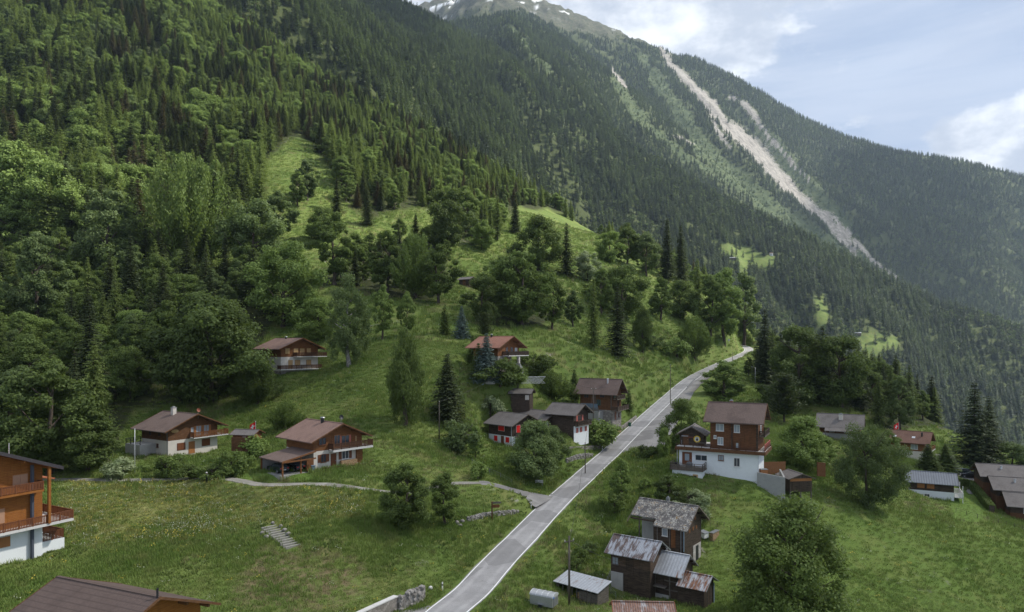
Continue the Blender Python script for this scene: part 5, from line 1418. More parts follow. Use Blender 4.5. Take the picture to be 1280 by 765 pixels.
MB().prism([(-4.95, -5.2, 3.25), (-4.95, 2.4, 3.25), (-11.2, 2.4, 2.15), (-11.2, -5.2, 2.15)][::-1], (0, 0, .16)).build('carport_roof', T_BROWN, h.o)
MB().box(-11.2, -4.95, -5.28, -5.205, 2.05, 2.3).prism([(-11.2, -5.29, 2.1), (-4.95, -5.29, 3.2), (-4.95, -5.29, 3.45), (-11.2, -5.29, 2.35)], (0, .08, 0)).build('carport_fascia', W_RED, h.o)
for x, y in ((-10.9, -4.9), (-10.9, 2.0), (-7.6, -4.9)): MB().box(x - .11, x + .11, y - .11, y + .11, -2.2, 2.3 if x < -9 else 2.75).build('carport_post', W_RED, h.o)
MB().box(-10.8, -5.0, 2.15, 2.3, -2, 2.4).build('carport_back_wall', P_GREY, h.o)
MB().box(-6.3, -5.0, -4.6, -4.45, -1.2, 2.0).build('carport_gate', W_RED, h.o)
m = MB().box(-11.2, -4.92, -5.0, 2.1, -1.2, -.02); m.build('carport_floor', C_CONC, h.o)
w = tag(h.fb(MB(), 'front', 4.9, 8.2, -.6, 1.05, .35, .95).build('firewood_stack', WOODPILE), 'stack of split firewood under the balcony of the carport chalet', 'firewood')
w.location = h.o.location; w.rotation_euler = h.o.rotation_euler
fr = tag(MB().build('rail_fence', W_RAIL) if False else railing(None, [(-4.5, -6.6, -.2), (0, -6.9, -.35), (4.5, -7.1, -.5), (7.5, -4.5, -.2)], 0, .8, W_RAIL, post=2.2, name='rail_fence', style='wires'), 'low brown rail fence in front of the carport chalet', 'fence')
fr.location = h.o.location; fr.rotation_euler = h.o.rotation_euler

# garden shed with the flag pole
h = House('garden_shed', 'small red brown garden shed with grey roof beside the flag', 'shed', 316.5, 557, 96, (-1, -1), 78, 2.8, 4.2)
h.gable_wall(W_RED, -1, 2.0, .6); h.make_roof(T_GREY, 2.0, .6, .45, .45, .1, purlin=None); h.window('left', 2.4, .6, .55, .9, PT_WHITE, G_PALE)
MB().box(-2.1, -1.42, -1.9, 1.9, -1, 1.5).build('lean_to', W_BROWN, h.o)

# 5. uppermost chalet
h = House('chalet', 'uppermost brown chalet with all shutters closed and two balconies beside the huge dark tree', 'chalet', 351, 469, 133, (-1, -1), 52, 11.2, 9.4)
h.block('basement_wall', STONE, -2.5, 1.0, ins=.01); h.block('lower_wall', P_CREAM, 1.0, 4.6); h.gable_wall(W_RED, 4.6, 7.0, 2.3)
h.make_roof(T_RED, 7.0, 2.3, 1.4, 1.5, .16, W_RED); h.chimney(-.4, .8, .6, .5, BLACK, METAL, True)
h.balcony('front', -1.0, 11.4, 1.5, 1.5, C_SLAB, W_RAIL); h.balcony('front', 3.6, 13.0, 4.7, 1.5, C_SLAB, W_RAIL)
h.door('front', 2.8, 1.6, 1.1, 2.1, PT_YEL); h.shut_window('front', 4.9, 2.4, 1.5, 1.3, PT_YEL); h.shut_window('front', 8.3, 2.4, 1.4, 1.3, PT_YEL)
for u, wd in ((1.9, 1.3), (4.4, 1.3), (6.3, 1.4), (8.3, 1.2)): h.shut_window('front', u, 4.95 if wd > 1.35 else 5.4, wd, 1.8 if wd > 1.35 else 1.4, PT_YEL)
h.window('left', 4.0, 5.2, .8, .9, PT_BROWN)

# 6. red roofed chalet behind the blue spruce
h = House('chalet', 'chalet with reddish tiled roof and dark balcony half hidden by blue spruces', 'chalet', 633, 462, 130, (-.2, -1), 57, 9.6, 7.2)
h.block('lower_wall', STONE, -2, 3.4, ins=.01, x1=1.4); h.gable_wall(W_RED, 3.4, 5.9, 2.2)
MB().box(1.45, 4.7, -1.0, 3.5, -2, 3.38).build('under_balcony_wall', STONE, h.o)
h.make_roof(T_PINK, 5.9, 2.2, 1.5, 1.6, .18); h.chimney(-.5, 1.2, .8, .5, BLACK, METAL, True)
h.balcony('front', 2.0, 11.4, 3.5, 1.9, C_SLAB, W_DARK, 1.0)
h.window('front', 4.0, 3.7, .9, 1.8, PT_BROWN); h.window('front', 6.2, 3.6, 1.0, 1.9, PT_BROWN, G_PANE); h.window('front', 8.2, 3.7, .9, 1.6, PT_WHITE, G_PALE); h.door('front', 4.6, .8, 1.0, 2.0, PT_BROWN)
h.fb(MB(), 'front', 7.0, 7.5, -2, 3.3, 1.2, 1.7).build('balcony_pillar', P_CREAM, h.o)
m = MB()
for i in range(7): m.box(.5 + i * .3, .8 + i * .3, -6.6, -5.4, -1.5, 1.6 - i * .3)
m.build('steps', C_CONC, h.o)

# 7. black shed
h = House('hay_barn', 'small blackened timber barn with a grey roof above the red shuttered chalet', 'barn', 638.5, 510, 126, (-1, 1), 76, 4.0, 4.6)
h.gable_wall(W_DARK, -2, 3.6, .8); h.make_roof(T_GREY, 3.6, .8, .55, .6, .12, W_DARK, purlin=W_DARK); h.shut_window('left', 4.0, 2.1, .8, 1.0, P_CREAM, P_CREAM)

# 8. chalet with red shutters and the annex joined to it
h = House('chalet', 'blackened timber chalet with bright red shutters and white base', 'chalet', 640, 559, 115, (-1, -1), 44, 8.4, 7.6)
h.block('lower_wall', P_WHITE, -2.5, 2.3); h.gable_wall(W_DARK, 2.3, 4.9, 1.9)
h.make_roof(T_GREY, 4.9, 1.9, .9, .9, .14, W_RAILG, purlin=W_DARK)
h.shut_window('left', 4.2, 3.3, 1.9, 1.1, PT_RED, PT_WHITE); h.shut_window('left', 2.4, .9, 1.1, 1.15, PT_RED, PT_WHITE); h.shut_window('left', 6.2, .9, 1.1, 1.15, PT_RED, PT_WHITE); h.door('left', 4.6, .1, 1.0, 2.1, PT_BROWN, PT_WHITE)
h.shut_window('front', 1.9, 2.75, 1.1, 1.9, PT_RED, PT_WHITE); h.shut_window('front', 5.0, 3.2, 1.2, 1.3, PT_RED, PT_WHITE)
h.pipe('left', 7.5, -.5, 4.6, METAL_W); h.balcony('front', 1.0, 7.0, 2.2, 1.0, W_RAILG, W_RAILG, .9)
h2 = House('chalet', 'low dark annex with white windows joined to the red shuttered chalet', 'chalet', 680, 543, 120, (-1, -1), 47, 7.0, 8.4)
h2.block('lower_wall', P_GREY, -2.5, .6); h2.gable_wall(W_DARK, .6, 3.3, 1.6)
h2.make_roof(T_GREY, 3.3, 1.6, .8, .9, .14, W_RAILG, purlin=W_DARK)
h2.window('front', .9, 1.7, .9, 1.2, PT_WHITE, G_PALE); h2.window('front', 2.6, 1.6, .9, 1.4, PT_WHITE, G_PALE, PT_PINK, 2, .3); h2.door('front', 5.6, .0, 1.0, 2.2, PT_WHITE)
h2.window('front', 4.2, 1.6, .6, .8, PT_YEL, G_PANE)

# 9. chalet with pink shutters
h = House('chalet', 'dark small chalet with pink shutters and a white base near the road', 'chalet', 717, 544.5, 118, (-1, -1), 54, 6.6, 6.6)
h.block('lower_wall', W_DARK, -2.5, 2.1, ins=.002); h.fb(MB(), 'front', .02, 6.58, -2.5, 2.06, .003, .10).build('white_base', P_WHITE, h.o); h.gable_wall(W_DARK, 2.1, 4.9, 1.8)
h.make_roof(T_GREY, 4.9, 1.8, .9, 1.1, .14, W_RAILG, purlin=W_DARK)
h.window('front', 2.7, 3.15, 1.7, 1.15, PT_BROWN, G_PANE, PT_PINK, 3, .6); h.balcony('front', .4, 6.5, 2.2, 1.0, W_RAILG, W_DARK, .95)
for u in (1.4, 3.1, 5.3): h.fb(MB(), 'front', u - .5, u + .5, .5, 1.6, .104, .15).build('shutter', PT_PINK, h.o)

# 10. weathered house beside the road
h = House('house', 'tall weathered timber house with brown roof and raised platform beside the road', 'house', 765.5, 527, 135, (-1, -1), 61, 6.6, 9.0)
h.block('lower_wall', STONE, -3, 2.9); h.gable_wall(W_BROWN, 2.9, 7.7, 2.9)
h.make_roof(T_BROWN, 7.7, 2.9, 1.1, 1.5, .16, W_RAILG); h.chimney(-1.2, -2.4, 1.2, .4, METAL_W, METAL_W, True)
for u in (4.2, 8.6): h.fb(MB(), 'left', u, u + .18, 3.2, 7.6, .003, .15).build('trim_post', W_GREY, h.o)
h.window('left', 5.2, 4.2, .9, 1.2, m_plain('green_frames', (.04, .13, .10)), G_PANE); h.window('left', 1.8, 5.9, 1.2, 1.0, PT_BROWN); h.window('left', 6.2, 6.1, 1.2, .9, PT_BROWN)
h.block('platform', C_CONC, -3, 2.7, x0=-6.5, x1=-3.303, y0=-2.0, y1=4.4)
railing(h.o, [(-3.4, 4.3), (-6.4, 4.3), (-6.4, -1.9)], 2.7, 1.0, W_GREY, style='planks')
MB().box(-3.5, -3.31, -.5, 4.2, 2.72, 4.4).build('tarpaulin', PT_BLUE, h.o)
h.balcony('front', -.8, 7.6, 2.9, 1.8, W_RAILG, W_DARK, 1.0, style='planks'); h.balcony('front', .3, 6.6, 5.7, 1.2, W_RAILG, W_DARK, .95)
h.window('front', 1.4, 6.1, .9, 1.3, m_plain('green_frames', (.04, .13, .10)), G_PALE); h.window('front', 4.2, 3.3, 1.0, 1.9, PT_BROWN); h.door('front', 2.2, .3, 1.0, 2.1, PT_BROWN); h.window('front', 4.6, .8, .8, 1.0, PT_BROWN)

# 11. tall brown and white house with the roof terrace
h = House('house', 'tall brown timber house on a long white base with roof terrace', 'house', 947.8, 608, 97, (-1, -1), 62, 7.2, 8.7)
BIG = h
h.block('lower_wall', P_WHITE, -2.5, 6.0, ins=0, y1=10.3)
h.gable_wall(W_RED if False else m_wood('warm_brown_logs', (.105, .046, .022), (.175, .080, .038), .30), 6.45, 12.2, 2.6)
h.block('deck', C_SLAB, 6.003, 6.45, x0=-4.3, x1=4.4, y0=-5.6, y1=10.8)
MB().box(-4.42, -4.303, -5.7, 10.9, 5.85, 6.5).box(-4.3, 4.5, -5.72, -5.603, 5.85, 6.5).build('deck_fascia', W_BROWN, h.o)
h.make_roof(T_BROWN, 12.2, 2.6, 1.1, 1.1, .2, W_BROWN); h.chimney(.6, 1.2, .9, .55, RUSTY, METAL)
h.fb(MB(), 'left', 3.9, 4.1, 6.5, 12.1, .003, .12).build('log_joint', W_DARK, h.o); h.fb(MB(), 'left', 8.35, 8.68, 6.5, 12.1, .003, .1).build('log_joint', W_DARK, h.o)
h.window('left', 1.8, 9.9, 1.3, 1.2, PT_WHITE, G_PALE); h.window('left', 4.9, 9.8, .9, 1.3, PT_WHITE, G_PALE); h.window('left', 1.9, 7.3, .9, 1.3, PT_WHITE, G_PALE); h.window('left', .9, 8.4, .35, .5, PT_WHITE, G_PALE, None, 1); h.window('left', 4.9, 11.7, .8, .4, PT_WHITE, G_PANE, None, 1)
h.fb(MB(), 'left', 4.5, 5.5, 6.46, 8.3, .003, .28).build('oriel', W_BROWN, h.o); h.fb(MB(), 'left', 4.8, 5.2, 6.9, 7.8, .283, .30).build('oriel_pane', G_PALE, h.o)
h.window('left', 2.0, 4.3, .9, .9, PT_BROWN, G_PALE); h.window('left', 4.9, 3.4, .95, 1.5, PT_WHITE, G_PANE)
h.window('left', -1.7, 4.0, 2.1, .95, PT_WHITE, G_PANE); h.door('left', -4.4, 2.9, 1.7, 2.4, PT_BROWN, None, True)
h.window('front', 3.0, 9.7, 1.0, 1.2, PT_WHITE, G_PALE); h.balcony('front', .8, 7.2, 9.2, 1.1, W_RAILG, W_DARK, .9)
railing(h.o, [(-4.2, 10.7), (-4.2, -5.5), (4.3, -5.5)], 6.45, .45, W_RAIL, style='wires')
railing(h.o, [(-3.0, -5.4), (4.3, -5.4), (4.3, -1.0)], 6.45, 1.2, PT_PINK, style='boards', gap=.4)
h.block('annex_wall', P_WHITE, -2.5, 2.35, x0=-6.6, x1=-3.603, y0=5.2, y1=10.9)
h.block('annex_deck', W_RAILG, 2.353, 2.6, x0=-6.9, x1=-3.605, y0=5.0, y1=11.3)
railing(h.o, [(-3.75, 11.2), (-6.8, 11.2), (-6.8, 5.1), (-3.75, 5.1)], 2.6, 1.1, W_RAILG, style='planks', name='deck_fence')
m = MB().box(-6.64, -6.603, 6.0, 6.95, -.6, 1.75); d = m.build('annex_door', PT_YEL, h.o); MB().box(-6.66, -6.643, 6.25, 6.7, .2, 1.5).build('pane', G_PANE, d)
m = MB().box(-6.64, -6.603, 7.6, 8.5, .4, 1.6); d = m.build('window', PT_WHITE, h.o); MB().box(-6.66, -6.643, 7.68, 8.42, .48, 1.52).build('pane', G_PALE, d)
h.pipe('left', 8.75, -1, 5.9, METAL_W); h.pipe('left', -6.3, 2.6, 5.9, METAL_W)
# low hut behind the terrace, with the round emblem
r = h.o.rotation_euler.z
def near(hh, x, y, z): c, s = math.cos(hh.o.rotation_euler.z), math.sin(hh.o.rotation_euler.z); return Vector((hh.o.location.x + x * c - y * s, hh.o.location.y + x * s + y * c, hh.o.location.z + z))
k = House('hut', 'dark timber hut with a grey gable roof standing behind the roof terrace', 'hut', 879, 575, 104, (0, 0), -22, 4.6, 4.4)
k.o.location = near(h, .4, 8.5, 6.0)
k.o.location.z = h.o.location.z + 6.452
k.gable_wall(W_DARK, 0, 2.3, 1.3); k.make_roof(T_GREY, 2.3, 1.3, .7, .9, .14, W_RAILG, purlin=W_DARK); k.door('front', 1.2, .05, .9, 2.0, W_BROWN)
def disc(r0, r1, y, u0, z0, n=24):
    m = MB(); V = []; 
    for i in range(n):
        a = i * 2 * math.pi / n
        for rr in ((r0, r1) if r0 else (r1,)): V.append((u0 + rr * math.cos(a), y, z0 + rr * math.sin(a)))
    if r0:
        V2 = [(p[0], p[1] - .03, p[2]) for p in V]; N = 2 * n; Fc = []
        for i in range(n):
            j = (i + 1) % n; Fc += [(N + 2 * i, N + 2 * i + 1, N + 2 * j + 1, N + 2 * j), (2 * i + 1, 2 * j + 1, N + 2 * j + 1, N + 2 * i + 1), (2 * i, N + 2 * i, N + 2 * j, 2 * j)]
        return m.add(V + V2, Fc)
    return m.prism(V, (0, -.03, 0))
# (emblem fixed to the hut's front: yellow ring, pale field, dark bird-like figure)
em = disc(None, .62, -2.21, 1.0, 1.3).build('round_sign', m_plain('pale_sign', (.62, .66, .68), .5), None); tag(em, 'round yellow ringed emblem on the dark hut front', 'sign')
em.location = k.o.location; em.rotation_euler = k.o.rotation_euler
disc(.46, .66, -2.245, 1.0, 1.3).build('ring', m_plain('yellow_paint', (.75, .52, .03), .5), em)
m = MB(); m.prism([(.84, -2.245, .98), (1.16, -2.245, .98), (1.2, -2.245, 1.3), (1.06, -2.245, 1.45), (1.08, -2.245, 1.62), (.94, -2.245, 1.62), (.92, -2.245, 1.42), (.8, -2.245, 1.25)], (0, -.03, 0)); m.build('figure', BLACK, em)
# swing seat with its canopy, and a table, on the terrace
sw = empty('garden_swing', near(h, -1.2, 9.3, 6.452), h.o.rotation_euler.z - R(75), 'garden swing seat under a tilted grey and red canopy on the roof terrace', 'swing seat')
MB().prism([(-1.1, -1.0, 1.75), (.15, -1.0, 1.75), (.15, .5, 2.2), (-1.1, .5, 2.2)], (0, 0, .06)).build('canopy', m_plain('pale_awning', (.42, .42, .43)), sw)
MB().prism([(.2, -1.0, 1.55), (1.3, -1.0, 1.55), (1.3, .5, 2.0), (.2, .5, 2.0)], (0, 0, .06)).build('canopy', m_plain('red_awning', (.22, .055, .045)), sw)
MB().box(-1.0, 1.2, -.35, .25, .42, .55).box(-1.0, 1.2, .2, .32, .55, 1.1).build('seat', m_plain('dark_cushion', (.05, .05, .055)), sw)
for x in (-1.1, 1.25): MB().bar((x, -.8, 0), (x, -.25, 1.75), .06).bar((x, .7, 0), (x, .15, 2.0), .06).build('frame', METAL, sw)
tb = empty('garden_table', near(h, -2.4, 6.3, 6.452), h.o.rotation_euler.z, 'low wooden garden table on the roof terrace beside the timber wall', 'table')
MB().box(-.5, .5, -.9, .9, .68, .74).build('table_top', W_RAILG, tb)
for x in (-.4, .4):
    for y in (-.75, .75): MB().box(x - .04, x + .04, y - .04, y + .04, 0, .68).build('leg', W_RAILG, tb)
bb = empty('barbecue', near(h, -4.9, 8.0, 2.6), .3, 'covered grey barbecue on the wooden deck of the white annex', 'barbecue')
MB().tube([(0, 0, .05), (0, 0, .5), (0, 0, .85), (0, 0, 1.1), (0, 0, 1.2)], [.55, .6, .62, .4, .12], 10).build('cover', m_plain('grey_cover', (.12, .125, .13)), bb)
for i, (x, y) in enumerate(((-4.6, 10.2), (-5.2, 10.3))):
    c = empty('deck_chair', near(h, x, y, 2.6), 1.2 + i, ['dark deck chair nearer the wall on the annex deck', 'dark deck chair nearer the railing on the annex deck'][i], 'chair')
    MB().box(-.3, .3, -.3, .3, .38, .44).build('seat', BLACK, c); MB().box(-.3, .3, .26, .32, .44, 1.0).build('backrest', BLACK, c)
    for a in (-.26, .26):
        for b_ in (-.26, .26): MB().box(a - .03, a + .03, b_ - .03, b_ + .03, 0, .38).build('leg', BLACK, c)

# 12. plank shed, the retaining wall and the orange boarding beside it
h = House('shed', 'old plank shed with blackened doors and a sagging grey roof beside the concrete wall', 'shed', 987.5, 617.5, 98, (-1, -1), 8, 4.4, 4.0)
h.gable_wall(W_VERT, .35, 2.9, .75); h.make_roof(T_GREY, 2.9, .75, .55, .55, .1, W_RAILG, purlin=None)
h.fb(MB(), 'front', .05, 4.35, 2.35, 2.85, .003, .05).build('gable_board', W_ORANGE if False else PT_OCHRE, h.o)
h.fb(MB(), 'front', .3, 2.1, .45, 2.3, .003, .06).build('door', W_DARK, h.o); h.fb(MB(), 'front', 2.2, 4.1, .45, 2.3, .003, .06).build('door', W_DARK, h.o)
for x in (-2.1, 0, 2.1): MB().box(x - .1, x + .1, -1.98, -1.78, -1.8, .35).build('post', W_GREY, h.o)
a, b = at(946.5, 606, 96.5), at(981, 625, 95.5)
def wall(name, pts, h0, h1, th, mat, label, cat, cap=None, depth=1.5):
    """wall along ground points with a level or sloping top"""
    m = MB(); c = MB()
    for (p, q) in zip(pts[:-1], pts[1:]):
        d = (q - p); d.z = 0; n = Vector((-d.y, d.x, 0)).normalized() * th
        za, zb = p.z + h0 if p is pts[0] else p.z + h1, q.z + h1
        m.prism([(p.x, p.y, p.z - depth), (q.x, q.y, q.z - depth), (q.x, q.y, zb), (p.x, p.y, za)], n)
        if cap:
            e = n.normalized() * .08
            c.prism([(p.x - e.x, p.y - e.y, za + .003), (q.x - e.x, q.y - e.y, zb + .003), (q.x + n.x + e.x, q.y + n.y + e.y, zb + .003), (p.x + n.x + e.x, p.y + n.y + e.y, za + .003)], (0, 0, .14))
    o = m.build(name, mat); tag(o, label, cat)
    if cap: c.build('coping', cap, o)
    return o
b2 = at(981.5, 625, 95.5); b3 = b2 + Vector((1.2, 5.0, .6))
wall('retaining_wall', [a, b2, b3], 2.3, 4.1, .3, C_CONC, 'grey concrete retaining wall between the white house and the plank shed', 'wall')
a, b = at(950, 586, 104), at(985, 586, 109)
ORB = m_plain('orange_brown_boards', (.19, .09, .04), .8, .2, 0, .5)
def board_fence(name, p, q, hgt, mat, label, depth=1.5):
    m = MB(); d = q - p; n = max(2, int(d.length / .16)); 
    o = empty(name, p, 0, label, 'fence')
    for i in range(n):
        c = d * (i + .5) / n; s = d.normalized() * .07; s.z = 0
        hh = hgt * random.uniform(.97, 1.03); w = Vector((-s.y, s.x, 0)).normalized() * .03
        m.prism([c - s - Vector((0, 0, depth)), c + s - Vector((0, 0, depth)), c + s + Vector((0, 0, hh)), c - s + Vector((0, 0, hh))], w)
    m.build('boards', mat, o); m = MB()
    n = max(2, int(d.length / 2.2))
    for i in range(n + 1): c = d * i / n; w = Vector((-d.y, d.x, 0)).normalized() * .1; m.box(c.x + w.x - .06, c.x + w.x + .06, c.y + w.y - .06, c.y + w.y + .06, -depth + c.z, hgt + c.z + .03)
    m.build('posts', mat, o); return o
board_fence('board_fence', at(952, 584, 102), at(982, 583, 106), 1.0, ORB, 'orange board fence behind the concrete wall', 1.5)
board_fence('board_fence', at(1022, 586, 108), at(1032, 587, 109), 1.4, ORB, 'short piece of orange board fence seen between bushes', 1.5)
bx = tag(MB().box(-.6, .6, -.5, .5, -1.0, 1.4).build('storage_box', PT_OCHRE), 'orange wooden storage box against the white house wall', 'box'); bx.location = at(954.5, 600, 97.5); bx.location.z += .6
MB().box(-.68, .68, -.58, .58, 1.403, 1.47).build('lid', METAL, bx)

# 13-15. the houses towards the valley
h = House('chalet', 'grey roofed chalet with a white chimney behind bushes on the valley side', 'chalet', 1075, 553, 136, (-1, -1), 61, 8.0, 9.6)
h.block('lower_wall', P_GREY, -3, 2.0); h.gable_wall(W_BROWN, 2.0, 4.0, 2.6); h.make_roof(T_GREY, 4.0, 2.6, 1.0, 1.0, .16, W_RAILG); h.chimney(-1.7, -.2, 1.3, 1.0, P_CREAM, METAL)
h.window('left', 3.0, 2.4, 1.0, 1.0, PT_WHITE); h.window('left', 6.5, 2.4, 1.0, 1.0, PT_WHITE)
MB().prism([(-4.95, -4.2, 3.4), (-6.6, -4.2, 2.75), (-6.6, 3.4, 2.75), (-4.95, 3.4, 3.4)], (0, 0, .14)).build('porch_roof', T_GREY, h.o)
for y in (-4.0, 3.2): MB().box(-6.5, -6.3, y - .1, y + .1, -3, 2.75).build('porch_post', W_GREY, h.o)
h = House('chalet', 'brown chalet with chestnut roof and two skylights beside the valley flag', 'chalet', 1156, 572, 149, (-1, -1), 50, 7.6, 9.2)
h.block('lower_wall', P_CREAM, -3, 1.6); h.gable_wall(W_RED, 1.6, 4.4, 2.3); h.make_roof(T_BROWN if False else m_tiles('chestnut_roof_tiles', (.155, .082, .060), (.20, .112, .082)), 4.4, 2.3, 1.1, 1.4, .16); h.chimney(-1.9, -3.6, 1.1, .4, BLACK, BLACK, True)
for y in (-1.6, 3.2):
    z = h.ze + h.rise - 2.6 * h.s + .22; MB().prism([(-2.3, y - .4, z + .3 * h.s), (-2.9, y - .4, z - .3 * h.s), (-2.9, y + .4, z - .3 * h.s), (-2.3, y + .4, z + .3 * h.s)], (0, 0, .08)).build('skylight', METAL_W, h.roof)
h.window('front', 2.4, 2.3, 1.1, 1.3, PT_WHITE); h.window('front', 5.2, 2.3, 1.1, 1.3, PT_WHITE); h.balcony('front', .6, 8.4, 1.7, 1.4, C_SLAB, W_RED); h.window('left', 6.6, 2.2, 1.6, 1.2, PT_WHITE, G_PALE); h.window('front', 3.8, 4.8, 1.0, 1.0, PT_WHITE)
h = House('house', 'low house with blue grey sheet roof and white base at the top of the meadow', 'house', 1192.5, 626, 118, (-1, -1), 63, 6.2, 8.6)
h.block('lower_wall', P_WHITE, -3, 1.8); h.gable_wall(W_DARK, 1.8, 3.9, 1.6); h.make_roof(T_SLATE, 3.9, 1.6, .9, .9, .14, W_DARK)
h.shut_window('left', 2.2, 2.35, 1.4, 1.0, PT_OCHRE); h.shut_window('left', 4.1, 2.35, 1.4, 1.0, PT_OCHRE); h.window('left', 3.4, .4, .9, .6, PT_WHITE, G_PANE)
h.balcony('front', -.2, 5.6, .9, 1.8, C_SLAB, PT_WHITE, .9); h.window('front', 3.0, 1.9, 1.2, 1.5, PT_BROWN)
for x in (-3.0, 2.4): MB().box(x - .08, x + .08, -6.05, -5.9, -2.4, 3.4).build('porch_post', PT_WHITE, h.o)

# 16-18. the row of three low roofs by the driveway
for (px, py, d, lb, W, L, rz) in ((1229, 607, 125, 'low house with a grey roof, uppermost of the row of three by the driveway', 8.0, 9.6, 69), (1245.5, 624, 121, 'low house with a grey roof, middle one of the row of three by the driveway', 7.6, 9.4, 68), (1263, 645, 117, 'low house with a grey roof, lowest of the row of three by the driveway', 7.4, 9.4, 66)):
    h = House('house', lb, 'house', px, py, d, (-1, 1), rz, W, L)
    h.block('lower_wall', W_BROWN, -3.5, .8); h.gable_wall(W_DARK, .8, 2.5, 2.0); h.make_roof(T_GREY, 2.5, 2.0, .8, .8, .16, W_DARK)
    h.window('left', 3.0, .9, 1.1, 1.0, PT_WHITE); h.window('left', 6.4, .9, 1.1, 1.0, PT_WHITE, G_PANE, PT_BROWN)
    h.chimney(-1.6, .6, .7, .45, METAL_W, METAL, True)

# 19-24. the old barns below the road
h = House('barn', 'largest old timber barn with a lichened slate roof and stone corner', 'barn', 855.5, 694, 78, (-1, -1), 53, 6.6, 8.0)
h.block('back_wall', P_GREY, -3, 4.3, x0=-1.2, x1=3.2, y0=1.003, y1=3.95)
h.gable_wall(W_DARK, 2.0, 4.4, 2.2, ins=.003) if False else MB().prism([(-3.3, -4.0, 2.0), (3.3, -4.0, 2.0), (3.3, -4.0, 4.4), (0, -4.0, 6.6), (-3.3, -4.0, 4.4)], (0, 5.0, 0)).build('upper_wall', W_DARK, h.o)
MB().box(-3.31, 3.29, -3.99, .98, -3, 1.99).build('timber_base', W_DARK, h.o)
MB().prism([(-1.2, 1.1, 4.3), (3.2, 1.1, 4.3), (3.2, 1.1, 4.5), (0, 1.1, 6.55), (-1.2, 1.1, 5.8)], (0, 2.8, 0)).build('gable_boards', W_DARK, h.o)
h.make_roof(T_OLD, 4.4, 2.2, 1.0, .9, .16, W_RAILG, notch=(-1, .6, 3.1), purlin=W_DARK)
h.chimney(.5, .3, .9, .42, METAL, METAL)
for u in (3.6, 5.6): h.fb(MB(), 'left', u, u + .14, .2, 4.2, .003, .08).build('post', W_GREY, h.o)
h.window('left', 4.9, 2.4, .75, 1.0, PT_WHITE, G_PALE, None, 1); h.fb(MB(), 'left', 5.9, 6.6, .8, 4.1, .003, .06).build('door', W_RED, h.o); h.pipe('left', 7.5, -.5, 3.9, METAL, .07)
h.fb(MB(), 'left', 7.9, 8.0, .5, 3.9, .003, .2).build('blue_board', PT_BLUE, h.o)
h.fb(MB(), 'front', 3.2, 6.2, -2.5, .6, .004, .08).build('pale_corner_facing', STONE_W, h.o)
h.fb(MB(), 'front', 4.2, 5.2, -2.4, .4, .084, .12).build('opening', BLACK, h.o)
for u, z in ((1.6, 2.9), (3.0, 3.0), (4.3, 3.0), (2.6, 4.4), (3.8, 4.4)): h.fb(MB(), 'front', u, u + .55, z, z + .5, .003, .05).build('shutter', W_RED, h.o)
MB().box(-2.9, -2.75, 3.5, 3.65, -3, 4.4).build('porch_post', W_GREY, h.o)

h = House('barn', 'timber barn with a patched corrugated roof, left of the lichened barn', 'barn', 763.6, 724, 74, (-1, 1), 56, 5.0, 5.9)
h.block('lower_wall', W_DARK, -3, 2.2); h.gable_wall(m_wood('brown_old_planks', (.065, .044, .032), (.14, .095, .066), .24), 2.2, 4.1, 1.5); h.make_roof(TIN_MIX, 4.1, 1.5, .7, .7, .1, METAL, purlin=W_DARK)
h.fb(MB(), 'left', .05, 1.9, -1.5, 1.2, .003, .14).build('plaster_patch', P_GREY, h.o); h.window('left', .7, 2.3, .8, .9, W_GREY, G_PALE); h.fb(MB(), 'left', 2.3, 3.4, .8, 3.6, .003, .06).build('door', W_DARK, h.o)
MB().box(2.3, 2.44, -3.5, -3.36, 1, 4.4).build('white_post', PT_WHITE, h.o)
h = House('barn', 'lower timber barn with a pale galvanised roof flecked with rust', 'barn', 850, 752, 71, (-1, -1), 55, 4.8, 7.4)
h.gable_wall(W_DARK, -2.5, 3.9, 1.7); h.make_roof(TIN, 3.9, 1.7, .8, .55, .09, METAL, purlin=W_DARK)
LOWB = h
h.fb(MB(), 'left', 3.9, 6.0, -1.6, .5, .061, .10).build('whitewashed_patch', P_GREY, h.o)
for u in (.6, 3.75, 5.9): h.fb(MB(), 'left', u, u + .15, -2, 3.7, .003, .12).build('post', W_GREY, h.o)
for z in (1.2, 2.4): h.fb(MB(), 'left', 5.2, 7.3, z, z + .12, .003, .10).build('rail', W_GREY, h.o)
h.fb(MB(), 'left', 3.4, 5.6, 1.6, 1.75, .003, .9).build('loft_shelf', W_GREY, h.o); h.fb(MB(), 'left', 1.3, 1.5, -.5, 3.6, .003, .14).build('post', W_RED, h.o); h.fb(MB(), 'left', 2.2, 3.6, 1.8, 3.5, .003, .05).build('door', W_BROWN, h.o)
h.fb(MB(), 'left', -.25, .5, -.6, 1.5, .003, .08).build('blue_door', PT_BLUE, h.o); h.fb(MB(), 'left', 4.0, 5.0, -1.8, .6, .003, .06).build('opening', BLACK, h.o)
h = House('lean_to', 'low timber lean-to with rust striped tin roof at the end of the lower barn', 'shed', 880, 759, 69, (-1, -1), 55, 3.8, 3.6)
h.gable_wall(W_VERT if False else W_DARK, -2.5, 2.5, 1.0); h.make_roof(m_tin('rust_striped_sheets', (.46, .48, .51), (.24, .11, .06), .55, .4), 2.5, 1.0, .6, .5, .08, METAL, purlin=None, og_back=.0)
h.fb(MB(), 'front', 3.4, 3.75, -1.5, 2.2, .1, .16).build('blue_board', PT_BLUE, h.o)
for u in (1.2, 2.4): h.fb(MB(), 'front', u, u + .1, -2, 2.4, .003, .06).build('post', W_GREY, h.o)

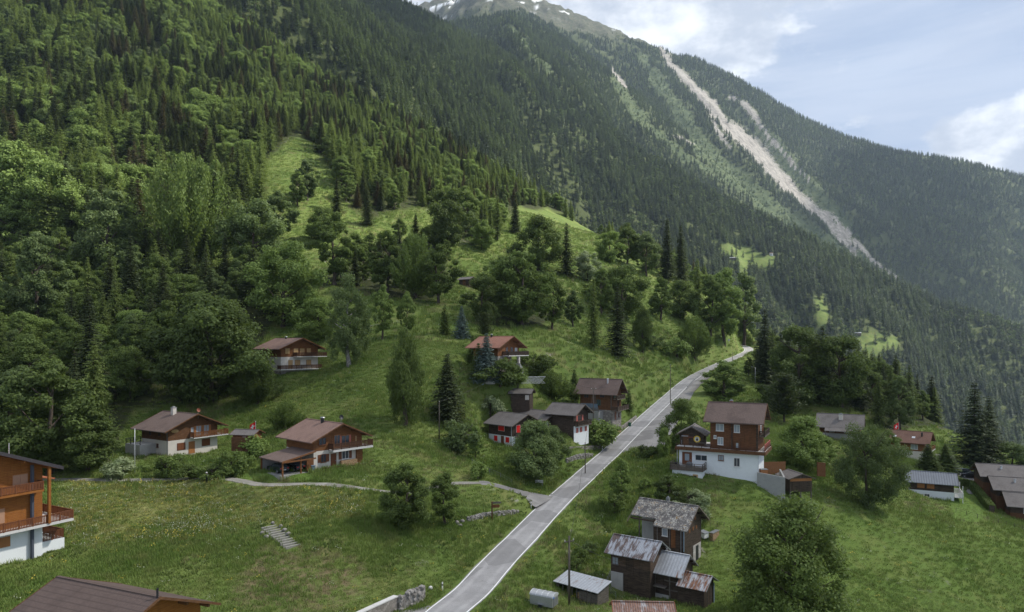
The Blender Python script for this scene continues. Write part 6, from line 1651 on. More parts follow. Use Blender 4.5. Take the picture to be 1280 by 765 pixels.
h = House('shed', 'long low open fronted shed with pale tin roof beside the utility pole', 'shed', 747, 757, 68, (-1, -1), 50, 2.7, 6.6)
MB().prism([(-1.35, -3.3, -2), (1.35, -3.3, -2), (1.35, -3.3, 2.25), (-1.35, -3.3, 1.75)], (0, .12, 0)).build('end_wall', W_GREY, h.o)
MB().prism([(-1.35, 3.18, -2), (1.35, 3.18, -2), (1.35, 3.18, 2.25), (-1.35, 3.18, 1.75)], (0, .12, 0)).build('end_wall', W_GREY, h.o)
MB().box(1.2, 1.35, -3.17, 3.17, -2, 2.2).build('back_wall', W_DARK, h.o)
m = MB()
for i in range(9): y = -3.0 + i * .75; m.box(-1.34, -1.22, y - .06, y + .06, -2, 1.76)
m.box(-1.30, -1.26, -3.15, -.4, -.2, 1.3); m.build('front_posts', W_GREY, h.o)
MB().box(-1.55, -1.37, -3.2, 3.1, -1.5, -.15).build('base_board', METAL_W, h.o)
MB().prism([(-1.75, -3.6, 1.69), (1.7, -3.6, 2.33), (1.7, 3.6, 2.33), (-1.75, 3.6, 1.69)], (0, 0, .08)).build('roof', TIN, h.o)
h = House('shed', 'rusty corrugated roofed shed at the bottom edge below the barns', 'shed', 803, 751, 58, (0, 0), 87, 5.0, 6.2)
h.o.location += Vector((0, -.3, -3.4))
h.gable_wall(W_DARK, -2, 2.0, 1.3); h.make_roof(TIN_RUST, 2.0, 1.3, .5, .3, .08, RUSTY, purlin=None); h.roof.children[0].data.materials[0] = RUSTY

# small far buildings
for (px, py, rz, W, L, hh, mat, roofm, lb) in (
    (584, 357, 60, 4.5, 5.0, 2.4, W_DARK, T_GREY, 'tiny dark hut among the trees above the terrace track'),
    (536, 354, 60, 3.6, 4.0, 2.0, W_DARK, T_GREY, 'tiny shadowed hut under the middle tree belt'),
    (916, 324, 75, 6, 13, 3.0, W_GREY, TIN, 'long far farm building with a pale roof in the sunny clearing'),
    (964, 319, 65, 6, 7, 4.0, P_WHITE, T_RED, 'tiny far white house at the right of the sunny clearing'),
    (1072, 418, 70, 6, 12, 3.0, W_GREY, TIN, 'far shed with a pale roof beside the lower forest clearing'),
    (985, 472, 80, 5, 8, 3.2, P_WHITE, TIN, 'pale low building half hidden by trees below the upper road bend')):
    p = sight(px, py); h = House('hut' if W < 5 else 'farm_building', lb, 'hut' if W < 5 else 'building', 0, 0, 1, (0, 0), rz, W, L); h.o.location = p
    h.gable_wall(mat, -2.5, hh, W * .22, 'wall'); h.make_roof(roofm, hh, W * .22, .6, .6, .15, W_RAILG, purlin=None); h.door('left', L * .5, .1, 1.2, 2.0, W_BROWN)


# ================================================================== THINGS ALONG THE ROAD AND IN THE GARDENS
def top_at(p, py): return (HY - py) / F * p.y - p.z          # height of a thing standing at p whose top shows at py
POLEW = m_wood('pole_wood', (.085, .07, .058), (.15, .13, .11), .4, True)
def utility_pole(px, py, ptop, label, arm=True, lamp=False, rz=0.5, r=.12):
    p = sight(px, py); h = top_at(p, ptop); o = empty('street_lamp' if lamp else 'utility_pole', p, rz, label, 'street lamp' if lamp else 'utility pole')
    MB().tube([(0, 0, -.5), (0, 0, h * .5), (0, 0, h)], [r, r * .88, r * .72], 8).build('pole', METAL if lamp else POLEW, o, True)
    if lamp:
        MB().tube([(0, 0, h - .05), (-.5, 0, h + .12), (-1.1, 0, h + .15)], .045, 6).build('arm', METAL, o)
        MB().box(-1.75, -1.05, -.14, .14, h + .08, h + .2).build('lamp_head', METAL_W, o)
    elif arm:
        MB().box(-.75, .75, -.06, .06, h - .75, h - .63).build('crossarm', POLEW, o)
        for x in (-.65, .65): MB().tube([(x, 0, h - .63), (x, 0, h - .5), (x, 0, h - .42)], [.03, .06, .04], 6).build('insulator', PT_WHITE, o)
    else: MB().tube([(0, 0, h), (0, 0, h + .14)], [r * .9, .02], 8).build('cap', METAL, o)
    return o
utility_pole(711.5, 757, 670, 'tall weathered wooden utility pole standing beside the long tin roofed shed', True, r=.16)
utility_pole(549, 549, 502, 'thin wooden utility pole on the slope meadow beside the dense spruce', False)
utility_pole(742, 549, 483, 'wooden utility pole in front of the weathered house by the road', True)
utility_pole(647.5, 488, 450, 'wooden utility pole below the red roofed chalet', False)
utility_pole(838, 505, 456, 'dark utility pole at the right edge of the rising road', False)
utility_pole(915.5, 455, 441, 'short far pole beside the upper road', False)
utility_pole(731.5, 592, 553, 'street lamp pole at the left edge of the road near the pink shuttered chalet', False, False, 2.6)
utility_pole(944, 487, 459, 'street lamp with a single arm below the upper road bend', False, True, .2)
o = utility_pole(168.5, 592, 536, 'bare white flagpole beside the silvery shrub by the path', False, False, 0, .06)
o.name = 'flagpole'; o['category'] = 'flagpole'
for c in o.children: c.data.materials[0] = METAL_W
# flags on their poles
FLAG = m_plain('red_flag_cloth', (.62, .015, .018), .7, .2, 0, .1)
def flag(px, py, ptop, sz, label, fl):
    p = sight(px, py); h = top_at(p, ptop); o = empty('flagpole', p, 0, fl, 'flagpole'); MB().tube([(0, 0, -.4), (0, 0, h)], .045, 6).build('pole', METAL_W, o); MB().blob((0, 0, h + .06), (.08, .08, .08), 1, 1).build('finial', METAL_W, o)
    e = empty('flag', p + Vector((0, 0, h)), 0, label, 'flag'); n = 8; V = []; Fc = []
    def surf(u, v, off): # u along the fly, v down the hoist; the cloth hangs slack and ripples
        x = -.05 - u * sz * .75; z = -.05 - v * sz * .95 - u * sz * .42; return (x, .12 * math.sin(u * 6) + off, z)
    for side in (0, .012):
        for i in range(n + 1):
            for j in range(n + 1): V.append(surf(i / n, j / n, side))
    N = (n + 1) ** 2
    for i in range(n):
        for j in range(n):
            a = i * (n + 1) + j; q = (a, a + 1, a + n + 2, a + n + 1); Fc += [q, tuple(N + k for k in q[::-1])]
    MB().add(V, Fc).build('cloth', FLAG, e)
    m = MB()
    for (u0, u1, v0, v1) in ((.2, .8, .40, .60), (.4, .6, .2, .40), (.4, .6, .60, .8)):
        for off in (-.012, .024):
            V = []; Fc = []; q = 4
            for i in range(q + 1):
                for j in range(q + 1): V.append(surf(u0 + (u1 - u0) * i / q, v0 + (v1 - v0) * j / q, off))
            for i in range(q):
                for j in range(q): a = i * (q + 1) + j; Fc.append((a, a + 1, a + q + 2, a + q + 1))
            m.add(V, Fc)
    m.build('white_cross', PT_WHITE, e)
flag(319.5, 558, 527, 1.5, 'small red flag with a white cross hanging by the garden shed', 'thin flagpole in front of the garden shed')
flag(1123.5, 568, 528, 1.9, 'red flag with a white cross above the chestnut roof on the valley side', 'flagpole beside the chestnut roofed chalet')

# roadside delineator posts
def delineator(px, py):
    p = sight(px, py); o = empty('delineator_post', p, 0.7, 'white roadside marker post with a dark band at the edge of the road', 'marker post', 'roadside marker posts')
    MB().prism([(-.07, -.06, -.2), (.07, -.06, -.2), (.07, .06, -.2), (-.07, .06, -.2)], (0, 0, 1.25)).build('post', PT_WHITE, o)
    MB().box(-.075, .075, -.065, .065, .62, .80).build('band', BLACK, o); return o
for q, lb in (((664, 635), 'white marker post on the grass where the lane joins the road'), ((553, 738), 'white marker post near the boulder wall at the bottom of the road'), ((753, 563), 'white marker post at the road edge near the utility pole by the pink shuttered chalet'), ((832, 486), 'white marker post on the uphill edge of the road at its bend'), ((885.5, 459), 'white marker post on the uphill edge of the far upper road')):
    delineator(*q)['label'] = lb
p = sight(615, 650); h = top_at(p, 627); o = empty('signpost', p, .2, 'brown wooden signpost with two pointed boards by the low stone wall', 'signpost')
MB().box(-.1, .1, -.1, .1, -.3, h).build('post', W_BROWN, o)
MB().prism([(.1, -.04, h - .35), (1.35, -.04, h - .35), (1.55, -.04, h - .2), (1.35, -.04, h - .05), (.1, -.04, h - .05)], (0, .07, 0)).build('board', W_GREY, o)
MB().prism([(.1, -.04, h - 1.0), (1.1, -.04, h - 1.0), (1.3, -.04, h - .75), (1.1, -.04, h - .5), (.1, -.04, h - .5)], (0, .07, 0)).build('board', W_RED, o)
p = sight(911, 430); o = empty('road_sign', p, 0, 'small pale road sign at the far end of the road', 'road sign'); MB().tube([(0, 0, -.3), (0, 0, 2.2)], .05, 6).build('post', METAL, o); MB().box(-.45, .45, -.08, -.05, 1.6, 2.6).build('plate', METAL_W, o)
p = sight(674, 606); o = empty('bench', p, -.1, 'white bench beside the pinkish boulder under the round tree', 'bench')
MB().box(-.75, .75, -.2, .2, .42, .48).build('seat', PT_WHITE, o); MB().box(-.75, .75, .2, .25, .55, .9).build('backrest', PT_WHITE, o)
for x in (-.6, .6): MB().box(x - .05, x + .05, -.18, .25, -.2, .42).build('leg', METAL, o)

# boulders and walls
ROCK = NM('pale_boulder', .9, .15); ROCK.color(ROCK.mix(ROCK.ramp(ROCK.noise(ROCK.coord('Object'), 2.5, 6, .7), .35, .65), (.15, .14, .125), (.36, .34, .32))); ROCK.bump(ROCK.noise(ROCK.coord('Object'), 6, 5, .7), .5, .05); ROCK = ROCK.m
ROCKW = m_plain('white_boulder', (.62, .61, .59), .9, .1, 0, .5)
def boulder(px, py, s, label, mat=None, group=None, sq=.75):
    p = sight(px, py); m = MB().blob((0, 0, s * .35 * sq), (s * .5, s * .45, s * .5 * sq), int(px * 7 + py), 2)
    o = m.build('boulder', mat or ROCK, None, True); o.location = p; o.rotation_euler = (0, 0, px); tag(o, label, 'boulder', group); return o
boulder(669, 600, 1.9, 'large pinkish boulder under the round tree beside the white bench', ROCK, None, 1.2)
boulder(538, 737, .75, 'single white boulder in the grass at the end of the boulder wall', ROCKW)
for q, s, lb in (((341, 655), .6, 'flat grey stone at the top of the meadow steps'), ((351, 659), .65, 'upper grey stone beside the meadow steps'), ((356, 664), .7, 'middle grey stone beside the meadow steps'), ((360.5, 669), .75, 'lower dark grey stone beside the meadow steps'), ((328, 668), .8, 'pale stone left of the meadow steps'), ((333, 673), .8, 'small pale stone on the bank left of the meadow steps')):
    boulder(*q, s, lb)
for i, (q, s) in enumerate((((571, 655), .9), ((578, 653), .8), ((575, 658), .7))): boulder(*q, s, ['grey stone at the left end of the low rubble wall', 'grey stone leaning on the low rubble wall', 'reddish stone fallen from the low rubble wall'][i])
def rubble(name, pts, hts, size, label, seed, mat=None, rows=2):
    """dry wall of separate looking stones grown onto one core"""
    g = random.Random(seed); m = MB(); P0 = pts[0]
    for (p, q), (h0, h1) in zip(zip(pts[:-1], pts[1:]), zip(hts[:-1], hts[1:])):
        d = q - p; L = d.length; n = max(2, int(L / (size * .8))); w = Vector((-d.y, d.x, 0)).normalized()
        m.prism([p - P0 - Vector((0, 0, .8)) - w * size * .25, q - P0 - Vector((0, 0, .8)) - w * size * .25, q - P0 + Vector((0, 0, h1 * .85)) - w * size * .25, p - P0 + Vector((0, 0, h0 * .85)) - w * size * .25], w * size * .5)
        for i in range(n):
            t = (i + g.random()) / n; h = h0 + (h1 - h0) * t; k = max(1, int(h / (size * .62)))
            for j in range(k + 1): c = p - P0 + d * t + Vector((0, 0, min(h - size * .2, j * size * .62))) + w * g.uniform(-.12, .12); s = size * g.uniform(.4, .68); m.blob(c, (s, s * .8, s * .7), g.randrange(9999), 1)
    o = m.build(name, mat or ROCK, None); o.location = P0; tag(o, label, 'wall'); return o
rubble('drystone_wall', [sight(584, 652), sight(605, 647), sight(625, 644), sight(648, 641)], [.75, .8, .7, .6], .5, 'low rubble wall on the grass below the lane', 3)
rubble('boulder_wall', [sight(498, 762), sight(510, 757), sight(521, 753), sight(530, 748)], [1.6, 1.7, 1.8, 1.9], .85, 'stacked wall of pale boulders at the bottom of the road', 4, ROCKW if False else ROCK, 3)
wall('stone_wall', [sight(440, 790), sight(470, 775), sight(497, 762)], 1.5, 1.5, .5, STONE, 'mortared stone wall with a pale coping at the bottom edge', 'wall', C_SLAB)
rubble('drystone_wall', [sight(708, 578), sight(722, 573), sight(741, 570)], [.8, .9, .7], .6, 'short rubble wall in the grass near the lamp pole by the road', 7)
wall('garden_wall', [sight(712, 563), sight(735, 562), sight(752, 560)], .8, .8, .35, STONE, 'grey garden wall below the pink shuttered chalet', 'wall')
wall('garden_wall', [sight(764, 546), sight(780, 536), sight(796, 524)], 1.0, 1.0, .4, STONE, 'rough stone wall between the weathered house and the road', 'wall')
wall('roadside_wall', [sight(860, 484), sight(868, 476), sight(874, 471)], .3, .3, .3, C_CONC, 'pale concrete kerb wall under the railing at the road bend', 'wall')
def fence_line(name, pts, hgt, mat, label, gap=2.0, rails=2, r=.05, dz=0):
    P0 = pts[0]; o = empty(name, P0, 0, label, 'fence'); m = MB(); q = MB()
    for a, c in zip(pts[:-1], pts[1:]):
        d = c - a; n = max(1, int(d.length / gap))
        for i in range(n + 1):
            p = a + d * i / n; p = Vector((p.x, p.y, ground(p.x, p.y) + dz)) - P0; m.tube([p - Vector((0, 0, .3)), p + Vector((random.uniform(-.05, .05), 0, hgt * random.uniform(.92, 1.06)))], r, 5)
            if i < n:
                b = a + d * (i + 1) / n; b = Vector((b.x, b.y, ground(b.x, b.y) + dz)) - P0
                for k in range(rails): z = Vector((0, 0, hgt * (.92 - k * .8 / max(1, rails)))); q.bar(p + z, b + z, r * .7)
    m.build('posts', mat, o)
    if rails: q.build('rails', mat, o)
    return o
fence_line('road_railing', [sight(858, 488), sight(866, 478), sight(875, 470)], 1.0, METAL, 'grey railing on the outer side of the road bend', 2.5, 2)
fence_line('guard_rail', [at(921, 432.5, 318), at(934, 435, 312), at(944, 439, 300)], .9, METAL_W, 'pale guard rail at the far bend of the road', 3, 2, .07)
fence_line('wire_fence', [sight(765, 716), sight(757, 735), sight(770, 750)], 1.1, METAL, 'thin grey wire fence left of the timber barns', 1.5, 3, .03)
fence_line('stake_fence', [sight(888, 658), sight(905, 660), sight(921, 668)], 1.0, POLEW, 'upper row of thin wooden stakes right of the lichened barn', .9, 1, .03)
fence_line('stake_fence', [sight(886, 684), sight(905, 682), sight(922, 684)], 1.0, POLEW, 'lower row of thin wooden stakes right of the lichened barn', .9, 1, .03)
fence_line('meadow_fence', [sight(1195, 640), sight(1222, 648), sight(1248, 654), sight(1278, 662)], .9, POLEW, 'low grey fence at the lower edge of the mown lawn', 1.6, 2, .04)
fence_line('terrace_fence', [sight(470, 409), sight(500, 407), sight(535, 407)], .9, POLEW, 'rustic fence along the terrace track', 2.2, 1, .05)
fence_line('garden_fence', [sight(590, 580), sight(612, 592), sight(640, 606)], 1.0, METAL, 'thin garden fence on the slope below the red shuttered chalet', 2.4, 2, .035)
# white lattice screen
p = sight(652, 480); o = empty('lattice_screen', p, R(18), 'white wooden lattice screen above the black hay barn', 'screen'); m = MB()
for i in range(-6, 14): 
    m.bar((i * .35, 0, 0), (i * .35 + 1.7, 0, 1.7), .05, .05); m.bar((i * .35 + 1.7, .05, 0), (i * .35, .05, 1.7), .05, .05)
m.build('lattice', PT_WHITE, o); MB().box(-2.1, 6.3, -.05, .1, 1.7, 1.8).build('top_rail', PT_WHITE, o)
p = sight(613, 480); m = MB()
for i in range(6): a = i * .5; m.prism([(-1.6 + a * .35, -.6, i * .12), (.8 + a * .2, -.7, i * .12), (1.0, .5, i * .12), (-1.2, .7, i * .12)], (0, 0, .115))
o = m.build('slab_pile', ROCKW); o.location = p; o.rotation_euler = (0, 0, -.5); tag(o, 'pile of pale stone slabs on the slope below the blue spruces', 'slab pile')
STEPM = m_plain('weathered_sleeper', (.30, .29, .26), .9, .1, 0, .5)
# sleeper steps up to the flowering meadow
a, b = sight(336, 660), sight(366, 684); d = b - a; w = Vector((-d.y, d.x, 0)).normalized()
o = empty('garden_steps', a, 0, 'flight of pale sleeper steps climbing the bank to the flowering meadow', 'steps')
for i in range(11):
    c = d * (i / 10) + Vector((0, 0, .25)); e = w * 1.05
    MB().prism([c - e - d.normalized() * .085, c + e - d.normalized() * .085, c + e + d.normalized() * .085, c - e + d.normalized() * .085], (0, 0, -.45)).build('step', STEPM, o)

# hedge round the mown lawn
def hedge(pts, hgt, th, label, seed, mat):
    g = np.random.default_rng(seed); P0 = pts[0]; Ps = []; Ns = []
    for a, c in zip(pts[:-1], pts[1:]):
        d = np.array(c - a); L = np.linalg.norm(d[:2]); n = int(L * (hgt * 2 + th) * 150); t = g.uniform(0, 1, n); w = np.array([-d[1], d[0], 0]) / L
        f = g.uniform(0, hgt * 2 + th, n); s = np.where(f < hgt, -1, np.where(f < 2 * hgt, 1, 0)); z = np.where(s == 0, hgt, np.where(f < hgt, f, f - hgt)); off = np.where(s == 0, (f - 2 * hgt) - th / 2, s * th / 2)
        Ps.append(np.array(a - P0) + t[:, None] * d + w * (off + g.normal(0, .06, n))[:, None] + np.array([0, 0, 1.0]) * (z + g.normal(0, .06, n))[:, None]); Ns.append(w * s[:, None] + np.array([0, 0, 1.0]) * (s == 0)[:, None])
    P = np.vstack(Ps); N = unit(np.vstack(Ns) + rdir(g, len(P)) * .7); T = unit(np.cross(N, rdir(g, len(P)))); B = np.cross(N, T); ls = g.uniform(.09, .17, len(P))
    o = empty('hedge', P0, 0, label, 'hedge'); put(bpy.data.objects.new('foliage', leaf_mesh('foliage', diamonds(P, T, B, ls, ls * .6), g.uniform(0, 1, len(P)), mat)), o)
    m = MB()
    for a, c in zip(pts[:-1], pts[1:]): m.bar(a - P0 + Vector((0, 0, hgt * .45)), c - P0 + Vector((0, 0, hgt * .45)), th * .8, hgt * .85)
    m.build('branches', M_BARK, o)
hedge([sight(1196, 606), sight(1213, 609), sight(1225, 622), sight(1240, 641)], 1.7, 1.3, 'clipped green hedge around the mown lawn beside the low white house', 1, L_BROAD)
hedge([sight(1205, 566), sight(1216, 571)], 1.2, 1.2, 'short yellowish hedge at the far end of the driveway', 2, L_BRIGHT)

# ------------------------------------------------------------------ vehicles
def car(p, rz, label, paint):
    o = empty('parked_car', p, rz, label, 'car'); W = .88
    prof = [(-2.1, .35), (-2.15, .7), (-2.0, 1.0), (-1.75, 1.12), (-1.35, 1.48), (.25, 1.52), (.95, 1.02), (1.95, .86), (2.12, .62), (2.1, .32)]
    m = MB(); low = [(x, z if z < 1.1 else 1.0) for x, z in prof]
    body = [(-2.1, .32), (-2.16, .62), (-2.05, .98), (-1.2, 1.02), (.9, 1.0), (1.9, .86), (2.12, .62), (2.08, .32)]
    m.prism([(x, -W, z) for x, z in body], (0, 2 * W, 0)); m.build('body', paint, o)
    MB().prism([(-1.95, -.78, .98), (-1.45, -.66, 1.45), (.1, -.66, 1.48), (.95, -.78, 1.0)], (0, 1.5, 0)).build('cabin', G_PANE, o)
    MB().prism([(-1.5, -.70, 1.44), (-1.35, -.68, 1.53), (.0, -.68, 1.54), (.18, -.70, 1.47)], (0, 1.38, 0)).build('roof', paint, o)
    for x in (-1.35, 1.3):
        for s in (-1, 1):
            w = MB().tube([(x, s * (W - .2), .32), (x, s * (W + .02), .32)], .32, 14).build('wheel', BLACK, o)
            MB().tube([(x, s * (W + .021), .32), (x, s * (W + .035), .32)], .2, 10).build('rim', METAL, w)
    TL = m_plain('tail_light_red', (.42, .02, .02), .3, .5)
    for s in (-1, 1):
        MB().box(-2.17, -2.05, s * .62 - .17, s * .62 + .17, .72, .92).build('tail_light', TL, o)
        MB().box(2.0, 2.13, s * .62 - .2, s * .62 + .2, .62, .76).build('headlight', METAL_W, o)
    MB().box(-2.20, -2.15, -.26, .26, .5, .62).build('number_plate', PT_WHITE, o); return o
BLK = m_plain('black_car_paint', (.012, .012, .014), .25, .6, .2, 0); GRN = m_plain('dark_green_car_paint', (.022, .035, .035), .25, .6, .2, 0)
hh = CARPORT; p = near(hh, -6.9, -1.7, .0); car(p, hh.o.rotation_euler.z + R(90), 'black car parked with its tail outward under the carport roof', BLK)
p = near(hh, -9.5, -.9, .0); car(p, hh.o.rotation_euler.z + R(90), 'dark car deeper in the shade of the carport beside the black car', GRN)
p = sight(1203, 593); car(p + Vector((0, 0, .02)), R(160), 'dark green car parked on the driveway above the low grey roofs', GRN)
p = sight(1213, 597); car(p + Vector((0, 0, .02)), R(150), 'black car parked behind the dark green one on the driveway', BLK)
# livestock trailer
p = sight(680, 759); o = empty('livestock_trailer', p, R(62), 'silver box trailer with a ribbed rounded roof in the grass below the road', 'trailer')
SIL = m_plain('brushed_aluminium', (.46, .47, .47), .4, .5, .5, .3); L = 1.55; W = .85
m = MB(); arc = [(W * math.cos(a) * 1.0, 1.62 + .42 * math.sin(a)) for a in np.linspace(0, math.pi, 9)]
m.prism([(W, -L, .45)] + [(x, -L, z) for x, z in arc] + [(-W, -L, .45)], (0, 2 * L, 0)); m.build('box', SIL, o)
for y in (-L - .01, -L / 2, 0, L / 2, L + .01):
    V = [(W * 1.02, 1.62)] + [(x * 1.035, z + .03) for x, z in arc] + [(-W * 1.02, 1.62)]; q = MB()
    q.prism([(x, y - .035, z) for x, z in V], (0, .07, 0)); q.build('rib', METAL_W, o)
MB().box(-.62, .62, -L - .05, -L - .005, .5, 1.5).build('rear_ramp', METAL, o); MB().box(-.70, -.42, -L - .06, -L - .006, 1.5, 1.72).build('blue_plate', m_plain('blue_plate', (.06, .18, .5)), o)
for s in (-1, 1):
    w = MB().tube([(s * (W + .02), .1, .32), (s * (W + .22), .1, .32)], .32, 12).build('wheel', BLACK, o); MB().box(s * (W + .01), s * (W + .26), -.35, .55, .66, .72).build('mudguard', METAL, o)
MB().bar((0, L, .42), (0, L + 1.1, .42), .1).build('drawbar', METAL, o)
p = sight(880, 674); o = empty('hutch', p, R(40), 'small white box hutch on legs at the gable of the lichened barn', 'hutch'); MB().box(-.6, .6, -.5, .5, .3, 1.1).build('box', PT_WHITE, o); MB().prism([(-.7, -.6, 1.1), (.7, -.6, 1.1), (.7, .6, 1.3), (-.7, .6, 1.3)], (0, 0, .06)).build('lid', METAL, o)
for x in (-.5, .5):
    for y in (-.4, .4): MB().box(x - .04, x + .04, y - .04, y + .04, -.4, .3).build('leg', W_GREY, o)

# ------------------------------------------------------------------ the person on the path
p = sight(258.5, 604); p.z += .03
o = empty('person', p, R(-20), 'person in dark clothes and a white cap standing on the gravel path', 'person')
J = {'pelvis': (0, 0, .96), 'waist': (0, 0, 1.12), 'chest': (0, -.02, 1.34), 'neck': (0, 0, 1.50), 'head': (0, -.02, 1.62), 'crown': (0, -.015, 1.73),
     'hipL': (.10, 0, .90), 'kneeL': (.12, -.03, .50), 'ankL': (.12, .03, .09), 'toeL': (.13, -.13, .035), 'hipR': (-.10, 0, .90), 'kneeR': (-.12, .02, .50), 'ankR': (-.13, .08, .09), 'toeR': (-.14, -.09, .035),
     'shL': (.19, 0, 1.43), 'elL': (.25, .04, 1.15), 'wrL': (.23, -.10, .93), 'haL': (.22, -.15, .84), 'shR': (-.19, 0, 1.43), 'elR': (-.26, .04, 1.15), 'wrR': (-.24, -.08, .92), 'haR': (-.24, -.12, .83)}
RAD = {'pelvis': .15, 'waist': .135, 'chest': .16, 'neck': .06, 'head': .10, 'crown': .085, 'hip': .10, 'knee': .065, 'ank': .045, 'toe': .035, 'sh': .075, 'el': .05, 'wr': .036, 'ha': .035}
E = [('pelvis', 'waist'), ('waist', 'chest'), ('chest', 'neck'), ('neck', 'head'), ('head', 'crown')]
for s in 'LR': E += [('pelvis', 'hip' + s), ('hip' + s, 'knee' + s), ('knee' + s, 'ank' + s), ('ank' + s, 'toe' + s), ('chest', 'sh' + s), ('sh' + s, 'el' + s), ('el' + s, 'wr' + s), ('wr' + s, 'ha' + s)]
nm = list(J); ix = {n: i for i, n in enumerate(nm)}
me = bpy.data.meshes.new('body'); me.from_pydata([J[n] for n in nm], [(ix[a], ix[b]) for a, b in E], []); me.update()
CL = NM('dark_blue_clothes', .85, .15); zc = CL.n('ShaderNodeSeparateXYZ'); CL.l(CL.coord('Object'), zc.inputs[0])
c1 = CL.mix(CL.ramp(zc.outputs['Z'], .94, .96), (.018, .018, .022), (.05, .055, .10)); CL.color(CL.mix(CL.ramp(zc.outputs['Z'], 1.50, 1.515), c1, (.42, .27, .20)))
me.materials.append(CL.m); bd = put(bpy.data.objects.new('body', me), o)
sk = bd.modifiers.new('skin', 'SKIN'); sv = me.skin_vertices[0].data if me.skin_vertices else None
if sv is None:
    bm_ = bmesh.new(); bm_.from_mesh(me); bm_.verts.layers.skin.verify(); bm_.to_mesh(me); bm_.free(); sv = me.skin_vertices[0].data
for i, n in enumerate(nm): r_ = RAD.get(n) or RAD[n[:-1]]; sv[i].radius = (r_, r_ * (.8 if n in ('pelvis', 'waist', 'chest') else 1)); sv[i].use_root = (n == 'pelvis')
bd.modifiers.new('smooth', 'SUBSURF').levels = 1; bd.modifiers['smooth'].render_levels = 2
MB().tube([(0, -.015, 1.66), (0, -.015, 1.74), (0, -.015, 1.79)], [.125, .12, .05], 10).box(-.07, .07, -.24, -.10, 1.665, 1.685).build('cap', PT_WHITE, o)
# overhead lines sag from pole to pole and to the houses
WIRE = m_plain('dark_cable', (.03, .03, .03), .6)
def cable(a, b, sag, label):
    o = empty('overhead_cable', a, 0, label, 'cable'); d = b - a
    MB().tube([d * t - Vector((0, 0, sag * 4 * t * (1 - t))) for t in np.linspace(0, 1, 13)], .022, 4).build('wire', WIRE, o)
def pole_top(px, py, pt, dz=-.55): p = sight(px, py); return p + Vector((0, 0, top_at(p, pt) + dz))
A1 = pole_top(711.5, 757, 670); A2 = pole_top(742, 549, 483); A3 = pole_top(731.5, 592, 553, -.1); A4 = pole_top(838, 505, 456, 0); A5 = pole_top(549, 549, 502, 0); A6 = pole_top(647.5, 488, 450, 0)
cable(A1, near(LOWB, -2.4, 2.5, 3.6), .5, 'cable sagging from the tall utility pole to the tin roofed barn')
cable(A1, A3, 1.6, 'long cable along the road from the tall utility pole to the lamp pole')
cable(A3, A2, .6, 'cable between the lamp pole and the pole at the weathered house')
cable(A2, A4, 1.2, 'cable from the weathered house pole to the dark pole on the rising road')
cable(A2, A6, .9, 'cable from the weathered house pole up to the red roofed chalet')
cable(A5, A6, 1.2, 'cable crossing the slope meadow above the dense spruce')
# yard clutter that shows as small bright or dark spots beside the houses
def woodpile(p, rz, L, H, label):
    o = MB().box(-L / 2, L / 2, -.3, .3, -.3, H).build('firewood_stack', WOODPILE); o.location = p; o.rotation_euler = (0, 0, rz); tag(o, label, 'firewood'); MB().box(-L / 2 - .1, L / 2 + .1, -.38, .38, H + .003, H + .05).build('cover', METAL, o)
woodpile(sight(772, 541), R(58), 3.2, 1.2, 'stack of firewood under a tin sheet at the foot of the weathered house')
woodpile(sight(893, 672), R(50), 2.4, 1.0, 'stack of firewood on the grass beside the white hutch')
woodpile(sight(728, 746), R(50), 1.8, .9, 'short stack of logs at the front of the long tin roofed shed')
def bin_(p, mat, label):
    o = empty('wheelie_bin', p, .6, label, 'bin'); MB().prism([(-.28, -.3, .05), (.28, -.3, .05), (.28, .3, .05), (-.28, .3, .05)], (0, 0, .95)).build('bin_body', mat, o); MB().box(-.32, .32, -.36, .34, 1.003, 1.07).build('lid', mat, o)
bin_(near(CARPORT, -5.6, -5.4, .0), PT_BLUE, 'blue wheelie bin beside the carport gate')
bin_(sight(787, 533), m_plain('green_plastic', (.02, .09, .05)), 'green wheelie bin between the weathered house and the road')
p = sight(762, 549); o = empty('crate', p, R(60), 'pale wooden crate by the stone wall below the weathered house', 'crate'); MB().box(-.9, .9, -.6, .6, -.2, .9).build('box', W_GREY, o); MB().box(-.95, .95, -.65, .65, .903, .98).build('lid', METAL_W, o)
def planter(px, py, label):
    p = sight(px, py); o = empty('planter', p, .5, label, 'planter'); MB().box(-1.2, 1.2, -.5, .5, -.2, .45).build('box', W_GREY, o)
    g_ = np.random.default_rng(int(px)); n = 260; P = np.column_stack([g_.uniform(-1.1, 1.1, n), g_.uniform(-.42, .42, n), .45 + g_.uniform(0, .35, n)]); Nn = unit(rdir(g_, n) + [0, 0, .6]); T = unit(np.cross(Nn, rdir(g_, n))); B = np.cross(Nn, T); ls = g_.uniform(.05, .12, n)
    put(bpy.data.objects.new('herbs', leaf_mesh('herbs', diamonds(P, T, B, ls, ls * .6), g_.uniform(0, 1, n), L_BRIGHT)), o)
planter(968, 603, 'raised bed with herbs on the terrace behind the concrete wall')
planter(588, 545, 'raised garden bed on the lawn left of the red shuttered chalet')

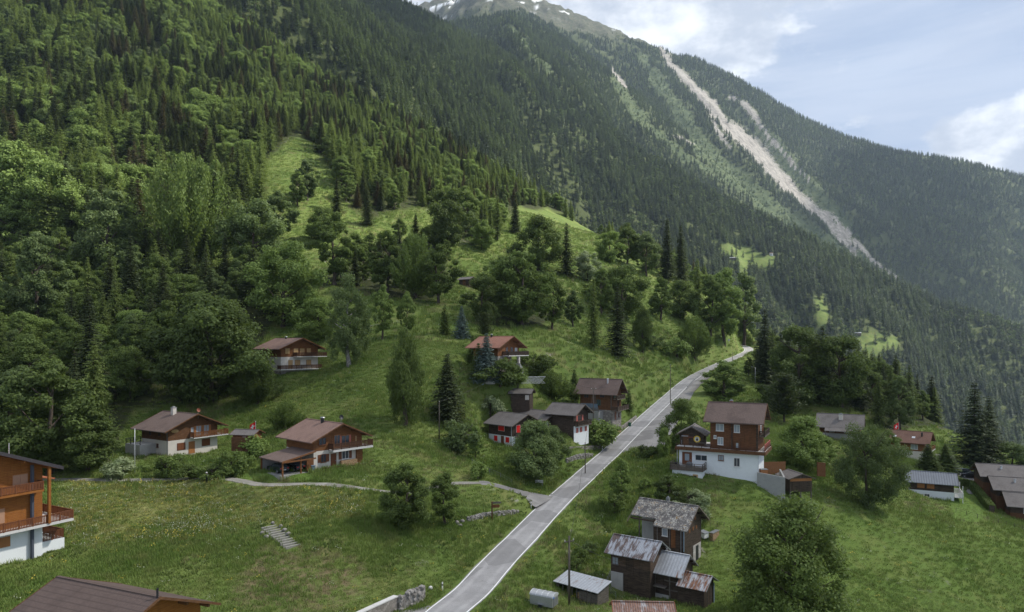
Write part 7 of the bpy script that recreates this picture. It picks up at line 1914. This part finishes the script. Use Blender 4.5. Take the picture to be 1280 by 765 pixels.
# ================================================================== GRASS AND HERBS OF THE MEADOWS
def m_grass(name, c1, c2, c3):
    k = NM(name, .7, .15); ge = k.n('ShaderNodeNewGeometry').outputs['Position']
    n1 = k.noise(ge, .07, 6, .6); n2 = k.noise(ge, .35, 5, .65)
    col = k.mix(k.ramp(n1, .34, .66), c1, c2); col = k.mix(k.math('MULTIPLY', k.ramp(n2, .48, .7), .7), col, c3)
    col = k.mix(k.math('MULTIPLY', k.rnd(), .45), col, (.20, .23, .075)); k.color(col)
    tr = k.n('ShaderNodeBsdfTranslucent'); k.l(col, tr.inputs['Color']); ms = k.n('ShaderNodeMixShader'); ms.inputs[0].default_value = .3
    k.l(k.b.outputs[0], ms.inputs[1]); k.l(tr.outputs[0], ms.inputs[2]); k.l(ms.outputs[0], k.t.nodes['Material Output'].inputs['Surface']); return k.m
GR = m_grass('meadow_grass', (.125, .205, .040), (.190, .270, .062), (.235, .250, .085))
GD = m_grass('dark_herbs', (.085, .140, .035), (.115, .165, .042), (.15, .185, .058))
GB = m_grass('dry_stalks', (.19, .18, .085), (.24, .21, .11), (.25, .215, .12))
GF = m_grass('flowering_grass', (.21, .225, .06), (.26, .26, .075), (.29, .27, .10))
FY = m_plain('yellow_flowers', (.50, .40, .06), .7, .2, 0, .2); FW = m_plain('cream_umbels', (.42, .43, .33), .7, .2, 0, .2)
def tuft(seed, n, h, spread, mat, heads=None, nh=0, w=.022, hs=.05):
    g = np.random.default_rng(seed); a = g.uniform(0, 6.28, n); r = spread * g.uniform(0, 1, n) ** .5
    base = np.column_stack([np.cos(a) * r, np.sin(a) * r, np.full(n, -.06)]); b2 = g.uniform(0, 6.28, n); hh = h * g.uniform(.55, 1.15, n); le = hh * g.uniform(.1, .6, n)
    d = np.column_stack([np.cos(b2), np.sin(b2), np.zeros(n)]); mid = base + d * (le * .35)[:, None] + np.array([0, 0, 1.0]) * (hh * .6)[:, None]; tip = base + d * le[:, None] + np.array([0, 0, 1.0]) * hh[:, None]
    s = np.column_stack([-d[:, 1], d[:, 0], np.zeros(n)]) * w
    V = np.stack([base - s, base + s, mid + s * .8, mid - s * .8, tip], 1).reshape(-1, 3); i = np.arange(n) * 5
    Q = np.stack([i, i + 1, i + 2, i + 3], -1); T = np.stack([i + 3, i + 2, i + 4], -1)
    if nh:
        k = g.integers(0, n, nh); c = tip[k] + g.normal(0, .03, (nh, 3)); N = unit(rdir(g, nh) + np.array([0, 0, 1.2])); tt = unit(np.cross(N, rdir(g, nh))); bb = np.cross(N, tt); ls = hs * g.uniform(.6, 1.3, nh)
        o = len(V); V = np.vstack([V, diamonds(c, tt, bb, ls, ls)]); Q = np.vstack([Q, o + np.arange(4 * nh).reshape(-1, 4)])
    me = np_mesh('tuft', V, quads=Q, tris=T, mat=mat)
    if nh: me.materials.append(heads); mi = np.zeros(len(Q) + len(T), np.int32); mi[len(Q) - nh:len(Q)] = 1; me.polygons.foreach_set('material_index', mi)
    return me
TUFTS = [tuft(1, 34, .62, .42, GR, None, 0, .028), tuft(2, 30, .50, .45, GR, None, 0, .03), tuft(3, 26, .75, .40, GR, None, 0, .026), tuft(4, 22, .40, .4, GD, None, 0, .06), tuft(5, 24, .62, .4, GB, None, 0, .018),
         tuft(6, 26, .55, .45, GR, FY, 12, .026, .055), tuft(7, 26, .65, .45, GR, FW, 12, .026, .055), tuft(8, 24, .30, .42, GR, None, 0, .03), tuft(9, 30, .58, .45, GF, FY, 5, .026, .035), tuft(10, 30, .62, .45, GF, FW, 7, .026, .04)]
def meadow(name, x0, x1, y0, y1, cell, scale, label, seed, keep=1.0):
    g = np.random.default_rng(seed); x, y = grid_pts(x0, x1, y0, y1, cell, g); px = CX + F * x / y; k = (px > -300) & (px < 1560); x, y, px = x[k], y[k], px[k]
    z = bil(Z, x, y); py = HY - F * z / y; k = (py < 800) & (py > 150); x, y, z, px, py = x[k], y[k], z[k], px[k], py[k]
    r = np.clip((np.log(y) - math.log(YR[0])) / (math.log(YR[-1]) - math.log(YR[0])) * (NR - 1), 0, NR - 1).round().astype(int); c = np.clip((px - PXC[0]) / (PXC[1] - PXC[0]), 0, NC - 1).round().astype(int)
    k = (MASS[r, c] == 0) & (y / S < ne[r, c] + 5) & (g.uniform(size=len(x)) > A_wood[r, c] * .75)
    for P, hw_, bl in WAYS: dd, _ = seg_dist(x, y, P); k &= dd > hw_ - (-.05 if P is ROAD or P is LAYBY else .05)
    for h in HOUSES:
        cs, sn = math.cos(h[2]), math.sin(h[2]); lx = (x - h[0]) * cs + (y - h[1]) * sn; ly = -(x - h[0]) * sn + (y - h[1]) * cs; k &= ~((np.abs(lx) < h[3] / 2 + .2) & (np.abs(ly) < h[4] / 2 + .2))
    k &= ~in_poly(px, py, [(331, 656), (347, 652), (374, 682), (358, 692)])
    x, y, z, px, py, r, c = x[k], y[k], z[k], px[k], py[k], r[k], c[k]; n = len(x)
    big = fbm(x / 9, y / 9, seed + 4, 4); tall = np.clip(.75 + big * .9 + g.normal(0, .18, n), .3, 1.7); q = g.uniform(size=n); fl = A_flower[r, c]; mo = A_mown[r, c]
    vid = g.choice([0, 1, 2], n); herb = fbm(x / 5, y / 5, seed + 8, 3)
    vid = np.where((herb > .36) & (q < .55), 3, vid); dry = fbm(x / 12, y / 12, seed + 12, 4); vid = np.where((dry > .24) & (q < .5), 4, vid)
    vid = np.where((fl > .3) & (q < .11), 5, vid); vid = np.where((fl > .3) & (q > .30) & (q < .42 + .3 * big), 6, vid); vid = np.where((fl < .3) & (q > .985), 5, vid); vid = np.where((fl < .3) & (q > .975) & (q < .985), 6, vid)
    vid = np.where((fl > .3) & (vid < 3) & (g.uniform(size=n) < .62), g.choice([8, 9], n), vid)
    sh = A_short[r, c]; dr = A_dry[r, c]; tall = tall * (1 - .5 * sh); vid = np.where((sh > .4) & (vid > 2) & (q < .93), 7, vid); vid = np.where((dr > .4) & (g.uniform(size=n) < .4), 4, vid); tall = np.where(dr > .4, tall * .75, tall)
    mo = np.where(sh > .3, 0, mo); tall = np.where(mo > .5, .25, tall); vid = np.where(mo > .5, 7, vid)
    s = scale * tall; scatter(name, np.column_stack([x, y, z]), g.uniform(0, 6.28, n), np.column_stack([scale * g.uniform(.85, 1.3, n), scale * g.uniform(.85, 1.3, n), s]), vid, TUFTS, label); return n
HOUSES = [(o.location.x, o.location.y, o.rotation_euler.z, w_, l_) for o, w_, l_ in HOUSE_LIST]
print('GRASS', meadow('grass', -95, 105, 62, 110, .62, 1.0, 'tall uneven meadow grass with herbs and flowers around the road', 3), meadow('grass', -150, 180, 110, 190, .95, 1.35, 'meadow grass on the slopes behind the chalets', 4), meadow('grass', -170, 190, 190, 480, 2.1, 2.2, 'grass on the far upper meadows', 5))

# ------------------------------------------------------------------ mountain air
k = bpy.data.materials.new('mountain_haze'); k.use_nodes = True; t = k.node_tree; t.nodes.clear()
ho = t.nodes.new('ShaderNodeOutputMaterial'); hv = t.nodes.new('ShaderNodeVolumePrincipled')
hv.inputs['Color'].default_value = (.62, .79, 1.0, 1); hv.inputs['Density'].default_value = .000038; hv.inputs['Anisotropy'].default_value = .2
t.links.new(hv.outputs[0], ho.inputs['Volume'])
zmin, zmax = float(Z.min()) - 1.5, float(Z.max()) + 60
hz = MB().box(float(XX.min()) - 20, float(XX.max()) + 20, -40, float(YY.max()) + 20, zmin, zmax).build('haze', k); tag(hz, 'thin blue mountain haze in the valley air', kind='stuff')

# ------------------------------------------------------------------ unseen clouds added towards the sun to shade the village and some slopes
k = bpy.data.materials.new('shade_cloud'); k.use_nodes = True; t = k.node_tree; t.nodes.clear(); co = t.nodes.new('ShaderNodeOutputMaterial')
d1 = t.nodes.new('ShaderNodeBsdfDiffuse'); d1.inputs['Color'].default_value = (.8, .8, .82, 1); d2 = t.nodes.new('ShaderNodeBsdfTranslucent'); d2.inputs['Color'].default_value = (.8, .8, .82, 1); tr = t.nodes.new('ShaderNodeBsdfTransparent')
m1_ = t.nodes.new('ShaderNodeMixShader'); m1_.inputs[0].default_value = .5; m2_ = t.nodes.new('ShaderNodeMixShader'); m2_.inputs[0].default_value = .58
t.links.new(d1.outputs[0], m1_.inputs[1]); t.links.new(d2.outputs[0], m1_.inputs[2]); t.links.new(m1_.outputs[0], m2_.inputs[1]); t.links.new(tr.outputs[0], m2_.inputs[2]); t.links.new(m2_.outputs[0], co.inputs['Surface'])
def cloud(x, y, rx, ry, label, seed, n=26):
    """unseen cumulus added so that its shade falls round (x, y)"""
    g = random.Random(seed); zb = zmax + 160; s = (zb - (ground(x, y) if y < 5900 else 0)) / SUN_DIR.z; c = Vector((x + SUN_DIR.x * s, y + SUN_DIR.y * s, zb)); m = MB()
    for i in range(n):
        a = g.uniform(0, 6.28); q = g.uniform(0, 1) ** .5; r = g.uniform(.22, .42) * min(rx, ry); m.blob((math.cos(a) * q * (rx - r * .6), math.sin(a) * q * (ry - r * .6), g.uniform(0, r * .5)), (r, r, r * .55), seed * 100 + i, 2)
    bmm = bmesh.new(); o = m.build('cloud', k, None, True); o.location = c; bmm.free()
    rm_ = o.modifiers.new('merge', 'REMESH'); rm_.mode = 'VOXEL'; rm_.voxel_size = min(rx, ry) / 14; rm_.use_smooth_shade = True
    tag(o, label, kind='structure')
cloud(25, 165, 235, 185, 'unseen cumulus cloud added to shade the village', 1)
cloud(-420, 1900, 430, 560, 'unseen cumulus cloud added to shade the wooded slope', 2)
cloud(1750, 3100, 560, 700, 'unseen cumulus cloud added to shade the far valley side', 3)
